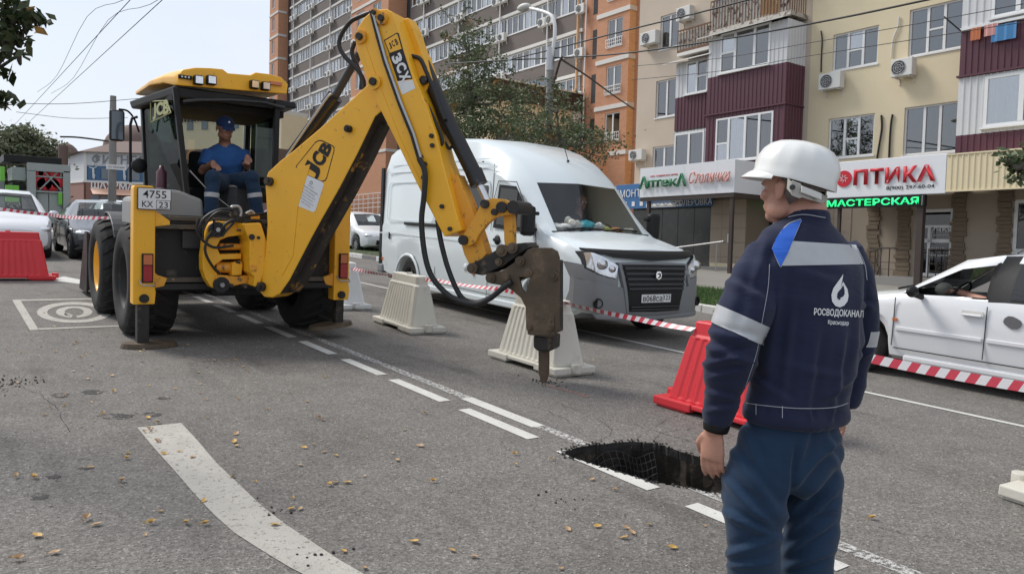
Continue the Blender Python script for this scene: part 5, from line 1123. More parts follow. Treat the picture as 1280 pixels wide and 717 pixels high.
p = vp(*K5(270, 378), -.134); mb = MB(); mb.lathe([(.012, 0), (.018, 0)], p, VN, 16); mb.build('notice_logo', MT['ink'], bm_, xform=MX)
# black boom ram behind the boom
vtube('boom_ram', [(352, 222), (368, 192), (417, 124)], .22, .075, 'blackp', smooth=False, n=18); vtube('ram_collar', [(410, 133), (419, 121)], .22, .088, 'blackp', smooth=False, n=18); vtube('ram_rod', [(418, 122), (449, 67)], .22, .042, 'dgrey', smooth=False, n=14); vtube('ram_pipe', [(358, 196), (405, 128), (415, 117)], .12, .012, 'metal')

# dipper: two side plates and a box between them
dip = [(466, 12.5), (455, 22), (447, 34), (443.6, 48), (446, 64), (457, 95), (465, 112), (472, 131), (500, 187), (520, 228), (532.5, 252.6), (555, 296), (577, 288), (569, 262), (557.6, 220), (544, 167), (532, 130), (516, 92), (507, 62), (501, 43.5), (494, 24), (490, 15), (482.6, 11)]
dp_ = slab('dipper', dip, -.19, .10, 'yellow', .012)
slab('dipper_cheek', [(500, 25), (510, 22), (516, 34), (529, 71), (540, 101), (541, 127), (536, 135), (520, 100), (508, 62)], .0, .16, 'yellow', .01)
slab('dipper_cheek', [(537, 135), (552, 178), (575, 237), (590, 285), (583, 290), (565, 232), (540, 165)], -.05, .10, 'yellow', .01)
slab('dipper_rib', [(448, 50), (452, 42), (472, 100), (500, 172), (528, 232), (524, 233), (496, 178), (468, 108)], -.196, -.19, 'yellow', .003)
slab('inner_dipper', [(557, 222), (572, 218), (590, 262), (608, 318), (600, 326), (588, 334), (580, 318), (572, 290)], -.10, .06, 'ywear', .008)
for a, b, r in ((452, 47, .055), (479, 24, .05), (469, 103, .06), (470, 17, .035)):
    p = vp(a, b, -.19); mpart('pin_boss', MB().cyl(p, p - VN * .03, r * 1.15, 18), 'yellow' if a == 469 else 'ywear'); mpart('pin', MB().cyl(p - VN * .03, p - VN * .06, r * .6, 14), 'dsteel')
for a, b in ((540, 170), (541, 182), (553, 258), (563, 286), (530, 222), (527, 196), (532, 205), (531, 101)): p = vp(a, b, -.19); mpart('bolt_head', MB().cyl(p, p - VN * .025, .022, 6, smooth=False), 'dsteel')
# decal 3CX on the dipper
K4 = lambda a, b: (430 + a / 5.515, b / 5.515)
def print4(name, pts, mt, d): return vx(0, 0, -.19, 0, [K4(*q) for q in pts], name, mt, dp_, d)
print4('decal_border', [(275, 278), (365, 226), (378, 232), (408, 345), (313, 376)], 'ink', .002); print4('decal_yellow', [(283, 284), (362, 236), (370, 240), (398, 338), (317, 366)], 'yellow', .0035)
print4('decal_black', [(309, 377), (408, 344), (472, 545), (370, 560)], 'ink', .002); print4('decal_white', [(366, 562), (473, 552), (492, 610), (402, 655)], 'frame_w', .002)
for ch, a, b in (('J', 318, 318), ('C', 338, 302), ('B', 362, 290)): text('maker_letter', ch, MT['ink'], MX @ vframe(*K4(a, b), -.195, 28), .026, .06, dp_, bold=.03)
for ch, a, b in (('3', 366, 405), ('C', 394, 465), ('X', 420, 530)): text('model_letter', ch, MT['frame_w'], MX @ vframe(*K4(a, b), -.195, -62), .085, .105, dp_, bold=.05)
# pipes and hoses on the dipper and boom
vtube('hard_pipe', [(466, 15), (474, 45), (482.6, 76), (500.7, 127), (517, 167), (527, 200), (530, 215)], -.215, .014, 'metal', smooth=False)
vtube('hard_pipe', [(463, 15), (471, 46), (480, 78), (498, 129), (514, 169), (524, 203)], -.212, .012, 'hose', smooth=False)
vtube('hydraulic_hose', [(463, 16), (448, 22), (437.6, 28), (426.5, 44), (424, 58), (432, 72), (446, 86), (454, 100), (455, 112)], -.05, .022, 'hose')
vtube('hydraulic_hose', [(444, 52), (440, 66), (447, 84), (452, 98), (451, 112)], .0, .022, 'hose')
vtube('hydraulic_hose', [(514, 70), (525, 74), (533, 90), (541, 110), (550, 135), (556, 150)], -.08, .02, 'hose'); vtube('hydraulic_hose', [(518, 72), (531, 84), (540, 100), (547, 125)], .08, .017, 'hose')
vtube('hydraulic_hose', [(534, 130), (542, 148), (550, 165), (553, 178), (548, 184)], -.12, .016, 'hose'); vtube('hydraulic_hose', [(538, 128), (548, 150), (560, 170), (566, 178), (562, 186), (556, 178)], -.02, .014, 'hose')
vtube('breaker_hose', [(524, 198), (531, 215), (530, 245), (527, 275), (530, 312), (538, 342), (553, 362), (570, 374), (594, 380), (612, 373), (626, 362), (640, 352)], -.24, .026, 'hose')
vtube('breaker_hose', [(547, 275), (549, 290), (553, 310), (560, 335), (570, 360), (580, 374), (596, 378), (616, 370), (630, 358)], -.16, .024, 'hose')
# dipper ram
vtube('dipper_ram', [(527, 78), (545, 118), (560, 152), (596, 224)], .02, .075, 'blackp', smooth=False, n=18); vtube('ram_collar', [(592, 214), (599, 231)], .02, .083, 'blackp', smooth=False, n=18); vtube('ram_rod', [(598, 228), (611, 255)], .02, .035, 'chrome', smooth=False, n=14)
slab('ram_bracket', [(512, 72), (528, 66), (539, 100), (530, 118), (519, 90)], -.07, .1, 'yellow', .01)
p = vp(531, 101, -.07); mpart('pin', MB().cyl(p, p - VN * .04, .04, 14), 'dsteel')
# linkage to the breaker
link_px = [(577, 300), (580, 291), (590, 276), (600, 257), (606, 250), (616, 247.5), (630, 249), (640, 254), (644, 261), (640, 268), (630, 269), (618, 272), (608, 281), (598, 294), (593, 304), (585, 308), (578, 306)]
slab('tipping_lever', link_px, -.16, -.10, 'ywear', .006); slab('tipping_lever', link_px, .06, .12, 'ywear', .006)
slab('link_bar', [(629, 258), (639, 258), (640, 300), (640, 307), (631, 307), (630, 300)], -.08, .04, 'ywear', .006)
for a, b, r in ((580, 300, .045), (607, 255, .04), (628, 259, .05), (619, 265, .03)): p = vp(a, b, -.16); mpart('pin', MB().cyl(p, p - VN * .035, r, 16), 'dsteel')
p = vp(641, 259, -.2); mpart('cross_pin', MB().cyl(p, p + VN * .36, .06, 16), 'dsteel')
slab('quick_hitch', [(588, 330), (592, 342), (602, 344), (628, 333), (651, 316), (662, 309), (657, 303), (640, 305), (624, 310), (604, 322)], -.15, .12, 'dsteel', .008)
for a, b, r in ((592, 335, .05), (629, 313, .055), (642, 310, .05), (625, 327, .035)): p = vp(a, b, -.15); mpart('pin', MB().cyl(p, p - VN * .04, r, 16).cyl(p - VN * .04, p - VN * .055, r * .5, 12), 'steel')
# breaker: side plates with a triangular hole, core between them, chisel
Z4 = lambda a, b: (400 + a / 2.391, 200 + b / 2.391)
ham = [Z4(*q) for q in ((497, 350), (510, 338), (545, 330), (600, 292), (620, 268), (635, 262), (690, 262), (708, 272), (714, 290), (714, 500), (704, 524), (688, 530), (624, 522), (615, 500), (614, 440), (600, 412), (572, 388), (540, 374), (506, 368))]
tri = [Z4(*q) for q in ((595, 350), (628, 350), (614, 398), (603, 385))]
def holed_plate(name, outer, hole, off, th, mt):
    bm = bmesh.new(); O = [bm.verts.new(vp(a, b, off)) for a, b in outer]; Hh = [bm.verts.new(vp(a, b, off)) for a, b in hole]
    ed = [bm.edges.new((l[i], l[(i + 1) % len(l)])) for l in (O, Hh) for i in range(len(l))]
    bmesh.ops.triangle_fill(bm, use_beauty=True, edges=ed)
    r = bmesh.ops.extrude_face_region(bm, geom=bm.faces[:]); bmesh.ops.translate(bm, vec=VN * th, verts=[g for g in r['geom'] if isinstance(g, bmesh.types.BMVert)]); bmesh.ops.recalc_face_normals(bm, faces=bm.faces)
    me = bpy.data.meshes.new(name); bm.transform(MX); bm.to_mesh(me); bm.free(); me.materials.append(MT[mt]); return link(name, me, mc, .006)
holed_plate('breaker_side_plate', ham, tri, -.19, .035, 'steel'); holed_plate('breaker_side_plate', ham, tri, .15, .035, 'steel')
slab('breaker_core', [Z4(*q) for q in ((640, 300), (700, 300), (700, 520), (628, 518), (622, 430))], -.14, .13, 'dsteel', .012)
slab('breaker_bracket', [Z4(*q) for q in ((505, 350), (600, 300), (690, 275), (705, 330), (640, 340), (560, 372))], -.10, .10, 'dsteel', .01)
for q in ((600, 302, .045), (545, 270, 0), (699, 344, .045), (624, 336, .04), (512, 352, .045), (561, 352, .035), (628, 500, .03), (690, 503, .03), (690, 480, .015)):
    if q[2]: p = vp(*Z4(q[0], q[1]), -.19); mpart('plate_bolt', MB().cyl(p, p - VN * .03, q[2], 6 if q[2] < .04 else 16, smooth=q[2] >= .04).cyl(p - VN * .03, p - VN * .045, q[2] * .55, 12), 'steel')
pb = vp(*Z4(642, 512), -.19); mpart('reinforcing_plate', MB().add([vp(*Z4(a, b), -.191) - VN * d for d in (0, .012) for a, b in ((620, 485), (640, 470), (665, 478), (700, 468), (702, 522), (622, 520))], [(6, 7, 8, 9, 10, 11)] + [(i, (i + 1) % 6, 6 + (i + 1) % 6, 6 + i) for i in range(6)]), 'steel')
slab('chisel_bushing', [Z4(*q) for q in ((637, 524), (697, 526), (695, 566), (684, 572), (648, 570), (637, 560))], -.12, .10, 'dsteel', .015)
c0_ = vp(680, 437, -.0); c1_ = vp(680, 474, 0); ct = onG(680, 478)
mpart('chisel', MB().tube([c0_, c0_.lerp(c1_, .8), Vector((ct.x, ct.y, -.01))], [.052, .05, .02], 16), 'steel')

# ---- cab
CXr, CXf = -9.05, -10.85; YL, YR_ = 2.0, 3.32; YLf, YRf = 1.97, 3.36
rp_ = [(217.7, 106), (217.7, 95), (223.6, 86.7), (240, 84), (258, 84.5), (274, 86), (280.5, 91), (309, 93.4), (315.6, 90), (332, 92), (347.4, 96), (356, 105), (354, 117)]
rear = [rx(a, b, CXr) for a, b in rp_]; zlo = rear[0][1]
def roof_ring(X, grow, zadd, flat):
    out = []
    for y, z in rear: yy = 2.66 + (y - 2.62) * grow; zz = z * (1 - flat) + (zlo + .14) * flat + zadd; out.append((X, yy, max(zz, zlo + zadd - .0)))
    return out
rg = [roof_ring(CXr, 1.0, 0, 0), roof_ring(CXr - .12, 1.03, .01, .0), roof_ring(CXr - .4, 1.1, .02, .3), roof_ring(-10.0, 1.16, .02, .5), roof_ring(-10.9, 1.14, 0, .55), roof_ring(-11.05, 1.02, -.02, .8)]
mb = MB(); mb.rings(rg, 0, True); rf_ = mpart('cab_roof', mb, 'yellow', .012)
mpart('roof_underside', MB().hexa([(CXr - .03, YL - .02, zlo - .10), (CXr - .03, YR_ + .02, zlo - .08), (-10.95, YRf + .1, zlo - .1), (-10.95, YLf - .1, zlo - .1)], [(CXr - .05, YL - .04, zlo - .002), (CXr - .05, YR_ + .0, zlo - .002), (-11.0, YRf + .14, zlo - .002), (-11.0, YLf - .12, zlo - .002)]), 'black', .02)
mpart('headlining', MB().box((-10.7, YL + .05, 2.55), (CXr - .3, YR_ - .05, zlo - .1)), 'interior')
def post(name, a, b, w, d, mt='black', lean=None):
    a = Vector(a); b = Vector(b); return mpart(name, MB().hexa([a + Vector((0, 0, 0)), a + Vector((0, w, 0)), a + Vector((-d, w, 0)), a + Vector((-d, 0, 0))], [b, b + Vector((0, w, 0)), b + Vector((-d, w, 0)), b + Vector((-d, 0, 0))]), mt, .01)
zb_ = 1.42
rl0 = rx(233, 262, CXr); rl1 = rx(215, 106, CXr); rr0 = rx(345, 262, CXr); rr1 = rx(352, 118, CXr)
post('cab_pillar', (CXr, rl0[0], zb_), (CXr, rl1[0] + .01, zlo - .02), .058, .08); post('cab_pillar', (CXr, rr0[0] - .04, zb_), (CXr, rr1[0] - .07, zlo - .02), .058, .08)
post('cab_pillar', (-10.75, 2.02, 1.1), (-10.85, 1.97, zlo - .05), .07, .1); post('cab_pillar', (-10.75, 3.22, 1.1), (-10.85, 3.28, zlo - .05), .07, .1)
post('cab_pillar', (-9.9, 3.30, 1.2), (-9.9, 3.30, zlo - .05), .06, .09)
mpart('rear_header', MB().box((CXr - .08, rl1[0] + .07, zlo - .12), (CXr - .02, rr1[0] - .07, zlo - .02)), 'black', .008)
# lower rear frame, curved
lo_ = spline([Vector((CXr + .01, *rx(a, b, CXr))) for a, b in ((205, 238), (228, 250), (248, 262), (275, 270), (310, 273), (345, 268))], 5)
mpart('cab_lower_frame', MB().rings([[p + Vector((0, 0, .0)), p + Vector((-.35, 0, .02)), p + Vector((-.35, 0, -.14)), p + Vector((0, 0, -.12))] for p in lo_], 0, True, True, True), 'dgrey', 0)
mpart('rear_valance', MB().box((CXr - .6, YL, 1.12), (CXr - .1, YR_ + .05, 1.36)), 'frame', .01)
# silver side panel and fender
mpart('side_panel', MB().prism([(1.70, 1.22), (2.28, 1.30), (2.26, 1.52), (2.02, 1.60), (1.80, 1.62), (1.62, 1.45)], -9.25, -9.0, f=lambda u, v, d: (d, u, v)), 'silver', .03)
mpart('side_panel', MB().box((-10.7, 1.72, 1.15), (-9.25, 2.05, 1.52)), 'silver', .06)
fa = MB(); ring_ = []
for i in range(9): a = R_(34 + i * 9); ring_.append([(-11.2 + .76 * math.cos(a), 1.62, .62 + .70 * math.sin(a)), (-11.2 + .76 * math.cos(a), 2.0, .62 + .70 * math.sin(a)), (-11.2 + .73 * math.cos(a), 2.0, .62 + .67 * math.sin(a)), (-11.2 + .73 * math.cos(a), 1.62, .62 + .67 * math.sin(a))])
fa.rings(ring_, 0, False); mpart('front_fender', fa, 'dgrey', .01)
fb_ = MB().rings([[(x, 3.3 + (y - 1.42), z) for x, y, z in r] for r in ring_], 0, False); mpart('front_fender', fb_, 'dgrey', .01)
# glazing
def gl_quad(name, P, mt='cabglass'):
    P = [Vector(p) for p in P]; nrm = (P[1] - P[0]).cross(P[2] - P[0]).normalized() * .006; return mpart(name, MB().hexa(P, [p + nrm for p in P]), mt)
sg_ = gl_quad('side_glass', [(CXr - .10, rl0[0] + .0, zb_ + .12), (-10.72, 2.03, zb_ + .12), (-10.82, 1.99, zlo - .08), (CXr - .10, rl1[0] + .02, zlo - .08)])
gl_quad('side_glass', [(CXr - .10, rr0[0], zb_ + .1), (-10.72, 3.3, zb_ + .1), (-10.82, 3.34, zlo - .08), (CXr - .10, rr1[0] - .02, zlo - .08)])
gl_quad('front_glass', [(-10.85, 2.08, 1.3), (-10.85, 3.22, 1.3), (-10.9, 3.26, zlo - .1), (-10.9, 2.04, zlo - .1)], 'autoglass')
# mirrored JCB print on the side glass
ja, jb_ = onYr(191, 140, 1.93), onYr(211, 136, 1.93); o = (ja + jb_) / 2; text('glass_print', 'JCB', MT['lemon'], MX @ frame_m(o, jb_ - ja, (0, 0, 1)), (jb_ - ja).length, .19, sg_, bold=.05)
mb = MB()
P = [onYr(*q, 1.935) for q in ((189, 153), (188.5, 127), (209, 126), (213.5, 141))]
for i in range(4): mb.tube([P[i], P[(i + 1) % 4]], .008, 4)
mb.build('glass_print', MT['lemon'], sg_, xform=MX)
# roof work lights
for a, b, w in ((249, 100, .1), (265, 100, .1), (319, 105.5, .095), (333, 107.5, .095)):
    y, z = rx(a, b, CXr + .08); l = mpart('work_light', MB().box((CXr + .0, y - w / 2, z - w / 2), (CXr + .09, y + w / 2, z + w / 2)), 'black', .012); MB().box((CXr + .09, y - w * .38, z - w * .38), (CXr + .096, y + w * .38, z + w * .38)).build('lens', MT['lamp'], l, xform=MX)
for a, b, mt in ((231.5, 96.5, 'black'), (345, 104.5, 'amber')): y, z = rx(a, b, CXr + .02); mpart('marker_light', MB().box((CXr, y - .07, z - .02), (CXr + .03, y + .07, z + .02)), mt, .005)
y, z = rx(231.5, 96.5, CXr + .02)
for i in range(3): mpart('marker_led', MB().cyl((CXr + .03, y - .035 + .035 * i, z), (CXr + .035, y - .035 + .035 * i, z), .010, 8), 'frame_w')
# wiper
vv = [Vector((CXr + .03, *rx(a, b, CXr + .03))) for a, b in ((229, 127), (248, 125), (290, 125), (330, 128), (356, 135))]
mpart('wiper', MB().tube(vv, [.02, .018, .014, .014, .02], 8), 'dgrey')
# mirrors, hand rails
y, z = rx(146, 157, -10.7); mr = mpart('mirror', MB().box((-10.73, y - .085, z - .19), (-10.66, y + .085, z + .19)), 'black', .03); MB().box((-10.66, y - .065, z - .17), (-10.655, y + .065, z + .17)).build('mirror_glass', MT['podium'], mr, xform=MX)
mpart('mirror_arm', MB().tube(spline([(-10.7, y + .02, z + .20), (-10.7, y + .12, z + .19), (-10.72, y + .2, z + .10), (-10.75, y + .26, z - .05)], 5), .012, 8), 'black')
a = [Vector((-10.2, *rx(px_, py_, -10.2))) for px_, py_ in ((172, 146), (165, 148), (163, 156), (163, 190), (163, 228))]
mpart('grab_rail', MB().tube(a, .016, 8), 'black')
y, z = rx(174, 207, -10.1); mpart('work_light', MB().sphere((-10.1, y, z), (.05, .09, .09)), 'black')
y, z = rx(203, 226, -9.4); mpart('fire_extinguisher', MB().lathe([(0, -.13), (.05, -.13), (.055, -.1), (.055, .1), (.03, .13), (.02, .17), (0, .17)], (-9.45, y, z), (0, 0, 1), 16), MT['wine'])
# cab interior: seat, console, levers, wheel
mpart('seat', MB().box((-10.25, 2.32, 1.52), (-9.8, 2.86, 1.66)), 'interior', .04); mpart('seat_back', MB().box((-10.30, 2.40, 1.6), (-10.2, 2.80, 2.12)), 'interior', .05)
mpart('cab_floor', MB().box((-10.8, 2.05, 1.08), (-9.1, 3.28, 1.16)), 'interior'); mpart('dashboard', MB().box((-10.8, 2.3, 1.16), (-10.6, 3.0, 1.75)), 'interior', .04)
cy_, cz_ = rx(297, 262, -9.3); mb = MB()
mb.lathe([(.24, -.10), (.215, 0), (.19, .16), (.165, .24), (.155, .27), (0, .28)], (-9.35, cy_, cz_), (0, 0, 1), 12, smooth=False); mpart('lever_console', mb, 'dgrey', .01)
mpart('console_rim', MB().lathe([(.165, .255), (.172, .265), (.16, .28)], (-9.35, cy_, cz_), (0, 0, 1), 24), 'silver')
def lever(a, b, top, r): 
    p = Vector((-9.4, cy_ + a, cz_ + .27)); q = Vector((-9.5, *rx(*top, -9.5)))
    mb = MB()
    for i in range(7): t = i / 7 * .6; c = p.lerp(q, t); mb.sphere(c, (r * (1.6 - 1.2 * t),) * 2 + (.022,), 0, 12, 6)
    mpart('lever_gaiter', mb, 'hose'); mpart('lever', MB().tube([p, q], .010, 8).sphere(q, .028), 'black')
lever(-.07, 0, (272, 204), .045); lever(.10, 0, (308, 205), .030)
mpart('steering_wheel', MB().lathe([(.19, 0), (.205, .012), (.19, .024), (.175, .012), (.19, 0)], (-10.55, 2.66, 1.95), (-.5, 0, .9), 24), 'black')
# chassis, bonnet, tanks
mpart('chassis', MB().box((-12.4, 2.28, .48), (-8.65, 3.06, .95)), 'frame', .02); mpart('rear_axle', MB().cyl((-9.3, 1.9, .6), (-9.3, 3.45, .6), .13, 14), 'frame'); mpart('front_axle', MB().cyl((-11.2, 1.9, .6), (-11.2, 3.45, .6), .11, 14), 'frame')
mpart('bonnet', MB().box((-12.6, 2.25, .95), (-10.9, 3.1, 1.72)), 'yellow', .1); mpart('side_tank', MB().box((-10.5, 1.98, .55), (-9.95, 2.3, 1.1)), 'frame', .03)
mpart('under_guard', MB().box((-9.1, 2.0, .58), (-8.64, 3.3, 1.1)), 'frame')
# loader arms and bucket at the front
for y in (2.12, 3.22): mpart('loader_arm', MB().prism([(-11.2, 1.35), (-11.2, 1.15), (-12.6, .75), (-13.1, .25), (-13.25, .3), (-12.8, .95)], y - .06, y + .06, f=lambda u, v, d: (u, d, v)), 'yellow', .01)
mb = MB(); bkt = [(-13.1, .95), (-13.05, .5), (-13.15, .12), (-13.5, .06), (-13.95, .06), (-13.95, .09), (-13.5, .11), (-13.2, .2), (-13.12, .5), (-13.16, .93)]
yb0 = rx(107, 340, -13.3)[0]; mb.prism(bkt[::-1], yb0, 5.34 - yb0, f=lambda u, v, d: (u, d, v)); mpart('loader_bucket', mb, 'dsteel')
for y in (yb0, 5.34 - yb0): mpart('bucket_cheek', MB().prism([(-13.9, .06), (-13.1, .06), (-13.02, .5), (-13.08, .98), (-13.3, .98)], y - .015, y + .015, f=lambda u, v, d: (u, d, v)), 'dsteel')
# wheels with chevron lugs
def tyre_mesh(R, W, rim_r, lugs=20):
    mb = MB(); pr = [(rim_r, -W * .40), (rim_r + .03, -W * .48), (R * .80, -W * .5), (R * .93, -W * .46), (R * .965, -W * .34), (R * .97, 0), (R * .965, W * .34), (R * .93, W * .46), (R * .80, W * .5), (rim_r + .03, W * .48), (rim_r, W * .40)]
    mb.lathe(pr, (0, 0, 0), (0, 1, 0), 48)
    for i in range(lugs * 2):
        s = 1 if i % 2 else -1; a0 = 2 * math.pi * i / (lugs * 2); k = 5; lo = []; hi = []
        rw = .034 / R * 1.3
        pts = []
        for j in range(k):
            t = j / (k - 1); y = s * (-.02 + (W * .5 + .0) * t); a = a0 + s * 0 + t * .26; rr = R * (.955 if t < .8 else .88); rt_ = R * (1.0 if t < .85 else .94); pts.append((y, a, rr, rt_))
        for y, a, rr, rt_ in pts:
            lo.append([(rr * math.sin(a - rw), y, rr * math.cos(a - rw)), (rr * math.sin(a + rw), y, rr * math.cos(a + rw)), (rt_ * math.sin(a + rw * .75), y, rt_ * math.cos(a + rw * .75)), (rt_ * math.sin(a - rw * .75), y, rt_ * math.cos(a - rw * .75))])
        mb.rings(lo, 0, False)
    return mb
def mwheel(x, y, side, R=.61, W=.5):
    w = mpart('wheel', MB().cyl((x, y - side * .1, R), (x, y + side * .04, R), .12, 16), 'yellow')
    tm = tyre_mesh(R, W, .33); t = Matrix.Translation((x, y, R)); o = tm.build('tyre', MT['rubber'], w, xform=MX @ t)
    d = MB(); d.lathe([(.335, side * W * .42), (.32, side * W * .40), (.30, side * W * .1), (.27, -side * W * .1), (.14, -side * W * .14), (.12, -side * W * .05), (0, -side * W * .05)], (x, y, R), (0, 1, 0), 40); d.lathe([(.335, -side * W * .42), (.30, 0), (.1, 0)], (x, y, R), (0, 1, 0), 40)
    d.build('rim', MT['yellow' if x < -10 else 'frame'], w, xform=MX)
    b = MB()
    for i in range(8): a = i * .785; b.cyl((x + .19 * math.cos(a), y + side * W * .13, R + .19 * math.sin(a)), (x + .19 * math.cos(a), y + side * W * .18, R + .19 * math.sin(a)), .014, 6)
    b.build('wheel_nut', MT['dsteel'], w, xform=MX)['kind'] = 'stuff'
for x in (-9.3, -11.2): mwheel(x, 1.735, -1); mwheel(x, 3.6, 1)
# small hydraulics over the king post
zh = lambda a, b, X=-8.15: Vector((X, *rx(160 + a / 5.975, 180 + b / 5.975, X)))
for pts, r, mt in (([(540, 700), (535, 640), (560, 570), (620, 520), (700, 490), (780, 490)], .018, 'hose'), ([(620, 690), (690, 640), (740, 590), (790, 570), (850, 575)], .015, 'hose'), ([(770, 475), (790, 465), (830, 470), (845, 510), (840, 540)], .016, 'metal'), ([(880, 520), (920, 500), (945, 520)], .014, 'metal'), ([(850, 590), (900, 575), (985, 580), (1020, 640), (1035, 717)], .017, 'hose'), ([(960, 585), (1000, 600), (1030, 660)], .012, 'metal'), ([(640, 560), (650, 640), (600, 700)], .014, 'hose'), ([(700, 690), (730, 650), (820, 560), (880, 540), (940, 530), (1060, 510)], .013, 'hose')):
    mpart('hydraulic_hose' if mt == 'hose' else 'hydraulic_pipe', MB().tube(spline([zh(*q) for q in pts], 6), r, 8), mt)
for a, b, s in ((800, 520, .05), (830, 550, .045), (880, 560, .04), (940, 540, .05), (860, 530, .035), (1000, 545, .04)):
    p = zh(a, b, -8.2); mpart('valve_block', MB().box(p - Vector((.04, s, s * .6)), p + Vector((.05, s, s * .6))), 'dsteel' if a != 940 else 'ywear', .008)
for pts in ([(100, 75), (85, 130), (95, 200), (160, 265), (230, 295), (360, 280)], [(200, 170), (160, 240), (150, 330), (200, 430), (260, 490)], [(330, 30), (250, 30), (180, 80), (135, 160), (130, 230)]):
    mpart('hydraulic_hose', MB().tube(spline([Vector((-8.12, *c6(a + 10, b, -8.12))) for a, b in pts], 6), .014, 8), 'hose')
mpart('cable', MB().tube([Vector((-9.0, *rx(a, b, -9.0))) for a, b in ((237, 213), (260, 238), (287, 259))], .008, 6), 'metal')
# ------------------------------------------------------------------ vehicles
def ring_at(x, z0, zb, zt, W, Wt, crown=.02, curve=.5):
    zm = zb + (zt - zb) * .5; Wm = W * .95 * (1 - curve) + Wt * curve + .018
    h = [(0, z0), (W * .86, z0), (W * .965, z0 + .05), (W, z0 + max(.06, (zb - z0) * .42)), (W * .992, zb - min(.09, (zb - z0) * .2)), (W * .955, zb), (Wm, zm), (Wt, max(zb, zt - .07 * min(1, (zt - zb) * 4))), (max(Wt - .09, .1), zt), (0, zt + crown)]
    return [(x, -y, z) for y, z in h] + [(x, y, z) for y, z in reversed(h[1:-1])]
def body_skin(root, st, wheels, wr, paint, glassmat, win_side, win_front=None, win_rear=None, name='body', closed_name=True, seal=.035):
    """st: stations (x, z0, zb, zt, W, Wt). win_*: (x0, x1) ranges between stations. Returns body object; glass panes become parts"""
    bm = bmesh.new(); X = []
    xs = sorted(set([round(s[0], 4) for s in st])); arcs = []
    for wx in wheels: arcs += [round(wx + wr * math.sin(R_(a)), 4) for a in (-90, -75, -55, -30, 0, 30, 55, 75, 90)] + [round(wx - wr - .02, 4), round(wx + wr + .02, 4)]
    allx = sorted(set(xs + [a for a in arcs if min(xs) < a < max(xs) and min(abs(a - q) for q in xs) > .012]))
    S = {round(s[0], 4): s for s in st}; keys = sorted(S)
    def lerp_st(x):
        if x in S: s = S[x]
        else:
            i = max(k for k in range(len(keys)) if keys[k] <= x); a, b = S[keys[i]], S[keys[i + 1]]; t = (x - a[0]) / (b[0] - a[0]); s = tuple(a[k] + (b[k] - a[k]) * t for k in range(6))
        z0 = s[1]
        for wx in wheels:
            d = abs(x - wx)
            if d < wr: z0 = max(z0, WHZ + math.sqrt(max(0, wr * wr - d * d)))
        return (x, min(z0, s[2] - .12), s[2], s[3], s[4], s[5])
    rings = [ring_at(*lerp_st(x)) for x in allx]; n = len(rings[0])
    V = [[bm.verts.new(p) for p in r] for r in rings]
    fcs = {}
    for i in range(len(rings) - 1):
        for j in range(n):
            f = bm.faces.new((V[i][j], V[i][(j + 1) % n], V[i + 1][(j + 1) % n], V[i + 1][j])); f.smooth = True; fcs[(i, j)] = f
    bm.faces.new(list(reversed(V[0]))); bm.faces.new(V[-1])
    groups = []
    rng = lambda a, b: [i for i in range(len(allx) - 1) if allx[i] >= min(a, b) - 1e-3 and allx[i + 1] <= max(a, b) + 1e-3]
    for a, b in win_side:
        ii = rng(a, b); groups.append(('side_window', [(i, j) for i in ii for j in (5, 6)])); groups.append(('side_window', [(i, j) for i in ii for j in (n - 7, n - 6)]))
    if win_front: groups.append(('windscreen', [(i, j) for i in rng(*win_front) for j in (8, 9)]))
    if win_rear: groups.append(('rear_window', [(i, j) for i in rng(*win_rear) for j in (8, 9)]))
    out = []
    for nm, ks in groups:
        fs = [fcs[k] for k in ks if k in fcs and fcs[k].is_valid]
        if not fs: continue
        r = bmesh.ops.inset_region(bm, faces=fs, thickness=seal, use_even_offset=True)
        for f in r['faces']: f.material_index = 1
        vm = {}; vs = []; ff = []
        for f in fs:
            for v in f.verts:
                if v not in vm: vm[v] = len(vs); vs.append(tuple(v.co - v.normal * .006))
            ff.append([vm[v] for v in f.verts])
        out.append((nm, vs, ff)); bmesh.ops.delete(bm, geom=fs, context='FACES')
    bmesh.ops.recalc_face_normals(bm, faces=bm.faces)
    me = bpy.data.meshes.new(name); bm.to_mesh(me); bm.free(); me.materials.append(paint); me.materials.append(MT['black'])
    me.set_sharp_from_angle(angle=R_(28))
    b = link(name, me, root)
    for nm, vs, ff in out:
        g = bpy.data.meshes.new(nm); g.from_pydata(vs, [], ff); g.materials.append(glassmat)
        for p in g.polygons: p.use_smooth = True
        link(nm, g, root)
    return b
WHZ = .30
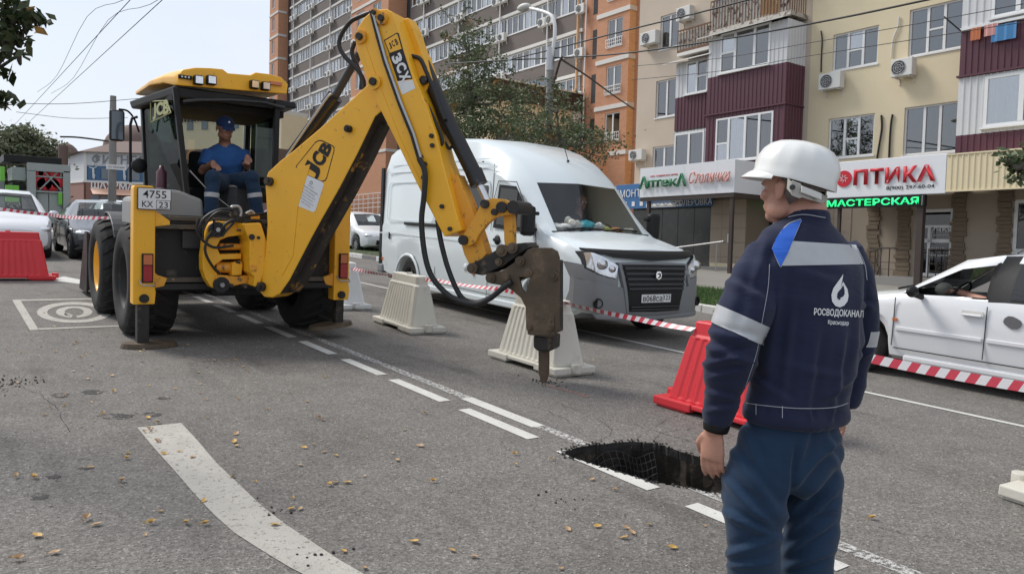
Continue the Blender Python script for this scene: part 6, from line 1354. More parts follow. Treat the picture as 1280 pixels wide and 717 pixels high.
def car_wheel(root, x, y, R, W, hub='metal', spokes=7, dark=False):
    s = 1 if y > 0 else -1
    w = MB().lathe([(R * .62, -W * .5), (R * .88, -W * .52), (R * .98, -W * .42), (R, -W * .3), (R, W * .3), (R * .98, W * .42), (R * .88, W * .52), (R * .62, W * .5), (R * .6, 0), (R * .62, -W * .5)], (x, y, R), (0, 1, 0), 36).build('wheel', MT['rubber'], root)
    m = MB(); m.lathe([(R * .63, s * W * .46), (R * .58, s * W * .44), (R * .55, s * W * .2), (0, s * W * .18)], (x, y, R), (0, 1, 0), 30, 1)
    for i in range(spokes): a = 6.283 * i / spokes; c, d = math.cos(a), math.sin(a); q = .10 * R; m.hexa([(x - q * d, y + s * W * .25, R + q * c), (x + q * d, y + s * W * .25, R - q * c), (x + .58 * R * c + q * d * .7, y + s * W * .3, R + .58 * R * d - q * c * .7), (x + .58 * R * c - q * d * .7, y + s * W * .3, R + .58 * R * d + q * c * .7)], [(x - q * d, y + s * W * .42, R + q * c), (x + q * d, y + s * W * .42, R - q * c), (x + .58 * R * c + q * d * .7, y + s * W * .44, R + .58 * R * d - q * c * .7), (x + .58 * R * c - q * d * .7, y + s * W * .44, R + .58 * R * d + q * c * .7)], 0)
    m.cyl((x, y + s * W * .2, R), (x, y + s * W * .46, R), R * .13, 12); m.build('rim', [MT['metal'] if not dark else MT['dgrey'], MT['dgrey']], w)
    return w
def simple_car(name, label, loc, rz, paint, kind='sedan', L=4.5, H=1.45, W=.88, plate='', dark=False, cat='car', group=None):
    t = thing(name, label, cat, loc, rz, group)
    k = H / 1.45; W_ = W
    if kind == 'sedan': st = [(0, .42, .58, .62, .60, .5), (-.07, .30, .62, .68, .74, .62), (-.3, .22, .70, .76, .83, .70), (-.8, .20, .82, .86, W_, .74), (-1.22, .20, .90, .96, W_, .74), (-2.0, .20, .94, 1.38, W_, .60), (-2.6, .20, .95, 1.45, W_, .60), (-3.2, .2, .97, 1.41, W_, .59), (-3.95, .22, 1.0, 1.10, W_, .66), (-L + .2, .26, .98, 1.06, .84, .66), (-L + .04, .34, .92, .98, .76, .6), (-L, .45, .8, .84, .66, .5)]; sw = [(-1.45, -2.55), (-2.66, -3.45)]; rw = (-3.2, -3.95)
    else: st = [(0, .42, .60, .64, .60, .5), (-.07, .30, .64, .72, .74, .62), (-.3, .22, .74, .82, .83, .70), (-.8, .20, .88, .92, W_, .74), (-1.1, .20, .94, 1.0, W_, .74), (-1.8, .20, .98, 1.42, W_, .62), (-2.5, .20, .99, 1.50, W_, .62), (-3.4, .2, 1.01, 1.48, W_, .60), (-L + .22, .24, 1.03, 1.36, .85, .56), (-L + .04, .34, .96, 1.02, .80, .6), (-L, .45, .8, .84, .7, .5)]; sw = [(-1.35, -2.35), (-2.46, -3.3)]; rw = (-L + .22, -L + .04)
    st = [(a, b, c * k, d * k, e, f) for a, b, c, d, e, f in st]
    fw, rwx = -.85, -L + .82
    body_skin(t, st, [fw, rwx], .37, paint, MT['darkglass'] if dark else MT['autoglass'], sw, (-1.22 if kind == 'sedan' else -1.1, -2.0 if kind == 'sedan' else -1.8), rw)
    for x in (fw, rwx):
        for s in (-1, 1): car_wheel(t, x, s * (W_ - .12), .31, .2)
    MB().box((-L + .5, -.7, .3), (-.9, .7, .52)).box((-2.2, -.62, .5), (-1.9, -.1, 1.15)).box((-2.2, .1, .5), (-1.9, .62, 1.15)).box((-3.3, -.62, .5), (-3.05, .62, 1.1)).box((-1.5, -.7, .6), (-1.2, .7, .92)).build('interior', MT['interior'], t)
    for s in (-1, 1):
        h = MB().prism([(-.10, .58 * k), (-.34, .60 * k), (-.42, .74 * k), (-.14, .70 * k)][::s], s * .50, s * .80, f=lambda u, v, d: (u + .02, d, v)); 
        h = MB().sphere((-.20, s * .62, .66 * k), (.17, .19, .075), 0, 16, 10).build('headlight', MT['lamp'], t)
        MB().sphere((-L + .1, s * .66, .86 * k), (.10, .15, .10), 0, 14, 8).build('tail_light', MT['redlens'], t)
        MB().sphere((-1.42, s * (W_ + .10), 1.0 * k), (.07, .11, .075), 0, 12, 8).tube([(-1.40, s * (W_ - .08), .96 * k), (-1.40, s * (W_ + .05), .98 * k)], .025, 6).build('mirror', paint, t)
    MB().box((-.03, -.42, .34), (.012, .42, .5)).build('grille', MT['black'], t)
    p = MB().box((.012, -.26, .40), (.022, .26, .51)).build('number_plate', MT['frame_w'], t)
    if plate: text('plate_number', plate, MT['ink'], frame_m((.024, 0, .455), (0, 1, 0), (0, 0, 1)), .46, .075, p, bold=.01)
    MB().box((-L - .02, -.26, .62), (-L + .02, .26, .73)).build('number_plate', MT['frame_w'], t)
    for x in ((-1.38, -2.6, -3.6) if kind == 'sedan' else (-1.3, -2.4, -3.4)):
        for s in (-1, 1): MB().box((x - .004, s * (W_ - .001), .30), (x + .004, s * (W_ + .004), .86 * k)).build('door_seam', MT['black'], t)
    for x in (-2.3, -3.3):
        for s in (-1, 1): MB().box((x - .1, s * (W_ - .01), .82 * k), (x + .1, s * (W_ + .025), .85 * k)).build('door_handle', paint, t)
    return t
# cars down the street
y0 = onX(88, 300, -21.2).y + .88
simple_car('parked_car', 'glossy black sedan facing the camera beside the loader front wheel', (-20.9, y0, 0), 0, MT['carblack'], L=4.85, plate='')
yq = onX(57, 300, -23.5).y - .88
simple_car('parked_car', 'white car behind the red barrier at the left edge', (-21.2, yq, 0), R_(0), MT['carwhite'], 'hatch', L=4.5, H=1.55)
yq = onX(86, 262, -31).y + .9
simple_car('parked_car', 'grey car half hidden behind the black sedan', (-29.5, yq, 0), 0, pbr('grey_car_paint', (.13, .15, .17), .3, coat=.5, var=.03), L=4.5)
simple_car('parked_car', 'pale car whose roof shows above the black sedan roof', (-36, onX(150, 250, -37).y, 0), 0, MT['carwhite'], 'hatch', L=4.4)
g = onG(446, 316)
simple_car('parked_car', 'white hatchback between the loader housing and the white van', (g.x + .6, g.y + .9, 0), R_(0), MT['carwhite'], 'hatch', L=4.1)
simple_car('parked_car', 'white sedan parked behind the white hatchback', (g.x - 7.0, g.y + 3.4, 0), R_(180), MT['carwhite'], 'sedan', L=4.5)
simple_car('parked_car', 'dark red car behind the white hatchback', (g.x - 9.5, g.y + 1.3, 0), R_(0), pbr('wine_car_paint', (.09, .015, .02), .3, coat=.5, var=.03), 'sedan', L=4.5)

# grey service truck with red hose reels, left background
tX = -31.0
tk = thing('service_truck', 'grey and green service truck with an open rear frame of red hose reels', 'truck', (tX, onX(60, 285, tX).y, 0))
TI = tk.matrix_world.inverted()
def ty(px, py): p = onX(px, py, tX); return p.y, p.z
def tbox(name, px0, py0, px1, py1, d0, d1, mat):
    (a, zt), (b, _), (_, zb) = ty(px0, py0), ty(px1, py0), ty(px0, py1)
    return MB().box((tX - d1, a, zb), (tX - d0, b, zt)).build(name, mat if not isinstance(mat, str) else MT[mat], tk, bevel=.015, xform=TI)
grn = pbr('lime_green_panel', (.16, .50, .05), .45, var=.1); tgr = pbr('truck_grey_paint', (.33, .36, .34), .6, var=.12, scale=2, dirt=(.22, .22, .2), dirt_amt=.4, dirt_sharp=.3)
for q in (('frame_post', 34, 213.4, 45, 268, 0, .5, tgr), ('frame_post', 79, 213.4, 88, 275, 0, .5, tgr), ('top_beam', 34, 203, 88, 213, .0, .4, tgr), ('roof_rack', 5, 192, 78, 201, .2, 3, 'black'), ('side_box', 16, 208, 33, 225, .3, 3, tgr), ('side_box', 16, 228, 33, 236, .35, 3, 'black'),
          ('green_panel', 7, 231, 24, 252, .0, .3, grn), ('green_panel', 0, 208, 6, 226, .0, .4, grn), ('green_panel', 73, 241, 78, 256, .0, .1, grn), ('rear_door', 47, 241, 61, 268, .15, .2, tgr), ('rear_door', 62, 241, 78, 268, .15, .2, tgr), ('shelf', 45, 219, 79, 221, .1, .6, tgr), ('shelf', 45, 238, 79, 240, .05, .6, tgr), ('back_panel', 44, 206, 80, 270, 1.2, 1.4, 'offwhite'), ('tail_beam', 40, 270, 88, 278, .0, .3, tgr), ('under_beam', 50, 279, 86, 284, .2, .5, 'black'), ('cab', -30, 205, 12, 275, 3.0, 5.0, tgr), ('body_side', 84, 213.6, 88, 270, .5, 5.0, tgr)): tbox(*q)
for px, py, r in ((48, 216, .16), (55, 216, .16), (69, 217, .17), (49, 227, .2), (56, 230, .22), (66, 231, .22), (73, 228, .2)):
    y, z = ty(px, py); o = MB().lathe([(0, 0), (r, 0), (r, .06), (r * .5, .07), (r * .5, .3), (r, .31), (r, .37), (0, .37)], (tX - .5, y, z), (1, 0, 0), 18).build('hose_reel', MT['red'], tk, xform=TI)
for a, b in (((52, 210), (76, 237)), ((76, 212), (50, 237))): p, q = ty(*a), ty(*b); MB().tube([(tX - .1, p[0], p[1]), (tX - .1, q[0], q[1])], .025, 6).build('brace', tgr, tk, xform=TI)
for y in (-1.0, .9): 
    for x in (-.8, -2.0, -4.3): car_wheel(tk, x, y, .45, .28, dark=True)
tbox('tail_lamp', 80, 271, 83, 275, -.02, 0, 'amber'); tbox('tail_lamp', 44, 271, 47, 275, -.02, 0, 'redlens')

# ---- the white van
VX_, VY_, VYAW = -6.88, 7.20, R_(-2.0)
vn = thing('cargo_van', 'white high-roof cargo van with a grey front bumper waiting beside the white barriers', 'van', (VX_, VY_, 0), VYAW)
VW = vn.matrix_world.copy(); VI = VW.inverted()
VS = [(.02, .40, .66, .70, .62, .5), (-.03, .36, .74, .98, .80, .66), (-.10, .36, .88, 1.14, .90, .72), (-.28, .36, 1.0, 1.20, .98, .80), (-.55, .25, 1.12, 1.25, 1.02, .82), (-1.02, .25, 1.26, 1.34, 1.035, .86), (-1.62, .25, 1.30, 1.99, 1.035, .80), (-1.78, .25, 1.30, 2.14, 1.035, .80), (-2.1, .25, 1.30, 2.36, 1.035, .80), (-2.5, .25, 1.30, 2.53, 1.035, .82), (-3.0, .25, 1.30, 2.66, 1.035, .86), (-3.6, .27, 1.30, 2.70, 1.035, .88), (-5.2, .32, 1.30, 2.70, 1.035, .89), (-5.75, .36, 1.30, 2.66, 1.02, .87), (-6.05, .40, 1.30, 2.58, .98, .84), (-6.12, .45, 1.25, 2.5, .92, .80)]
_ws = (-1.02, -1.62)
_ring = ring_at
def ring_at(x, z0, zb, zt, W, Wt, crown=.02, curve=.5):
    h = [(0, z0), (W * .90, z0), (W * .975, z0 + .05), (W, z0 + max(.06, (zb - z0) * .42)), (W, zb - .06), (W * .985, zb)]
    if zt - zb > .4: m1 = zb + (zt - zb) * .72; h += [(W * .985 * .35 + Wt * .65 + .03 if zt < 2.1 else W * .955, m1)]
    else: h += [((W * .985 + Wt) / 2 + .04, zb + (zt - zb) * .55)]
    h += [(Wt + (.02 if zt < 2.1 else .0), zt - .05 * min(1, (zt - zb) * 3)), (Wt - .09, zt), (0, zt + crown * 1.5)]
    return [(x, -y, z) for y, z in h] + [(x, y, z) for y, z in reversed(h[1:-1])]
WHZ = .34
vb = body_skin(vn, VS, [-.98, -4.85], .42, MT['vanwhite'], MT['autoglass'], [], _ws, None, seal=.05)
ring_at = _ring
WHZ = .30
for x in (-.98, -4.85):
    for s in (-1, 1): car_wheel(vn, x, s * .88, .355, .22, dark=True, spokes=5)
def vpart(name, mb, mat, bevel=0.0, parent=None): return mb.build(name, MT[mat] if isinstance(mat, str) else mat, parent or vn, bevel=bevel)
def vray_(px, py): v = VI.to_3x3() @ Vector(sight(px, py)); c = VI @ Vector(CAM); return c, v
def vsd(px, py, y=-1.037): c, v = vray_(px, py); p = c + v * (y - c.y) / v.y; return p.x, p.z
def vfr(px, py, x=0.0): c, v = vray_(px, py); p = c + v * (x - c.x) / v.x; return p.y, p.z
SY_ = -1.036
def sline(pts, name='panel_seam', w=.008, mat='dgrey', y=SY_, z=None):
    """a thin recessed-looking joint on the van's right side; pts: (x, z)"""
    mb = MB()
    for (a, b), (c, d) in zip(pts, pts[1:]):
        l = math.hypot(c - a, d - b) or 1; nx, nz = -(d - b) / l * w / 2, (c - a) / l * w / 2; mb.hexa([(a + nx, y, b + nz), (c + nx, y, d + nz), (c - nx, y, d - nz), (a - nx, y, b - nz)], [(a + nx, y - .003, b + nz), (c + nx, y - .003, d + nz), (c - nx, y - .003, d - nz), (a - nx, y - .003, b - nz)])
    return vpart(name, mb, mat)
def swall(z):  # half width of the side at height z
    return 1.036 if z < 1.25 else 1.036 - (z - 1.25) * .045 if z < 2.3 else 1.036 - .047 - (z - 2.3) * .16
def vwall(pts, name, mat, d=.004, w=None):
    """polygon skin following the leaning side wall"""
    return vpart(name, MB().prism([(a, b) for a, b in pts][::-1], 0, d, f=lambda u, v, q: (u, -(swall(v) + q), v)), mat)
def vline(pts, name='panel_seam', w=.010, mat='dgrey', d=.003):
    mb = MB()
    for (a, b), (c, e) in zip(pts, pts[1:]):
        l = math.hypot(c - a, e - b) or 1; nx, nz = -(e - b) / l * w / 2, (c - a) / l * w / 2; P = [(a + nx, b + nz), (c + nx, e + nz), (c - nx, e - nz), (a - nx, b - nz)]
        mb.hexa([(u, -swall(v), v) for u, v in P], [(u, -(swall(v) + d), v) for u, v in P])
    return vpart(name, mb, mat)
rr4 = lambda x0, x1, z0, z1, r: arc(x1 - r, z1 - r, r, 0, 90, 4) + arc(x0 + r, z1 - r, r, 90, 180, 4) + arc(x0 + r, z0 + r, r, 180, 270, 4) + arc(x1 - r, z0 + r, r, 270, 360, 4)
# pressed panels, rail, seams
for x0, x1 in ((-5.75, -3.98), (-3.78, -2.35)):
    P = rr4(x0, x1, 1.36, 2.02, .10); vline(P + P[:1], 'pressed_panel', .022, 'vanwhite', .007)
vline([(-5.8, 2.20), (-2.2, 2.20)], 'roof_swage', .02, 'vanwhite', .008); vline([(-5.7, 2.33), (-2.4, 2.33)], 'roof_swage', .02, 'vanwhite', .006)
vline([(-6.0, 1.12), (-5.3, 1.13), (-2.3, 1.10), (-1.1, 1.08)], 'side_swage', .025, 'vanwhite', .006)
for x in (-3.88, -2.28): vline([(x, .34), (x, 2.25)])
vline([(-3.88, 2.2), (-2.28, 2.2)]); vline([(-3.88, .40), (-2.28, .38)]); vline([(-1.30, .9), (-1.24, .40), (-2.28, .38)])
vpart('door_rail', MB().box((-5.0, -1.06, 1.29), (-3.75, -1.03, 1.34)), 'black', .006)
vpart('sill_trim', MB().box((-4.3, -1.045, .245), (-1.5, -1.0, .34)), 'vanwhite', .02); vpart('underbody', MB().box((-6.0, -.85, .3), (-.7, .85, .5)), 'black')
vpart('rear_corner_trim', MB().box((-6.15, -.99, .40), (-6.04, -.95, 2.3)), 'black', .01); vpart('rear_bumper', MB().box((-6.2, -1.0, .38), (-5.95, 1.0, .56)), 'bumper', .04)
for x in (-5.9, -2.7, -1.6): vpart('side_marker', MB().box((x, -1.046, .62), (x + .07, -1.034, .68)), 'amber', .008)
vpart('fuel_flap', MB().lathe([(0, .008), (.05, .008), (.055, 0)], (-2.9, -1.037, .72), (0, -1, 0), 16), 'vanwhite')
vwall([(-2.78, 1.36), (-2.40, 1.36), (-2.40, 1.94), (-2.95, 1.96), (-2.95, 1.36)], 'side_window', 'darkglass', .01)
# wheel arch lips
for wx in (-.98, -4.85): 
    L = MB(); rg = []
    for i in range(17): a = R_(-12 + i * 12.75); rg.append([(wx + math.cos(a) * r, -(1.037 + d), .34 + math.sin(a) * r) for r, d in ((.415, 0), (.43, .022), (.47, .012), (.475, 0))])
    L.rings(rg, 0, True, True, True); vpart('arch_lip', L, 'vanwhite')
# cab door: glass with black surround, handle, mirror
dg = [(-2.18, 1.34), (-1.18, 1.30), (-1.30, 1.50), (-1.68, 1.92), (-2.10, 1.95)]
vwall(dg, 'window_surround', 'black', .006)
vwall([(-2.10, 1.39), (-1.62, 1.375), (-1.62, 1.86), (-1.70, 1.88), (-2.04, 1.90)], 'side_window', 'darkglass', .012); vwall([(-1.58, 1.37), (-1.28, 1.355), (-1.36, 1.48), (-1.58, 1.74)], 'quarter_window', 'darkglass', .012)
vline([(-2.24, 1.30), (-2.22, 1.75), (-2.14, 2.0), (-1.68, 1.98), (-1.15, 1.32), (-1.1, 1.1)], 'door_seam', .012)
vpart('door_handle', MB().lathe([(0, .02), (.06, .02), (.075, .0)], (-2.05, -1.036, 1.17), (0, -1, 0), 16), 'black'); vpart('door_handle', MB().box((-2.14, -1.06, 1.15), (-1.97, -1.04, 1.19)), 'black', .008); vpart('door_handle', MB().box((-5.62, -1.055, 1.02), (-5.59, -1.03, 1.14)), 'black', .006)
for s in (-1, 1):
    m = vpart('mirror', MB().box((-1.26, s * 1.13 - .1, 1.26), (-1.13, s * 1.13 + .1, 1.66)), 'black', .05); MB().tube([(-1.2, s * .98, 1.34), (-1.2, s * 1.08, 1.36)], .03, 8).tube([(-1.2, s * .96, 1.56), (-1.2, s * 1.08, 1.56)], .025, 8).build('mirror_arm', MT['black'], m)
# front face: everything follows the rounded nose
def _tab(T, v):
    if v <= T[0][0]: return T[0][1]
    for (a, p), (b, q) in zip(T, T[1:]):
        if v <= b: return p + (q - p) * (v - a) / (b - a)
    return T[-1][1]
def nose(y, z): return .024 + _tab([(0, .01), (.45, .0), (.62, -.006), (.80, -.05), (.90, -.12), (.98, -.29), (1.02, -.5)], abs(y)) + _tab([(.70, 0), (.98, -.045), (1.10, -.09), (1.16, -.16), (1.2, -.26)], z)
def npatch(name, pts, d0, d1, mat, parent=None, bevel=0, n=14):
    """piece of the nose: pts outline (y, z) as top and bottom edges, resampled so it bends with the nose"""
    top, bot = pts; mb = MB(); k = n
    def at(l, t):
        s = t * (len(l) - 1); i = min(int(s), len(l) - 2); f = s - i; return (l[i][0] + (l[i + 1][0] - l[i][0]) * f, l[i][1] + (l[i + 1][1] - l[i][1]) * f)
    F, B = [], []
    for j in range(5):
        for i in range(k + 1):
            a, b = at(top, i / k), at(bot, i / k); y = a[0] + (b[0] - a[0]) * j / 4; z = a[1] + (b[1] - a[1]) * j / 4
            e = d1 if 0 < j < 4 and 0 < i < k else d1 - .006
            F.append((nose(y, z) + e, y, z)); B.append((nose(y, z) + d0, y, z))
    q = k + 1
    mb.add(F, [(j * q + i, (j + 1) * q + i, (j + 1) * q + i + 1, j * q + i + 1) for j in range(4) for i in range(k)], 0, True)
    bo = [i for i in range(q)] + [j * q + k for j in range(1, 5)] + [4 * q + i for i in range(k - 1, -1, -1)] + [j * q for j in range(3, 0, -1)]
    mb.add(F + B, [(bo[i], bo[(i + 1) % len(bo)], bo[(i + 1) % len(bo)] + 5 * q, bo[i] + 5 * q) for i in range(len(bo))], 0)
    return vpart(name, mb, mat, bevel, parent)
bmp = npatch('front_bumper', ([(-1.0, .80), (-.80, .74), (-.60, .70), (.60, .70), (.80, .74), (1.0, .80)], [(-1.0, .42), (-.8, .36), (-.6, .32), (.6, .32), (.8, .36), (1.0, .42)]), -.10, .045, 'bumper', n=24)
npatch('bumper_corner', ([(-1.02, .98), (-.8, .90), (-.60, .84)], [(-1.0, .79), (-.8, .74), (-.62, .70)]), -.08, .046, 'bumper'); npatch('bumper_corner', ([(.60, .84), (.8, .90), (1.02, .98)], [(.62, .70), (.8, .74), (1.0, .79)]), -.08, .046, 'bumper')
npatch('grille_frame', ([(-.60, 1.0), (-.3, 1.01), (.3, 1.01), (.60, 1.0)], [(-.46, .38), (-.2, .36), (.2, .36), (.46, .38)]), -.02, .062, 'bumper', n=20)
gr = npatch('grille', ([(-.55, .98), (0, .985), (.55, .98)], [(-.43, .40), (0, .39), (.43, .40)]), -.02, .068, 'black', n=20)
for z in (.93, .865, .80, .735, .68): w = .43 + .12 * (z - .4) / .58 - .015; npatch('grille_bar', ([(-w, z + .017), (0, z + .018), (w, z + .017)], [(-w, z - .012), (0, z - .012), (w, z - .012)]), .06, .095, 'dgrey', gr)
for z in (.455, .42): w = .42; npatch('grille_bar', ([(-w, z + .01), (0, z + .01), (w, z + .01)], [(-w, z - .008), (0, z - .008), (w, z - .008)]), .06, .09, 'dgrey', gr)
npatch('lower_lip', ([(-.9, .37), (0, .33), (.9, .37)], [(-.86, .31), (0, .285), (.86, .31)]), .02, .06, 'metal' if 0 else 'bumper')
npatch('hood_deflector', ([(-.93, 1.16), (-.6, 1.155), (0, 1.15), (.6, 1.155), (.93, 1.16)], [(-.93, 1.135), (-.6, 1.06), (0, 1.03), (.6, 1.06), (.93, 1.135)]), -.04, .05, 'black', n=24)
for s in (-1, 1):
    T = [(s * .96, 1.115), (s * .90, 1.125), (s * .76, 1.06), (s * .62, .975)]; Bt = [(s * .955, .915), (s * .87, .85), (s * .75, .815), (s * .655, .80)]
    if s > 0: T, Bt = T[::-1], Bt[::-1]
    npatch('headlight_bezel', (T, Bt), -.06, .052, 'dgrey')
    T2 = [(y * .985 - s * .0, z - .012) for y, z in T]; B2 = [(y * .985, z + .012) for y, z in Bt]
    h = npatch('headlight', (T2, B2), -.05, .060, 'lamp')
    MB().lathe([(.0, .06), (.055, .05), (.07, .0)], (nose(s * .82, .97) + .05, s * .82, .975), (1, 0, 0), 18).build('lamp_reflector', MT['chrome'], h); MB().lathe([(.0, .05), (.035, .04), (.045, .0)], (nose(s * .70, .92) + .05, s * .70, .92), (1, 0, 0), 16).build('lamp_reflector', MT['chrome'], h)
    vpart('fog_light', MB().lathe([(.05, .02), (.06, .03), (.065, 0), (0, -.0)], (nose(s * .86, .5) + .045, s * .86, .50), (1, s * .3, 0), 16), 'black')
em = MB().prism([(0, -.055), (.045, -.03), (.05, .02), (.03, .055), (-.03, .055), (-.05, .02), (-.045, -.03)], .10, .115, f=lambda u, v, d: (nose(0, .86) + d, u, v + .85)); e_ = vpart('emblem', em, 'chrome', .004); MB().tube([(nose(0, .85) + .12, -.02, .87), (nose(0, .85) + .12, .015, .88), (nose(0, .85) + .12, .02, .84), (nose(0, .85) + .12, -.01, .82)], .006, 6).build('emblem_mark', MT['ink'], e_)
vp_ = vpart('number_plate', MB().box((.085, -.26, .505), (.10, .26, .62)), 'ink', .004); MB().box((.10, -.254, .511), (.104, .254, .614)).build('plate_face', MT['frame_w'], vp_)
nf = lambda y, z: frame_m((.106, y, z), (0, 1, 0), (0, 0, 1))
text('plate_number', 'в068са', MT['ink'], nf(-.065, .562), .335, .076, vp_, bold=.012); text('plate_region', '123', MT['ink'], nf(.185, .570), .11, .062, vp_, bold=.01); MB().box((.104, .118, .512), (.1055, .121, .612)).build('plate_divider', MT['ink'], vp_)
# wipers, cowl, aerial
vpart('cowl', MB().box((-1.06, -.86, 1.315), (-.99, .86, 1.345)), 'black', .01)
for y0_, y1_ in ((-.62, .02), (.02, .66)): vpart('wiper', MB().tube([(-1.0, y0_, 1.37), (-1.04, (y0_ + y1_) / 2, 1.40), (-1.03, y1_, 1.385)], .012, 6).tube([(-1.0, (y0_ + y1_) / 2 - .1, 1.35), (-1.03, (y0_ + y1_) / 2 + .05, 1.395)], .012, 6), 'black')
vpart('aerial', MB().tube([(-2.05, .15, 2.37), (-2.25, .15, 2.75)], .006, 6).sphere((-2.05, .15, 2.37), (.03, .015, .02), 0, 8, 6), 'black')
# inside: seats, dash, wheel
vpart('dashboard', MB().box((-1.5, -.85, .9), (-1.08, .85, 1.30)), 'interior', .05); vpart('bulkhead', MB().box((-2.7, -.95, .5), (-2.65, .95, 2.3)), 'interior')
for y in (-.55, .0, .52): vpart('seat', MB().box((-2.45, y - .23, .8), (-2.3, y + .23, 1.62)).box((-2.42, y - .12, 1.62), (-2.32, y + .12, 1.82)), 'interior', .05)
vpart('steering_wheel', MB().lathe([(.19, 0), (.205, .012), (.19, .024), (.175, .012), (.19, 0)], (-1.6, .45, 1.32), (-.7, 0, .7), 24), 'black')
rb = random.Random(4)
col_ = {'pink_bag': ('pinkish', -.62), 'plastic_bag': ('farwhite', -.45), 'blue_bag': (pbr('turquoise_bag', (.05, .42, .50), .4), -.12), 'yellow_flowers': (pbr('yellow_green_bunch', (.55, .55, .08), .6), .18), 'orange_fruit': (pbr('orange_fruit', (.62, .22, .06), .5), .38), 'paper_bag': ('cream', .62)}
for i, (nm, y, z, sx, sy, sz, mt) in enumerate((('plastic_bag', -.60, 1.34, .13, .17, .07, 'offwhite'), ('plastic_bag', -.40, 1.40, .10, .12, .13, 'cream'), ('plastic_bag', -.13, 1.38, .09, .13, .10, col_['blue_bag'][0]), ('plastic_bag', .05, 1.36, .09, .09, .08, 'siding'), ('fruit_net', .22, 1.34, .08, .10, .05, col_['yellow_flowers'][0]), ('fruit_net', .42, 1.33, .08, .13, .05, col_['orange_fruit'][0]), ('plastic_bag', .62, 1.33, .07, .11, .05, 'cream'))):
    mb = MB(); c = Vector((-1.18, y, z + .05))
    for k in range(7): mb.sphere(c + Vector((rb.uniform(-.5, .5) * sx, rb.uniform(-.6, .6) * sy, rb.uniform(-.3, .4) * sz)), (sx * rb.uniform(.4, .7), sy * rb.uniform(.4, .7), sz * rb.uniform(.4, .8)), 0, 10, 7)
    o = solid_from(nm, mb, .012, 1, MT[mt] if isinstance(mt, str) else mt, None); w = VW; o.data.transform(Matrix.Translation(-c)); o.matrix_world = w @ Matrix.Translation(c)
    tag(o, ['crumpled white plastic bag at the left end of the van dashboard', 'tall cream plastic bag on the van dashboard', 'turquoise plastic bag in the middle of the van dashboard', 'small pale bag right of the turquoise bag on the dashboard', 'yellow green bunch on the van dashboard', 'orange net of fruit on the van dashboard', 'brownish bag at the right end of the van dashboard'][i], 'bag')

# ---- white sedan on the right, driver's side towards us
CY = 8.0
px2x = lambda px, py, y=CY: onYr(px, py, y).x
pz2 = lambda px, py, y=CY: onYr(px, py, y).z
wx_ = px2x(1070, 440); fX = wx_ - .82; sd_ = thing('white_sedan', 'white sedan with its driver window open, cut by the right edge', 'car', (fX, CY + .84, 0), math.pi)
loc = lambda x: -(x - fX)                     # local x (front at 0, backwards negative)
A0, A1 = px2x(1122, 372) , px2x(1205, 328, CY + .25); Bp0, Bp1 = px2x(1236, 340), px2x(1259, 340)
a0, a1, b0, b1 = (-(q - fX) for q in (A0, A1, Bp0, Bp1))
zbelt = pz2(1200, 377); ztop = pz2(1255, 319, CY + .25)
cw0 = min(a0 + .10, loc(wx_) - .375)
st = [(0, .40, .52, .56, .56, .5), (-.06, .28, .58, .66, .70, .6), (-.25, .20, .66, .75, .78, .66), (-.7, .19, .78, .84, .84, .7), (cw0, .19, zbelt - .02, zbelt + .04, .84, .72), (a1, .19, zbelt + .01, ztop - .07, .84, .60), (a1 - .35, .19, zbelt + .02, ztop - .01, .84, .59), (b0, .19, zbelt + .025, ztop, .84, .585), (b1, .19, zbelt + .03, ztop, .84, .585), (b1 - .8, .2, zbelt + .05, ztop - .03, .84, .58), (b1 - 1.35, .22, zbelt + .07, zbelt + .16, .84, .64), (b1 - 1.8, .26, zbelt + .06, zbelt + .13, .80, .62), (b1 - 1.9, .36, zbelt - .1, zbelt, .72, .58)]
sb = body_skin(sd_, st, [loc(wx_), b1 - 1.05], .33, MT['carwhite'], MT['darkglass'], [(b1 + .0, b1 - .78)], (cw0, a1), (b1 - .8, b1 - 1.35), seal=.03)
# open front window: cut the side, leave the frame
bm = bmesh.new(); bm.from_mesh(sb.data)
dead = [f for f in bm.faces if f.material_index == 0 and b0 - .01 < f.calc_center_median().x < a0 - .05 and zbelt + .03 < f.calc_center_median().z < ztop - .05 and abs(f.calc_center_median().y) > .632]

for f in bm.faces:
    q = f.calc_center_median()
    if b1 - .01 < q.x < b0 + .01 and zbelt + .03 < q.z < ztop - .04 and abs(q.y) > .5: f.material_index = 1
bmesh.ops.inset_region(bm, faces=dead, thickness=.035, use_even_offset=True); bmesh.ops.delete(bm, geom=dead, context='FACES'); bm.to_mesh(sb.data); bm.free()
for x in (loc(wx_), b1 - 1.05):
    for s in (-1, 1): car_wheel(sd_, x, s * .73, .285, .18)
sp = lambda name, mb, mat, bevel=0.0: mb.build(name, MT[mat], sd_, bevel=bevel)
MY = .84                                      # local +y is the side towards us after the half turn
def cw_(z): return .845 if z < zbelt else .805 - (z - zbelt) / (ztop - zbelt) * .20 
def cskin(name, pts, mat, d=.006):
    mb = MB().prism(pts, 0, d, f=lambda u, v, w: (u, cw_(v) + w, v)); o = sp(name, mb, mat); return o
for x in (a0 + .02, b0 - .02): sp('door_seam', MB().box((x - .003, .838, .34), (x + .003, .848, zbelt - .02)), 'dgrey')
sp('door_seam', MB().box((a0, .838, .315), (b1 - .8, .848, .325)), 'dgrey')
sp('rub_strip', MB().box((a0 - .01, .842, .505), (b0 - .0, .856, .545)), 'carwhite', .006); sp('rub_strip', MB().box((b0 - .04, .842, .505), (b1 - .7, .856, .545)), 'carwhite', .006)
sp('sill', MB().box((b1 - .8, .74, .19), (a0 - .1, .835, .26)), 'carwhite', .02)
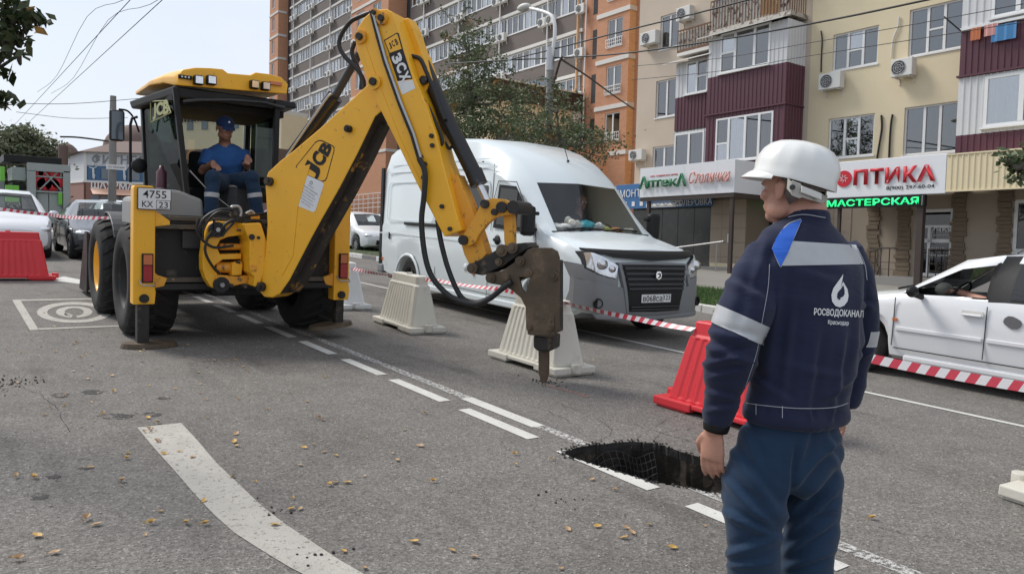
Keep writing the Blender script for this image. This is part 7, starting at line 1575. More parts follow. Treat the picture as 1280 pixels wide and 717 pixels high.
hx = -(px2x(1216, 392) - fX); sp('door_handle', MB().box((hx - .09, .85, pz2(1216, 394) - .012), (hx + .09, .875, pz2(1216, 394) + .012)), 'carwhite', .01); sp('handle_recess', MB().box((hx - .1, .843, pz2(1216, 392) - .03), (hx + .1, .848, pz2(1216, 392) + .03)), 'offwhite', .01)
sp('grey_patch', MB().prism([(u + .08 * math.cos(t * .52), w + .055 * math.sin(t * .52) * (1 + .2 * math.sin(t))) for t in range(12) for u, w in [(-(px2x(1266, 403) - fX), pz2(1266, 403))]], .845, .8485, f=lambda u, v, d: (u, d, v)), 'grey')  # flat grey oval on the side behind the front door
mx_ = -(px2x(1149, 366) - fX); sp('mirror', MB().sphere((mx_, .98, pz2(1149, 364)), (.05, .09, .06), 0, 14, 10).tube([(mx_ - .02, .82, pz2(1149, 371)), (mx_, .92, pz2(1149, 368))], .03, 8), 'black')
sp('side_indicator', MB().box((loc(wx_) - .37, .84, .60), (loc(wx_) - .42, .85, .63)), 'amber')
sp('wiper', MB().tube([(a0 + .17, .5, zbelt + .05), (a0 + .08, .1, zbelt + .11)], .012, 6).tube([(a0 + .17, -.1, zbelt + .05), (a0 + .08, -.4, zbelt + .11)], .012, 6), 'black')
sp('aerial', MB().tube([(a1 - .25, 0, ztop + .02), (a1 - .55, 0, ztop + .22)], .006, 6), 'black')
sp('interior', MB().box((b1 - 1.2, -.7, .25), (a0, .7, .45)).box((a0 - .35, -.72, .5), (a0 + .02, .72, zbelt - .03)).box((b0 - .15, -.6, .4), (b0 + .0, -.1, 1.05)).box((b0 - .15, .14, .4), (b0 + .0, .62, 1.05)).box((b0 - .12, .25, 1.05), (b0 - .04, .5, 1.22)), 'interior', .03)
sp('steering_wheel', MB().lathe([(.17, 0), (.185, .012), (.17, .024), (.155, .012), (.17, 0)], (a0 - .40, .36, zbelt + .02), (.85, 0, .5), 24), 'black'); sp('rear_view_mirror', MB().box((a1 + .12, -.1, ztop - .16), (a1 + .16, .1, ztop - .09)), 'black', .02)
sp('plush_ornament', MB().sphere((a0 - .12, .1, zbelt + .06), (.08, .12, .08), 0, 12, 8), 'cream')
# ------------------------------------------------------------------ people
from mathutils.bvhtree import BVHTree
def at(px, py, d): return Vector(CAM + sight(px, py) * (d / 960.0))
CRv = Vector((CR[0], CR[1], 0)).normalized(); CFv = Vector((CF[0], CF[1], 0)).normalized(); UZ = Vector((0, 0, 1))
def capsule(mb, pts, r, n=14):
    pts = [Vector(p) for p in pts]; r = r if isinstance(r, (list, tuple)) else [r] * len(pts)
    mb.tube(pts, r, n, 0, True)
    for p, q in zip(pts, r): mb.sphere(p, q * 1.0, 0, n, 8)
def loftE(mb, secs, n=24):
    """secs: (centre, half-axis vector a, half-axis vector b)"""
    mb.rings([[c + a * math.cos(6.2832 * i / n) + b * math.sin(6.2832 * i / n) for i in range(n)] for c, a, b in secs], 0, True, True, True)
def wrinkle(amp, f=(9, 9, 16), seed=0, extra=None):
    def fn(p, n):
        q = Vector((p.x * f[0], p.y * f[1], p.z * f[2])) + Vector((seed, seed * 2, 0))
        w = mnoise.noise(q) + .5 * mnoise.noise(q * 2.1); r = 1 - abs(mnoise.noise(q * .8 + Vector((9, 0, 0)))) * 2.2
        k = extra(p) if extra else 1
        return p + n * (amp * k * (w * .6 + r * .7))
    return fn
def proj(p):
    q = np.array(p) - CAM; z = q @ CF; return 640 + 960 * (q @ CR) / z, 358.5 - 960 * (q @ CU) / z
def folds(base, FL, amp):
    """creases along lines: a soft ridge with a groove beside it"""
    def fn(p, n):
        u, v = proj(p); d = 0.0
        for (x0, y0, x1, y1, w, a) in FL:
            dx, dy = x1 - x0, y1 - y0; L2 = dx * dx + dy * dy; t = ((u - x0) * dx + (v - y0) * dy) / L2
            if -.3 < t < 1.3:
                s = ((u - x0) * dy - (v - y0) * dx) / math.sqrt(L2) / w
                if abs(s) < 3: d += a * (math.exp(-s * s) - .8 * math.exp(-(s - 1.3) ** 2)) * math.exp(-((t - .5) * 1.7) ** 4)
        return base(p, n) + n * (amp * d)
    return fn
def hand(mb, wrist, palm_dir, side_dir, nrm, s=1.0, curl=.6):
    """palm with four fingers of different lengths and a thumb; all one skin with the arm"""
    w = Vector(wrist); d = Vector(palm_dir).normalized(); sd = Vector(side_dir).normalized(); nn = Vector(nrm).normalized()
    loftE(mb, [(w - d * .01 * s, sd * .026 * s, nn * .019 * s), (w + d * .03 * s, sd * .036 * s, nn * .018 * s), (w + d * .07 * s, sd * .041 * s, nn * .016 * s), (w + d * .092 * s, sd * .038 * s, nn * .013 * s)], 16)
    for i, (o, l, r) in enumerate(((-.032, .068, .0085), (-.0105, .076, .0088), (.011, .072, .0085), (.0315, .056, .0075))):
        b = w + d * .085 * s + sd * o * s; c = curl + .08 * i; pts = [b]; dd = d.copy()
        for j, f in enumerate((.45, .32, .25)):
            ang = c * (.55 + .35 * j); dd = (dd * math.cos(ang) + nn * math.sin(ang)).normalized(); pts.append(pts[-1] + dd * l * f * s)
        capsule(mb, pts, [r * s, r * .96 * s, r * .9 * s, r * .78 * s], 10)
    b = w + d * .025 * s - sd * .030 * s; capsule(mb, [b, b + (d * .7 - sd * .6 + nn * .25).normalized() * .036 * s, b + (d * .9 - sd * .45 + nn * .45).normalized() * .066 * s, b + (d * 1.0 - sd * .25 + nn * .55).normalized() * .088 * s], [.014 * s, .0115 * s, .010 * s, .008 * s], 10)
def head(mb, c, face, up=UZ, s=1.0):
    """c: centre of the skull; face: direction the face looks"""
    c = Vector(c); f = Vector(face).normalized(); r = f.cross(up).normalized(); u = r.cross(f).normalized()
    X = Matrix((r, f, u)).transposed()
    mb.sphere(c + u * .025 * s, (.074 * s, .092 * s, .082 * s), 0, 24, 16, X); mb.sphere(c + f * .022 * s - u * .045 * s, (.060 * s, .070 * s, .072 * s), 0, 20, 14, X)
    mb.sphere(c + f * .062 * s - u * .088 * s, (.030 * s, .028 * s, .022 * s), 0, 14, 10, X)      # chin
    for q in (-1, 1):
        mb.sphere(c + r * q * .048 * s + f * .020 * s - u * .070 * s, (.020 * s, .038 * s, .030 * s), 0, 12, 8, X)   # jaw
        mb.sphere(c + r * q * .040 * s + f * .066 * s - u * .022 * s, (.022 * s, .020 * s, .018 * s), 0, 12, 8, X)   # cheek
        mb.sphere(c + r * q * .030 * s + f * .083 * s + u * .012 * s, (.020 * s, .010 * s, .008 * s), 0, 12, 8, X)   # brow
        e = c + r * q * .078 * s - f * .004 * s - u * .012 * s
        mb.sphere(e, (.009 * s, .017 * s, .030 * s), 0, 12, 8, X); mb.sphere(e + u * .014 * s, (.011 * s, .021 * s, .016 * s), 0, 10, 8, X); mb.sphere(e - u * .022 * s + f * .004 * s, (.008 * s, .010 * s, .011 * s), 0, 8, 6, X)
    capsule(mb, [c + f * .088 * s + u * .004 * s, c + f * .106 * s - u * .026 * s, c + f * .094 * s - u * .034 * s], [.010 * s, .013 * s, .012 * s], 10)     # nose
    mb.sphere(c + f * .090 * s - u * .058 * s, (.022 * s, .010 * s, .007 * s), 0, 12, 8, X); mb.sphere(c + f * .088 * s - u * .068 * s, (.019 * s, .010 * s, .007 * s), 0, 12, 8, X)   # lips
    return c, f, r, u
def eyes(parent, c, f, r, u, s=1.0, inv=None):
    for q in (-1, 1):
        mb = MB().sphere(c + r * q * .031 * s + f * .080 * s - u * .002 * s, .0125 * s, 0, 12, 8); o = mb.build('eye', MT['frame_w'], parent, xform=inv)
        MB().sphere(c + r * q * .031 * s + f * .088 * s - u * .002 * s, .006 * s, 0, 8, 6).build('iris', MT['ink'], o, xform=inv)
def drape(name, src, pts, faces, mat, parent, off=.0025, eye=None):
    """print laid onto the cloth: points given on the camera's sight lines are dropped onto the skin of src"""
    bvh = src if isinstance(src, BVHTree) else BVHTree.FromObject(src, bpy.context.evaluated_depsgraph_get()); vs = []; ok = []
    c = Vector(CAM)
    for a, b in pts:
        d = Vector(sight(a, b)).normalized(); h = bvh.ray_cast(c, d, 20)
        if h[0] is None: vs.append(c); ok.append(False)
        else: vs.append(h[0] - d * off); ok.append(True)
    fs = [f for f in faces if all(ok[i] for i in f)]
    me = bpy.data.meshes.new(name); me.from_pydata([tuple(v) for v in vs], [], fs); me.materials.append(mat)
    for p in me.polygons: p.use_smooth = True
    bm = bmesh.new(); bm.from_mesh(me); bmesh.ops.delete(bm, geom=[v for v in bm.verts if not v.link_faces], context='VERTS'); bm.to_mesh(me); bm.free()
    me.transform(parent.matrix_world.inverted()); return link(name, me, parent)
def dgrid(name, src, P00, P10, P11, P01, mat, parent, nu=14, nv=6, **k):
    pts = []; 
    for j in range(nv + 1):
        for i in range(nu + 1):
            u, v = i / nu, j / nv; pts.append(tuple((P00[q] * (1 - u) + P10[q] * u) * (1 - v) + (P01[q] * (1 - u) + P11[q] * u) * v for q in (0, 1)))
    w = nu + 1; return drape(name, src, pts, [(j * w + i, j * w + i + 1, (j + 1) * w + i + 1, (j + 1) * w + i) for j in range(nv) for i in range(nu)], mat, parent, **k)
def dtext(name, body, src, cx, cy, w, h, ang, mat, parent, bold=0):
    me = text_mesh(body, 1, bold); bm = bmesh.new(); bm.from_mesh(me); bmesh.ops.triangulate(bm, faces=bm.faces); bmesh.ops.subdivide_edges(bm, edges=[e for e in bm.edges if e.calc_length() > .3], cuts=2); bm.to_mesh(me); bm.free()
    co = [v.co.copy() for v in me.vertices]; x0, x1 = min(c.x for c in co), max(c.x for c in co); y0, y1 = min(c.y for c in co), max(c.y for c in co)
    pts = []; a = R_(ang)
    for c in co: x = (c.x - (x0 + x1) / 2) / (x1 - x0) * w; y = (c.y - (y0 + y1) / 2) / (y1 - y0) * h; pts.append((cx + x * math.cos(a) + y * math.sin(a), cy + x * math.sin(a) - y * math.cos(a)))
    return drape(name, src, pts, [tuple(p.vertices) for p in me.polygons], mat, parent, off=.004)

def cloth(name, col, dirt=None):
    m, n, l, b = new_mat(name); t = n.new('ShaderNodeTexCoord'); a = n.new('ShaderNodeTexNoise'); a.inputs['Scale'].default_value = 5; a.inputs['Detail'].default_value = 8; l.new(t.outputs['Object'], a.inputs['Vector'])
    x = n.new('ShaderNodeMix'); x.data_type = 'RGBA'; x.inputs['A'].default_value = rgba(col, .75); x.inputs['B'].default_value = rgba(col, 1.3); l.new(a.outputs['Fac'], x.inputs['Factor']); l.new(x.outputs['Result'], b.inputs['Base Color'])
    b.inputs['Roughness'].default_value = .88; b.inputs['Sheen Weight'].default_value = .12; b.inputs['Sheen Roughness'].default_value = .5; b.inputs['Specular IOR Level'].default_value = .2
    mp = n.new('ShaderNodeMapping'); mp.inputs['Scale'].default_value = (1, 1, 2.6); l.new(t.outputs['Object'], mp.inputs['Vector'])
    w = n.new('ShaderNodeTexNoise'); w.inputs['Scale'].default_value = 7; w.inputs['Detail'].default_value = 2; w.inputs['Distortion'].default_value = .5; l.new(mp.outputs[0], w.inputs['Vector'])
    g = n.new('ShaderNodeTexNoise'); g.inputs['Scale'].default_value = 600; l.new(t.outputs['Object'], g.inputs['Vector'])
    u = n.new('ShaderNodeBump'); u.inputs['Strength'].default_value = .4; u.inputs['Distance'].default_value = .02; l.new(w.outputs['Fac'], u.inputs['Height'])
    v = n.new('ShaderNodeBump'); v.inputs['Strength'].default_value = .2; v.inputs['Distance'].default_value = .002; l.new(g.outputs['Fac'], v.inputs['Height']); l.new(u.outputs[0], v.inputs['Normal']); l.new(v.outputs[0], b.inputs['Normal']); return m
navy = cloth('navy_work_jacket', (0.017, 0.021, 0.048)); denim = cloth('dark_blue_trousers', (0.016, 0.036, 0.072)); royal = cloth('royal_blue_patch', (0.03, 0.12, 0.52)); reflect = pbr('silver_reflective_band', (0.44, 0.45, 0.46), .38, var=.08, scale=30, bump=.1, bscale=300); shirtblue = cloth('blue_tshirt', (0.028, 0.095, 0.27))
helmet_m = pbr('white_hard_hat', (0.74, 0.74, 0.71), .32, var=.03, scale=6, coat=.3); hatgrey = pbr('helmet_ratchet_grey', (.42, .40, .36), .5, var=.05); stitch = pbr('pale_stitching', (.40, .42, .46), .7)

# ---- the worker in the white helmet, seen from behind
WD = 2.4; TH = R_(30)
La = CRv * math.cos(TH) + CFv * math.sin(TH); Fa = CFv * math.cos(TH) - CRv * math.sin(TH)          # his right, his front
K = WD / 960.0
def T(px, py, dd=0.0): return at(px, py, WD + dd)
root_p = T(985, 700); root_p.z = 0; g0 = at(990, 520, WD)
foot = lambda px: Vector((T(px, 690).x, T(px, 690).y, 0))
def body_solid(extra=0.0):
    mb = MB()
    hc = T(992, 235, -.0) ; fdir = (-CRv * .60 + CFv * .80).normalized()
    c, f, r, u = head(mb, hc, fdir, (UZ * .97 - fdir * .12).normalized(), 1.0)
    capsule(mb, [T(1003, 250), T(1006, 285)], [.062, .066]); mb.sphere(T(1010, 262, .0), (.058, .055, .05), 0)
    loftE(mb, [(T(1004, 290), La * .10, Fa * .07), (T(1004, 320), La * .18, Fa * .09), (T(1010, 400), La * .15, Fa * .10), (T(998, 520), La * .14, Fa * .09)])
    for px, k in ((943, -1), (1010, 1)): mb.tube([T(994 + k * 20, 530, k * .03), T(px, 640, k * .05), T(px, 720, k * .05), foot(px) + UZ * .09], [.08, .055, .045, .04], 12)
    capsule(mb, [T(968, 335, -.0), T(922, 420, -.1), T(898, 505, -.06), T(893, 536, -.04)], [.04, .04, .036, .028])
    capsule(mb, [T(1056, 325, .12), T(1066, 420, .16), T(1056, 500, .21)], [.04, .035, .03])
    hand(mb, T(892, 537, -.04), (T(890, 575, -.03) - T(892, 537, -.04)), (-CFv * .62 + CRv * .62), (CRv * .70 + CFv * .70), 1.03, .26)
    hand(mb, T(1052, 505, .22), -UZ, CFv, -CRv, .95, .5)
    return mb, (c, f, r, u)
mb, HD = body_solid()
wk = solid_from('person', mb, .0048, 4, [MT['skin']])
base = Vector((g0.x, g0.y, 0)); wk.data.transform(Matrix.Translation(-base)); wk.matrix_world = Matrix.Translation(base)
tag(wk, 'man in navy work jacket and white helmet standing back to us by the sinkhole', 'person')
WKI = wk.matrix_world.inverted()
# jacket
mb = MB()
secs = [(272, 1008, 26, .056, .056), (280, 1006, 40, .095, .07), (290, 1003, 62, .150, .082), (306, 1005, 78, .190, .098), (330, 1009, 84, .215, .112), (370, 1013, 80, .208, .122), (420, 1014, 75, .197, .126), (465, 1006, 70, .186, .126), (500, 997, 67, .180, .125), (506, 996, 66, .176, .122), (510, 995, 66, .184, .130), (523, 994, 64, .184, .130)]
loftE(mb, [(T(c, y), La * a, Fa * b) for y, c, h, a, b in secs], 32)
mb.tube([T(956, 313, -.04), T(945, 345, -.07), T(932, 385, -.10), T(920, 425, -.11), T(910, 465, -.09), T(902, 500, -.07), T(896, 528, -.05)], [.058, .072, .076, .073, .064, .053, .040], 20)
mb.tube([T(1052, 312, .08), T(1066, 345, .11), T(1071, 400, .14), T(1069, 430, .16), T(1060, 480, .2), T(1054, 505, .21)], [.058, .068, .068, .062, .05, .042], 18)
mb.rings([[T(1008, 272) + La * a * math.cos(q * .3927) + Fa * b * math.sin(q * .3927) + UZ * z for q in range(16)] for a, b, z in ((.075, .07, -.03), (.070, .068, .0), (.064, .064, .022), (.056, .056, .024))], 0, True, True, True)
ex = lambda p: 1.0 + 1.6 * math.exp(-((p - T(917, 430, -.12)).length / .12) ** 2) + .9 * math.exp(-((p.z - T(995, 500).z) / .05) ** 2)
FJ = [(886, 432, 938, 452, 5, 1), (884, 455, 935, 440, 4, .9), (890, 470, 930, 462, 4, .8), (892, 415, 940, 425, 5, .8), (905, 350, 950, 372, 6, .7), (884, 490, 922, 500, 4, .8), (886, 512, 918, 508, 3.5, .9), (930, 330, 915, 400, 7, .5), (975, 350, 962, 470, 7, 1), (990, 400, 978, 500, 6, .8), (1020, 420, 1008, 500, 6, .7), (1052, 425, 1040, 505, 5, .9), (1075, 350, 1066, 450, 5, .7), (1000, 340, 1040, 352, 6, .4), (940, 470, 985, 500, 5, .8), (1065, 470, 1030, 498, 5, .7), (960, 300, 945, 350, 6, .7), (985, 455, 1045, 470, 6, .45), (1079, 380, 1091, 385, 4, .8), (1076, 445, 1090, 436, 4, .8), (955, 510, 952, 524, 3, .8), (1010, 511, 1012, 524, 3, .7), (1040, 510, 1037, 524, 3, .7)]
jk = solid_from('jacket', mb, .0085, 5, [navy], fn=folds(wrinkle(.008, (4.2, 4.2, 8.5), 3, ex), FJ, .011))
jb = BVHTree.FromObject(jk, bpy.context.evaluated_depsgraph_get())
jw = jk.data.copy(); jk.data.transform(WKI); jk.parent = wk; bpy.context.view_layer.update()
# waistband, collar seam and prints on it
dgrid('back_band', jb, (989, 301), (1070, 306), (1080, 330), (976, 332), reflect, jk, 40, 14); 
drape('shoulder_patch', jb, [(965, 311), (970, 298), (977, 287), (988, 279), (1002, 274), (997, 286), (991, 301), (985, 316), (976, 333), (970, 322), (982, 298), (988, 288), (977, 308), (972, 316)], [(0, 1, 12, 13), (1, 2, 10, 12), (2, 3, 11, 10), (3, 4, 5, 11), (11, 5, 6), (10, 11, 6), (10, 6, 7, 12), (12, 7, 8, 13), (13, 8, 9), (0, 13, 9)], royal, jk, off=.006)
def dline(name, pts, w, mat=stitch, par=None, src=None):
    P = spline([Vector((a, b, 0)) for a, b in pts], 8); L = []
    for i, p in enumerate(P): d = (P[min(i + 1, len(P) - 1)] - P[max(i - 1, 0)]).normalized(); nn = Vector((-d.y, d.x, 0)) * w; L.append(((p + nn).x, (p + nn).y)); L.append(((p - nn).x, (p - nn).y))
    return drape(name, src or jb, L, [(2 * i, 2 * i + 1, 2 * i + 3, 2 * i + 2) for i in range(len(P) - 1)], mat, par or jk, off=.0035)
dline('stitching', [(965, 311), (973, 294), (985, 280), (1001, 273.5)], .45); dline('stitching', [(976, 334), (985, 314), (993, 296), (1002, 275)], .45); dline('stitching', [(966, 312), (970, 322), (975, 333)], .4)
dline('stitching', [(962, 330), (960, 360), (953, 400), (946, 440), (933, 480), (925, 505)], .35); dline('stitching', [(930, 503), (960, 507), (1000, 510), (1040, 509), (1062, 503)], .4); dline('stitching', [(945, 504), (945, 518)], .4); dline('stitching', [(978, 507), (978, 522)], .4)
dline('stitching', [(1072, 310), (1081, 330), (1084, 350)], .4); dline('stitching', [(985, 271), (1005, 268), (1032, 272)], .4)
# arm bands: rings of the sleeve between two cutting planes
ax_ = (T(898, 520, -.05) - T(936, 345, -.09)).normalized(); jtmp = bpy.data.objects.new('tmp', jw)
pa, pb_ = T(926, 393, -.12), T(922, 417, -.12); side_p = T(958, 400, -.1)
tiltn = (ax_ + CRv * -.25).normalized()
bnd = slab_of('sleeve_band', jtmp, [(pa, tiltn), (pb_, -tiltn), (side_p, -CRv)], reflect, jk, .0025); bnd.data.transform(WKI)
pa, pb_ = T(1072, 411, .14), T(1072, 431, .14); bnd = slab_of('sleeve_band', jtmp, [(pa, -UZ), (pb_, UZ), (T(1083, 420, .1), (La + CRv * 2).normalized())], reflect, jk, .0025); bnd.data.transform(WKI)
bpy.data.objects.remove(jtmp)
# emblem: a drop with a flame inside, and the two lines of lettering
def dpoly(name, pts, mat, n=1, par=None):
    c = (sum(p[0] for p in pts) / len(pts), sum(p[1] for p in pts) / len(pts)); P = [c] + [tuple(c[q] + (p[q] - c[q]) * .5 for q in (0, 1)) for p in pts] + list(pts); k = len(pts)
    return drape(name, jb, P, [(0, 1 + i, 1 + (i + 1) % k) for i in range(k)] + [(1 + i, 1 + k + i, 1 + k + (i + 1) % k, 1 + (i + 1) % k) for i in range(k)], mat, par or jk, off=.004 if n == 1 else .0055)
E6 = lambda a, b: (870 + a / 2.47, 250 + b / 2.47)
drop = [E6(*q) for q in ((455, 228), (452, 245), (458, 258), (468, 275), (471, 295), (468, 312), (458, 325), (444, 331), (430, 326), (420, 312), (418, 292), (424, 272), (436, 255), (447, 240))]
dpoly('emblem', drop, MT['frame_w']); dpoly('emblem_flame', [E6(*q) for q in ((455, 262), (459, 278), (459, 290), (454, 298), (444, 302), (438, 296), (437, 288), (442, 280), (449, 272))], navy, 2)
dpoly('emblem_cut', [E6(*q) for q in ((437, 288), (440, 300), (448, 304), (443, 308), (436, 302))], navy, 2)
dtext('emblem_text', 'РОСВОДОКАНАЛ', jb, 1048.5, 391.5, 62, 10.5, 3.0, MT['frame_w'], jk, .022); dtext('emblem_text', 'Краснодар', jb, 1048, 403.5, 26, 7, 3.0, MT['frame_w'], jk, .012)
mb = MB(); n_ = 24
cuff = [(T(898, 522, -.05), .040), (T(895.5, 531, -.045), .041), (T(894.5, 537, -.042), .038)]
wv_ = (T(894, 538, -.042) - T(897, 522, -.05)).normalized(); q1 = wv_.orthogonal().normalized(); q2 = wv_.cross(q1)
mb.rings([[c + (q1 * math.cos(6.283 * i / n_) + q2 * math.sin(6.283 * i / n_)) * r for i in range(n_)] for c, r in cuff + [(cuff[-1][0] - wv_ * .004, .032)]], 0, True, True, True); mb.build('cuff', MT['black'], wk, xform=WKI)
# trousers
mb = MB()
loftE(mb, [(T(994, 500), La * .145, Fa * .10), (T(992, 525), La * .158, Fa * .112), (T(990, 560), La * .168, Fa * .125), (T(986, 585), La * .150, Fa * .115), (T(984, 600), La * .11, Fa * .10), (T(984, 612), La * .06, Fa * .07)], 32)
for k, L in ((-1, [(964, 550, .096, -.04), (944, 600, .098, -.05), (941, 640, .090, -.05), (940, 680, .078, -.05), (942, 720, .072, -.05), (943, 770, .068, -.04), (943, 850, .066, -.03)]), (1, [(1014, 550, .096, .04), (1014, 600, .096, .05), (1012, 640, .088, .05), (1009, 680, .082, .05), (1009, 720, .079, .05), (1009, 770, .074, .05), (1009, 850, .070, .05)])):
    mb.tube([T(a, b, d) for a, b, r, d in L], [r for a, b, r, d in L], 22)
kn = [T(942, 690, -.05), T(1010, 670, .05), T(985, 590, 0), T(940, 640, -.05)]
ex2 = lambda p: .8 + sum(1.5 * math.exp(-((p - q).length / .11) ** 2) for q in kn)
FT = [(912, 560, 965, 628, 6, .9), (908, 600, 962, 655, 5, 1), (908, 640, 965, 668, 5, 1.1), (912, 690, 966, 672, 5, 1), (915, 705, 960, 700, 4, .8), (930, 530, 950, 590, 7, .6), (1048, 548, 992, 606, 6, 1), (1046, 580, 988, 640, 6, 1), (1042, 615, 985, 668, 5, 1), (1038, 650, 984, 690, 5, 1), (1036, 690, 988, 708, 4, .9), (988, 560, 980, 625, 5, 1), (1010, 530, 1000, 575, 6, .6), (1044, 635, 1020, 640, 5, .8), (1030, 540, 1050, 590, 5, .6)]
tr_ = solid_from('trousers', mb, .0095, 10, [denim], fn=folds(wrinkle(.008, (4, 4, 8), 8, ex2), FT, .013)); tr_.data.transform(WKI); tr_.parent = wk
for px in (943, 1009):
    p = foot(px) - base; d = Fa; o = MB(); o.sphere(p + UZ * .055 + d * .05, (.05, .13, .055), 0, 16, 10, Matrix((La, Fa, UZ)).transposed()); o.build('boot', MT['black'], wk)
# hair at the nape and sides
c, f, r, u = HD
Xh = Matrix((r, f, u)).transposed(); hb = MB(); hb.sphere(c + u * .012 - f * .012, (.0775, .093, .088), 0, 24, 16, Xh); ho = hb.build('hair', MT['hair'], wk, xform=WKI)
bm = bmesh.new(); bm.from_mesh(ho.data)
bmesh.ops.bisect_plane(bm, geom=bm.verts[:] + bm.edges[:] + bm.faces[:], plane_co=WKI @ (c - f * .012), plane_no=(f - u * .2).normalized(), clear_outer=True)
bmesh.ops.bisect_plane(bm, geom=bm.verts[:] + bm.edges[:] + bm.faces[:], plane_co=WKI @ (c - u * .045 - f * .04), plane_no=(-u - f * .55).normalized(), clear_outer=True); bm.to_mesh(ho.data); bm.free()
eyes(wk, c, f, r, u, 1.0, WKI)
# helmet
hl = thing('hard_hat', 'white hard hat with a grey ratchet strap on the standing man', 'helmet', (0, 0, 0)); hp = T(996, 214); hl.matrix_world = Matrix.Translation(hp); HI = hl.matrix_world.inverted()
tl_ = R_(14); hf = (f * math.cos(tl_) + UZ * math.sin(tl_)).normalized(); hf = (f + UZ * .02).normalized()
fl = (-CRv * .90 + CFv * .43).normalized(); hr = fl.cross(UZ).normalized()
tlt = R_(9.5); hf = fl * math.cos(tlt) + UZ * math.sin(tlt); hu = hr.cross(hf).normalized()
O = T(994, 219)
prof = []
mb = MB(); n_ = 48; rg = []
for z, k, e in ((-.018, 1.045, .006), (-.012, 1.05, .008), (.0, 1.01, 0), (.02, .995, 0), (.045, .95, 0), (.068, .86, 0), (.086, .72, 0), (.098, .52, 0), (.104, .3, 0), (.107, .08, 0)):
    row = []
    for i in range(n_):
        a = 6.2832 * i / n_; ca, sa = math.cos(a), math.sin(a)
        ridge = 0.0035 * (1 if z > .01 and abs(sa) < .35 else 0) + .002 * math.cos(a * 12) * (1 if .01 < z < .09 else 0)
        row.append(O + hf * (ca * .124 * (k + ridge * 8)) + hr * (sa * .108 * (k + ridge * 8)) + hu * (z + (.012 * max(0, -ca) * -1 if z < 0 else 0)))
    rg.append(row)
rg2 = [[O + (p - O) * .965 - hu * .001 for p in row] for row in rg]
mb.rings(rg, 0, True, True, False); mb.rings(list(reversed(rg2)), 0, True, True, False); mb.add([*rg[0], *rg2[0]], [(i, n_ + i, n_ + (i + 1) % n_, (i + 1) % n_) for i in range(n_)]); mb.add(rg[-1], [tuple(range(n_))])
mb.build('shell', helmet_m, hl, xform=HI)
mb = MB(); up_, dn_ = [], []
for i in range(17):
    a = R_(-68 + i * 8.5); ca, sa = math.cos(a), math.sin(a)
    inn = O + hf * (ca * .121) + hr * (sa * .106) - hu * .004; ext = .034 * max(0, ca) ** 1.5 + .004
    out = inn + (hf * ca + hr * sa * .5).normalized() * ext - hu * (.018 + .012 * ca); up_.append((inn, out))
top = [p for p, q in up_]; mid_ = [(p * .5 + q * .5 + hu * .004) for p, q in up_]; bot = [q for p, q in up_]
mb.rings([top, mid_, bot, [q - hu * .004 for q in bot], [m - hu * .006 for m in mid_], [p - hu * .008 for p in top]], 0, True, False, False)
mb.build('peak', helmet_m, hl, xform=HI)
band = [T(a, b, -.12 + dd) for a, b, dd in ((984, 229, .02), (990, 235, .0), (1003, 240, .0), (1018, 245, .03), (1030, 249, .08), (1034, 250, .13))]
hb_ = MB(); wd_ = [.020, .026, .019, .018, .018, .018]
hb_.rings([[p + UZ * w * .8, p + UZ * w * .8 + (O - p).normalized() * .005, p - UZ * w * .8 + (O - p).normalized() * .005, p - UZ * w * .8] for p, w in zip(spline(band, 5), [wd_[min(5, i // 5)] for i in range(26)])], 0, False, True, True); hb_.build('ratchet_band', hatgrey, hl, xform=HI)
kb_ = T(990, 234, -.125); MB().cyl(kb_, kb_ - CFv * .006, .008, 12).build('rivet', MT['dgrey'], hl, xform=HI)
b0_, b1_ = T(1001, 236.5, -.128), T(1026, 246, -.085); MB().hexa([b0_ - UZ * .010, b1_ - UZ * .010, b1_ + UZ * .010, b0_ + UZ * .010], [p - CFv * .008 for p in (b0_ - UZ * .010, b1_ - UZ * .010, b1_ + UZ * .010, b0_ + UZ * .010)]).build('adjuster', MT['offwhite'], hl, bevel=.002, xform=HI)

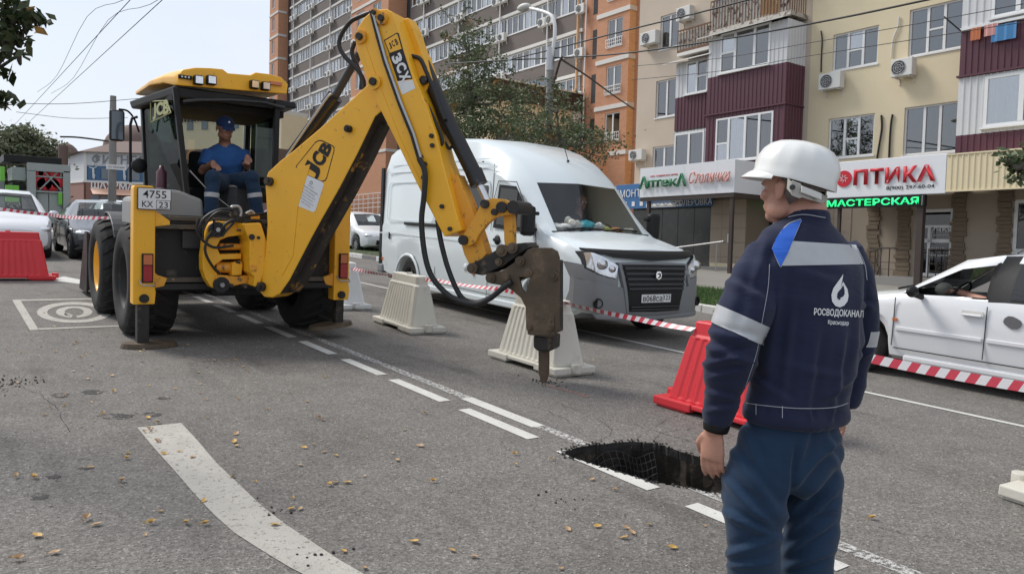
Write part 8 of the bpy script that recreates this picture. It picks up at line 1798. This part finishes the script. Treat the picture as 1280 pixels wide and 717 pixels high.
# ---- the loader's driver, seated facing the breaker controls
def V3(px, py, X): return onX(px, py, X)
def seated(name, label, P, skinmat, shirt, trousers, cap=None, scale=1.0, face=None, voxel=.011):
    """P: head, neck, hip, shoulders l/r, elbows, wrists, knees, ankles"""
    mb = MB(); hd = head(mb, P['head'], face, UZ, scale)
    capsule(mb, [P['head'] - UZ * .05 * scale, P['neck'], P['neck'] - UZ * .08], [.06, .066, .08]); sl, sr, hp_ = P['sl'], P['sr'], P['hip']; ch = (sl + sr) / 2; sv = (sr - sl).normalized(); fv = Vector(face).normalized()
    loftE(mb, [(ch + UZ * .03, sv * .11, fv * .06), (ch - UZ * .08, sv * .15, fv * .10), (hp_ + UZ * .12, sv * .14, fv * .10), (hp_, sv * .14, fv * .10)])
    for a, b, c_, w in (('sl', 'el', 'wl', -1), ('sr', 'er', 'wr', 1)):
        if a in P and b in P: capsule(mb, [P[a].lerp(ch, .25), P[b], P[c_]], [.04, .043, .030]); hand(mb, P[c_], P.get('h' + ('l' if w < 0 else 'r'), P[c_] - P[b]), sv * -w, -UZ * .6 + fv * .3, .95, .75)
    for a, b in (('kl', 'al'), ('kr', 'ar')):
        if a in P: mb.tube([hp_ + (P[a] - hp_) * .2, P[a], P[b]], [.08, .06, .04], 14); mb.sphere(P[a], .06)
    o = solid_from(name, mb, voxel * .8, 4, [skinmat]); b = Vector((hp_.x, hp_.y, hp_.z - .1)); o.data.transform(Matrix.Translation(-b)); o.matrix_world = Matrix.Translation(b); tag(o, label, 'person'); I = o.matrix_world.inverted()
    mb = MB(); loftE(mb, [(ch + UZ * .10, sv * .08, fv * .07), (ch + UZ * .07, sv * .15, fv * .085), (ch + UZ * .02, sv * .22, fv * .105), (ch - UZ * .12, sv * .215, fv * .13), (hp_ + UZ * .16, sv * .185, fv * .135), (hp_ - UZ * .02, sv * .185, fv * .14)], 28)
    for a, b_ in (('sl', 'el'), ('sr', 'er')):
        if b_ in P: e = P[a].lerp(P[b_], .72); mb.tube([P[a] + UZ * .005, P[a].lerp(P[b_], .35), e], [.070, .072, .070], 16)
    s_ = solid_from('shirt', mb, voxel, 4, [shirt], fn=wrinkle(.006, (9, 9, 12), 5)); s_.data.transform(I); s_.parent = o
    if 'kl' in P:
        mb = MB()
        for k, a in (('kl', 'al'), ('kr', 'ar')): mb.tube([hp_ + (P[k] - hp_) * .05 + UZ * .01, P[k] + (hp_ - P[k]) * .35, P[k], P[k].lerp(P[a], .4), P[a]], [.12, .10, .085, .078, .07], 18); mb.sphere(P[k], .086)
        loftE(mb, [(hp_ + UZ * .04, sv * .18, fv * .13), (hp_ - UZ * .08, sv * .19, fv * .14)]); t_ = solid_from('trousers', mb, voxel, 4, [trousers], fn=wrinkle(.006, (9, 9, 12), 2)); tm_ = bpy.data.objects.new('tmp', t_.data.copy())
        for k, a in (('kl', 'al'), ('kr', 'ar')):
            d = (P[a] - P[k]).normalized(); q = P[k].lerp(P[a], .42); bnd = slab_of('reflective_band', tm_, [(q, d), (q + d * .05, -d), ((P['kl'] + P['kr']) / 2 * 1.0, (sv if k == 'kr' else -sv)), (P[k] + UZ * .1, -UZ)], reflect, o, .003); bnd.data.transform(I)
        bpy.data.objects.remove(tm_); t_.data.transform(I); t_.parent = o
        for a in ('al', 'ar'): MB().sphere(P[a] - UZ * .05 + fv * .07, (.13, .055, .05), 0, 14, 8, None).build('boot', MT['black'], o, xform=I)
    c, f, r, u = hd; eyes(o, c, f, r, u, scale, I)
    return o, hd, I
Xd = -9.45
fD = (Vector((1, .12, -.25))).normalized()
P = dict(head=V3(281, 160, Xd + .10), neck=V3(281, 176, Xd), sl=V3(261, 190, Xd), sr=V3(304, 191, Xd), hip=V3(283, 232, Xd - .05), el=V3(252, 214, Xd + .10), wl=V3(266, 203, Xd + .30), er=V3(309, 208, Xd + .12), wr=V3(309, 196, Xd + .32), kl=V3(266, 222, Xd + .42), kr=V3(315, 222, Xd + .42), al=V3(263, 268, Xd + .46), ar=V3(322, 268, Xd + .46))
P['hl'] = Vector((.6, .3, -.4)); P['hr'] = Vector((.6, -.2, -.4))
dv, hd, I = seated('person', 'driver in a blue T-shirt and cap seated in the loader cab holding the levers', P, MT['skin2'], shirtblue, denim, face=fD, scale=1.16)
c, f, r, u = hd; capm = cloth('dark_blue_cap', (0.012, 0.03, 0.09)); Xh = Matrix((r, f, u)).transposed()
cp_ = thing('cap', 'dark blue baseball cap with a small white emblem on the loader driver', 'cap', (0, 0, 0)); cp_.matrix_world = Matrix.Translation(c + u * .05); CI = cp_.matrix_world.inverted()
mb = MB(); mb.sphere(c + u * .040, (.098, .118, .10), 0, 24, 14, Xh); co_ = mb.build('crown', capm, cp_, xform=CI)
bm = bmesh.new(); bm.from_mesh(co_.data); bmesh.ops.bisect_plane(bm, geom=bm.verts[:] + bm.edges[:] + bm.faces[:], plane_co=CI @ (c + u * .022), plane_no=-u, clear_outer=True); bm.to_mesh(co_.data); bm.free()
rg = [[c + u * (.028 - .02 * t + dz) + f * (.10 + .08 * t * math.cos(a)) * (1) + r * (.082 * math.sin(a) * (1 - .1 * t)) + (f * .0) for a in [R_(-75 + 15 * i) for i in range(11)]] for t, dz in ((0, 0), (.5, .004), (1, -.004), (1, -.008), (.5, -.002), (0, -.006))]
MB().rings(rg, 0, True, False, False).build('peak', capm, cp_, xform=CI); MB().sphere(c + u * .085 + f * .105, (.012, .004, .014), 0, 10, 8, Xh).build('emblem', MT['frame_w'], cp_, xform=CI)
# ---- van driver and the white car's driver
fV = VW.to_3x3() @ Vector((1, -.1, 0)); L_ = lambda x, y, z: VW @ Vector((x, y, z))
P = dict(head=L_(-2.02, .42, 1.78), neck=L_(-2.08, .42, 1.62), sl=L_(-2.1, .62, 1.50), sr=L_(-2.1, .22, 1.50), hip=L_(-2.2, .42, 1.02), el=L_(-1.95, .68, 1.25), wl=L_(-1.68, .58, 1.36), er=L_(-1.95, .18, 1.25), wr=L_(-1.68, .30, 1.36))
seated('person', 'driver in dark clothes behind the windscreen of the white van', P, MT['skin2'], MT['interior'], denim, face=fV, voxel=.013)
SW = sd_.matrix_world
L_ = lambda x, y, z: SW @ Vector((x, y, z)); fS = SW.to_3x3() @ Vector((1, .1, -.1))
P = dict(head=L_(b0 - .22, .34, zbelt + .24), neck=L_(b0 - .26, .34, zbelt + .08), sl=L_(b0 - .25, .54, zbelt - .04), sr=L_(b0 - .25, .14, zbelt - .04), hip=L_(b0 - .22, .34, .45), el=L_(b0 + .10, .60, zbelt + .02), wl=L_(a0 - .42, .46, zbelt + .07), er=L_(b0 + .1, .1, zbelt - .1), wr=L_(a0 - .42, .22, zbelt + .05))
seated('person', 'driver of the white sedan with one bare arm on the steering wheel', P, MT['skin'], MT['bumper'], denim, face=fS, voxel=.013)
# ------------------------------------------------------------------ barriers, tape, lamp post, wires, trees
def barrier(label, x, y, rz, mat, L=1.22, H=.70, group=None):
    t = thing('road_barrier', label, 'barrier', (x, y, 0), R_(rz), group); n = 10
    def ring(l, w, z, rib=0.0, r=.03):
        pts = []
        for s in (-1, 1):
            row = [(-l / 2 + r, s * w / 2)]
            for i in range(n * 4 + 1): u = -l / 2 + .09 * l + (.82 * l) * i / (n * 4); row.append((u, s * (w / 2 - (rib if i % 4 in (1, 2) else 0))))
            row.append((l / 2 - r, s * w / 2)); pts += row if s < 0 else row[::-1]
            pts += [(l / 2, -w / 2 + r), (l / 2, w / 2 - r)] if s < 0 else [(-l / 2, w / 2 - r), (-l / 2, -w / 2 + r)]
        return [(a, b, z) for a, b in pts]
    k = H / .70
    mb = MB().rings([ring(L * .86, .38, .085), ring(L * .845, .37, .11, .008), ring(L * .71, .205, .56 * k, .008), ring(L * .705, .20, .575 * k), ring(L * .67, .17, .60 * k), ring(L * .65, .155, .69 * k), ring(L * .64, .145, H)], 0, False); mb.build('body', mat, t, bevel=.006)
    mb = MB(); mb.box((-L / 2, -.25, .02), (-L * .2, .25, .085)).box((L * .2, -.25, .02), (L / 2, .25, .085)).box((-L * .2 + .001, -.24, .045), (L * .2 - .001, .24, .084)).box((-L / 2 + .02, -.23, 0), (-L * .24, .23, .02)).box((L * .24, -.23, 0), (L / 2 - .02, .23, .02)); mb.build('foot', mat, t, bevel=.014)
    for s in (-1, 1): MB().cyl((s * (L / 2 - .0), 0, .03), (s * (L / 2 - .0), 0, .12), .055, 14).build('coupling', mat, t, bevel=.006)
    MB().cyl((0, 0, H - .01), (0, 0, H + .02), .04, 14).build('filler_cap', mat, t); return t
barrier('dirty white plastic barrier with taped top left of the breaker hoses', -8.86, 4.80, -4, MT['cream'])
barrier('dirty white plastic barrier standing right behind the breaker chisel', -6.10, 4.82, -1, MT['cream'], 1.16)
barrier('white barrier half hidden behind the right stabiliser of the loader', -11.25, 4.92, -3, MT['white'])
barrier('white barrier foot poking in at the right edge of the frame', -1.22, 5.02, -6, MT['cream'])
barrier('red plastic barrier partly hidden behind the man in the helmet', -3.72, 4.9, 0, MT['red'], 1.30, .72)
p = onG(68, 349); barrier('red plastic barrier at the left edge before the white car', p.x + .02, p.y - .70, 88, MT['red'], 1.42, .84)
def tape(label, pts, w=.055, seg=.075, twist=0.0, seed=1):
    P = [Vector(p) for p in pts]; tot = 0; out = []; fine_ = []
    for a, b in zip(P, P[1:]):
        L = (b - a).length; n = max(2, int(L / (seg / 2)))
        for i in range(n): t = i / n; fine_.append((a.lerp(b, t) - UZ * (.035 * L * .5 * (4 * t * (1 - t)) * .5), tot + L * t))
        tot += L
    fine_.append((P[-1], tot)); r = random.Random(seed); mb = MB(); d = (P[-1] - P[0]).normalized(); sk = .5
    for s in range(int(tot / seg)):
        def pt(dist, top):
            dd = max(0, min(tot, dist + (seg * sk if top else 0))); i = max(k for k in range(len(fine_)) if fine_[k][1] <= dd + 1e-9); a = fine_[i]; b = fine_[min(i + 1, len(fine_) - 1)]; t = (dd - a[1]) / max(1e-6, b[1] - a[1]); p = a[0].lerp(b[0], min(1, t)); an = twist * math.sin(dd * 1.7 + seed); up = UZ * math.cos(an) + Vector((-d.y, d.x, 0)) * math.sin(an); return p + up * (w / 2 if top else -w / 2)
        for h0, h1, m in ((0, .5, s % 2), (.5, 1, s % 2)):
            a, b, c_, e = pt(s * seg, False), pt((s + 1) * seg, False), pt((s + 1) * seg, True), pt(s * seg, True); P4 = [a.lerp(e, h0), b.lerp(c_, h0), b.lerp(c_, h1), a.lerp(e, h1)]
            mb.add(P4, [(0, 1, 2, 3)], m)
    o = mb.build('barrier_tape', [MT['tapered'], MT['tapewhite']]); o = own(o, P[0]); tag(o, label, 'tape'); return o
MT['tapered'] = pbr('red_tape_film', (.58, .05, .08), .35, var=.1, scale=40); MT['tapewhite'] = pbr('white_tape_film', (.72, .70, .70), .35, var=.05, scale=40)
YT = 4.80
tape('red and white tape strung along the white barriers behind the breaker', [onYr(434, 334, YT + .1), onYr(500, 345, YT), onYr(545, 350, YT), onYr(625, 361, YT), onYr(702, 377, YT), onYr(800, 399, YT), onYr(870, 412, YT)], .045, .05, .9, 2)
tape('red and white tape sagging from behind the man to the right edge', [onYr(915, 418, YT), onYr(1090, 448, YT), onYr(1285, 484, YT + .1), (-1.4, 5.0, .66)], .06, .055, .12, 5)
tape('red and white tape stretched low across the parked cars on the left', [onX(-6, 260, -16.5), onX(60, 268, -15.5), onX(110, 272, -13.5), onX(170, 272, -12.3)], .055, .08, .2, 3)

# lamp post on the verge
LY = 11.8; q = onW(690, 180, LY); zt_l = onW(690, 62, LY)[1]; x_l = onW(686, 150, LY)[0]
lp = thing('street_lamp', 'grey concrete lamp post with a curved white arm rising behind the van', 'street lamp', (x_l, LY, 0), level=True)
bpart(lp, 'post', MB().tube([(x_l, LY, -.2), (x_l - .0, LY, zt_l)], [.13, .085], 16), MT['conc'])
W3 = lambda a, b, Y=LY: Vector((onW(a, b, Y)[0], Y, onW(a, b, Y)[1]))
bpart(lp, 'arm', MB().tube([Vector((x_l, LY, zt_l - .4))] + spline([W3(691, 64), W3(693.5, 45), W3(693, 28), W3(688, 19), W3(676, 14), W3(663, 11)], 5), .045, 10), MT['frame_w'])
h0 = W3(655, 9.5); bpart(lp, 'lamp_head', MB().sphere(h0, (.24, .13, .09), 0, 18, 10), MT['offwhite']); bpart(lp, 'lamp_glass', MB().sphere(h0 - UZ * .05, (.16, .09, .07), 0, 16, 8), MT['clear'])
bpart(lp, 'collar', MB().cyl((x_l, LY, zt_l - .5), (x_l, LY, zt_l + .05), .10, 14), MT['metal']); bpart(lp, 'wire_bracket', MB().tube([(x_l + .1, LY, zt_l - .9), W3(700, 76), W3(703, 71)], .03, 8), MT['brown'])
# far pole with a street sign, left
pp = onX(140, 262, -34); po = thing('street_pole', 'grey pole with a small white street sign before the corner building', 'pole', (pp.x, pp.y, 0)); PI_ = po.matrix_world.inverted()
MB().tube([(pp.x, pp.y, 0), onX(141, 155, -34), onX(141.5, 120, -34)], [.16, .13, .11], 12).build('post', MT['conc'], po, xform=PI_)
a, b = onX(133, 205, -33.8), onX(158, 213, -33.8); sg = MB().box((-33.83, a.y, b.z), (-33.79, b.y, a.z)).build('name_plate', MT['frame_w'], po, xform=PI_)
text('street_name', 'ул. Красная', MT['ink'], PI_ @ frame_m((-33.78, (a.y + b.y) / 2, (a.z + b.z) / 2), (0, 1, 0), UZ), (b.y - a.y) * .8, (a.z - b.z) * .4, sg)
pp2 = onX(78, 240, -60); o = MB().tube([(pp2.x, pp2.y, 0), onX(79, 182, -60)], [.35, .28], 12).build('chimney_pole', MT['brownroof']); tag(own(o, (pp2.x, pp2.y, 0)), 'dark stub pole beside the small brown dome', 'pole')
# wires
def wire(label, pts, r=.012, cat='cable'): P = spline(pts, 4); o = MB().tube(P, r, 5).build('overhead_wire', MT['hose']); tag(own(o, P[0]), label, cat); return o
def alongx(px, py, z, x0=-70, x1=4): p = onG(px, py, z); return [(x, p.y, z) for x in (x1, p.x, x0)], p.y
for (a, lab) in ((163, 'left contact wire of the trolley line in the sky'), (203, 'right contact wire of the trolley line in the sky')):
    pts, y = alongx(a, 0, 5.9); wire(lab, pts, .010); k = onX(74 if a == 163 else 94, 84, pts[1][0] - 12); 
    pts2 = [(x, y, 5.9 + .75 * ((x + 16) / 9) ** 2 if x > -26 else 5.9 + .75 * ((-x - 36) / 10) ** 2 + .1) for x in (4, 0, -4, -8, -12, -16, -20, -26, -34, -42)]
    wire(lab.replace('contact', 'upper carrying'), pts2, .007)
    o = MB().cyl((-16, y, 5.92), (-16, y, 6.12), .025, 8).build('wire_insulator', MT['hose']); tag(own(o, (-16, y, 6)), lab.replace('contact wire of', 'insulator on'), 'insulator')
wire('thin span wire crossing the sky behind the trolley wires', [onX(-10, 128, -24), onX(80, 130, -24), onX(165, 124, -24), onX(230, 118, -24)], .008); wire('lower thin span wire crossing the sky towards the cab', [onX(20, 140, -30), onX(90, 148, -30), onX(160, 147, -30)], .008)
wire('bracket wire of the lamp arm before the brown roof', [onX(75, 171, -40), onX(100, 172, -40), onX(145, 178, -40)], .04)
Wl = lambda pts, Y0, Y1: [LEVEL @ Vector((onW(a, b, Y0 + (Y1 - Y0) * i / (len(pts) - 1))[0], Y0 + (Y1 - Y0) * i / (len(pts) - 1), onW(a, b, Y0 + (Y1 - Y0) * i / (len(pts) - 1))[1])) for i, (a, b) in enumerate(pts)]
for lab, pts, Y0, Y1, r in (('upper black wire from the lamp post across the facades', [(640, 74), (690, 62), (780, 39), (870, 17), (936, 0), (985, -12)], 11.8, 12, .018), ('lower black wire from the lamp post across the facades', [(560, 80), (620, 76), (704, 72), (780, 67), (900, 50), (1040, 25), (1165, -1), (1210, -10)], 11.8, 12, .018), ('black wire running down from the lamp post to the brick corner', [(701, 74), (735, 96), (765, 118), (793, 137)], 11.8, 23, .028),
                            ('upper thin grey wire across the cream facade', [(790, 83), (900, 73), (1000, 56), (1130, 33), (1285, 4)], 14, 14, .007), ('lower thin grey wire across the cream facade', [(790, 100), (900, 89), (1000, 72), (1140, 50), (1285, 27)], 14, 14, .007), ('short wire from the balcony corner to the wall anchor', [(1180, 21), (1201, 39)], 22, 22.4, .02)): wire(lab, Wl(pts, Y0, Y1), r)

# trees
MT['bark'] = pbr('tree_bark', (.10, .085, .07), .9, var=.3, scale=12, bump=.8, bscale=30)
def leafmat(name, c1, c2, trans=.25):
    m, n, l, b = new_mat(name); g = n.new('ShaderNodeNewGeometry'); r = n.new('ShaderNodeMix'); r.data_type = 'RGBA'; r.inputs['A'].default_value = rgba(c1); r.inputs['B'].default_value = rgba(c2); l.new(g.outputs['Random Per Island'], r.inputs['Factor']); l.new(r.outputs['Result'], b.inputs['Base Color'])
    b.inputs['Roughness'].default_value = .55; b.inputs['Subsurface Weight'].default_value = 0; 
    tr = n.new('ShaderNodeBsdfTranslucent'); l.new(r.outputs['Result'], tr.inputs['Color']); ms = n.new('ShaderNodeMixShader'); ms.inputs[0].default_value = trans; l.new(b.outputs[0], ms.inputs[1]); l.new(tr.outputs[0], ms.inputs[2]); l.new(ms.outputs[0], n['Material Output'].inputs['Surface']); return m
lf1 = leafmat('dusty_green_leaves', (.05, .08, .03), (.15, .175, .085)); lf2 = leafmat('dark_leaves', (.018, .035, .012), (.07, .085, .03)); lf3 = leafmat('far_leaves', (.10, .13, .07), (.22, .23, .14)); lf4 = leafmat('rusty_leaves', (.22, .12, .03), (.35, .2, .06))
def leaf_at(mb, c, s, r, m=0):
    a = Vector((r.gauss(0, 1), r.gauss(0, 1), r.gauss(0, .7))).normalized(); b = a.orthogonal(); b.rotate(Quaternion(a, r.uniform(0, 6.28))); b.normalize(); s2 = s * r.uniform(.6, 1.1)
    mb.add([c - a * s2, c - a * s2 * .2 + b * s * .42, c + a * s2 * .8 + b * s * .1, c + a * s2 * .1 - b * s * .42], [(0, 1, 2, 3)], m)
def tree(label, base, blobs, trunk, n, ls, mats, clump=.28, seed=1, per=22, twig=True, name='street_tree'):
    """blobs: (centre, radii, weight); trunk: points with radii"""
    t = thing(name, label, 'tree', base); I = t.matrix_world.inverted(); r = random.Random(seed)
    MB().tube([p for p, _ in trunk], [q for _, q in trunk], 12).build('trunk', MT['bark'], t, xform=I)
    mb = MB(); lb = MB(); tw = sum(b[2] for b in blobs); axis = [p for p, _ in trunk]
    for c, rad, w in blobs:
        k = int(n * w / tw / per); c = Vector(c)
        j = min(range(len(axis)), key=lambda i: (axis[i] - c).length + (0 if axis[i].z < c.z else 1.5)); st = axis[j]
        lb.tube(spline([st, st.lerp(c, .5) + Vector((r.uniform(-.15, .15), r.uniform(-.15, .15), -.1)), c], 4), [max(.008, .05 * (1 - i / 9)) for i in range(9)], 7)
        for i in range(k):
            while True:
                q = Vector((r.uniform(-1, 1), r.uniform(-1, 1), r.uniform(-1, 1)))
                if .1 < q.length < 1: break
            cc = c + Vector((q.x * rad[0], q.y * rad[1], q.z * rad[2])); cr = clump * r.uniform(.5, 1.3); m = 1 if (len(mats) > 1 and r.random() < .03) else 0
            if twig and i % 3 == 0: lb.tube([c.lerp(cc, .25), c.lerp(cc, .7) + Vector((0, 0, -.05)), cc], [.016, .010, .004], 4)
            for _ in range(per): leaf_at(mb, cc + Vector((r.gauss(0, cr * .5), r.gauss(0, cr * .5), r.gauss(0, cr * .4))), ls * r.uniform(.7, 1.25), r, m)
    lb.build('limbs', MT['bark'], t, xform=I)['kind'] = 'stuff'; mb.build('crown', mats, t, xform=I)['kind'] = 'stuff'; return t
TYv = 13.0
def B(px, py, rx_, rz_, w, Y=TYv, ry=1.0): c = LEVEL @ Vector((onW(px, py, Y)[0], Y, onW(px, py, Y)[1])); return (c, (rx_, ry, rz_), w)
c0 = LEVEL @ Vector((onW(588, 250, TYv)[0], TYv, 0)); tp = [B(588, 250, 1, 1, 1)[0], B(592, 190, 1, 1, 1)[0], B(590, 130, 1, 1, 1)[0], B(584, 70, 1, 1, 1)[0], B(578, 25, 1, 1, 1)[0]]
tree('tall narrow tree with dusty green leaves rising behind the middle of the van', (c0.x, TYv, .1), [B(578, 22, .22, .35, 2), B(584, 45, .28, .35, 4), B(600, 50, .35, .3, 3), B(590, 75, .38, .4, 6), B(610, 78, .45, .35, 5), B(575, 100, .4, .4, 6), B(600, 108, .5, .45, 9), B(627, 120, .55, .4, 9), B(565, 125, .45, .45, 8), B(590, 140, .6, .5, 14), B(560, 155, .55, .5, 12), B(610, 160, .7, .5, 15), B(640, 150, .5, .45, 9), B(575, 175, .6, .5, 12), B(540, 160, .4, .5, 6), B(655, 165, .5, .4, 7)],
     [(Vector((c0.x, TYv, 0)), .13)] + [(p, q) for p, q in zip(tp, (.10, .08, .06, .035, .012))], 12000, .066, [lf1, lf4], .26, 5)
c1_t = LEVEL @ Vector((onW(698, 250, 11.3)[0], 11.3, 0)); tp = [B(698, 220, 1, 1, 1, 11.3)[0], B(700, 180, 1, 1, 1, 11.3)[0], B(696, 140, 1, 1, 1, 11.3)[0]]
tree('low spreading tree with thin foliage right of the lamp post', (c1_t.x, 11.3, .1), [B(680, 118, .4, .35, 4, 11.3), B(700, 132, .45, .3, 4, 11.3), B(672, 145, .5, .4, 7, 11.3), B(690, 165, .6, .4, 9, 11.3), B(712, 160, .5, .35, 6, 11.3), B(730, 172, .5, .3, 5, 11.3), B(750, 178, .45, .25, 4, 11.3), B(660, 172, .5, .35, 6, 11.3), B(720, 188, .5, .3, 5, 11.3)],
     [(Vector((c1_t.x, 11.3, 0)), .10)] + [(p, q) for p, q in zip(tp, (.08, .05, .015))], 4300, .052, [lf1, lf4], .24, 9)
fp_ = farpt(28, 215, 75); k = 75 / 960.0
tree('round pale green tree beyond the grey truck at the left', (fp_.x, fp_.y, 0), [(farpt(30, 183, 75), (2.6, 2, 1.6), 8), (farpt(12, 188, 75), (1.8, 2, 1.3), 5), (farpt(50, 190, 75), (1.6, 2, 1.1), 4), (farpt(30, 172, 75), (1.6, 1.5, .8), 3), (farpt(20, 205, 75), (2.8, 2, 1.2), 5), (farpt(50, 205, 75), (1.8, 2, 1.2), 3)], [(Vector((fp_.x, fp_.y, -2)), .3), (farpt(28, 205, 75), .2), (farpt(30, 180, 75), .06)], 9000, .22, [lf3], .7, 3, twig=False)
fp_ = farpt(-40, 240, 60); tree('dark hedge-like tree at the far left edge', (fp_.x, fp_.y, 0), [(farpt(-30, 225, 60), (3.0, 2, 1.6), 5), (farpt(10, 238, 62), (2.6, 2, 1.2), 5), (farpt(40, 240, 62), (2.2, 2, 1.0), 4)], [(Vector((fp_.x, fp_.y, -2)), .25), (farpt(-35, 230, 60), .15)], 5000, .2, [lf2, lf3], .6, 4, twig=False)
# near branches: a tree standing just outside the left edge, another outside the right edge
def DN(px, py, d=4.6): return at(px, py, d)
lt = DN(-170, 300, 5.0); L0 = Vector((lt.x, lt.y, 0))
tree('dark leafy branch hanging in at the top left corner from a tree beside us', L0, [(DN(-40, -25), (.30, .25, .20), 8), (DN(0, 8), (.14, .15, .10), 7), (DN(25, 22), (.12, .12, .06), 5), (DN(45, 22), (.08, .08, .03), 3), (DN(5, 42), (.14, .1, .06), 6), (DN(28, 48), (.08, .08, .03), 2), (DN(-5, 68), (.12, .1, .05), 4), (DN(22, 70), (.08, .08, .02), 2), (DN(-6, 95), (.08, .1, .05), 3), (DN(8, 128), (.08, .08, .02), 2), (DN(-8, 115), (.1, .1, .05), 3), (DN(-60, 60), (.3, .3, .5), 8)],
     [(L0, .16), (DN(-180, 150, 5.0), .12), (DN(-130, 20, 4.8), .07), (DN(-60, -20, 4.6), .03), (DN(0, 5, 4.6), .012)], 620, .052, [lf2, lf4], .06, 12, per=6)
rt_ = at(1420, 330, 10.0); R0 = Vector((rt_.x, rt_.y, 0))
tree('leafy branch tip reaching in from the right edge over the white sedan', R0, [(at(1300, 195, 7.5), (.25, .2, .12), 5), (at(1272, 205, 7.5), (.10, .1, .07), 5), (at(1262, 196, 7.5), (.07, .08, .04), 2), (at(1274, 222, 7.5), (.05, .06, .05), 2), (at(1350, 150, 8), (.5, .4, .3), 8)],
     [(R0, .14), (at(1410, 230, 9.5), .10), (at(1360, 185, 8.2), .04), (at(1285, 200, 7.5), .012)], 520, .055, [lf1], .09, 6, per=10)
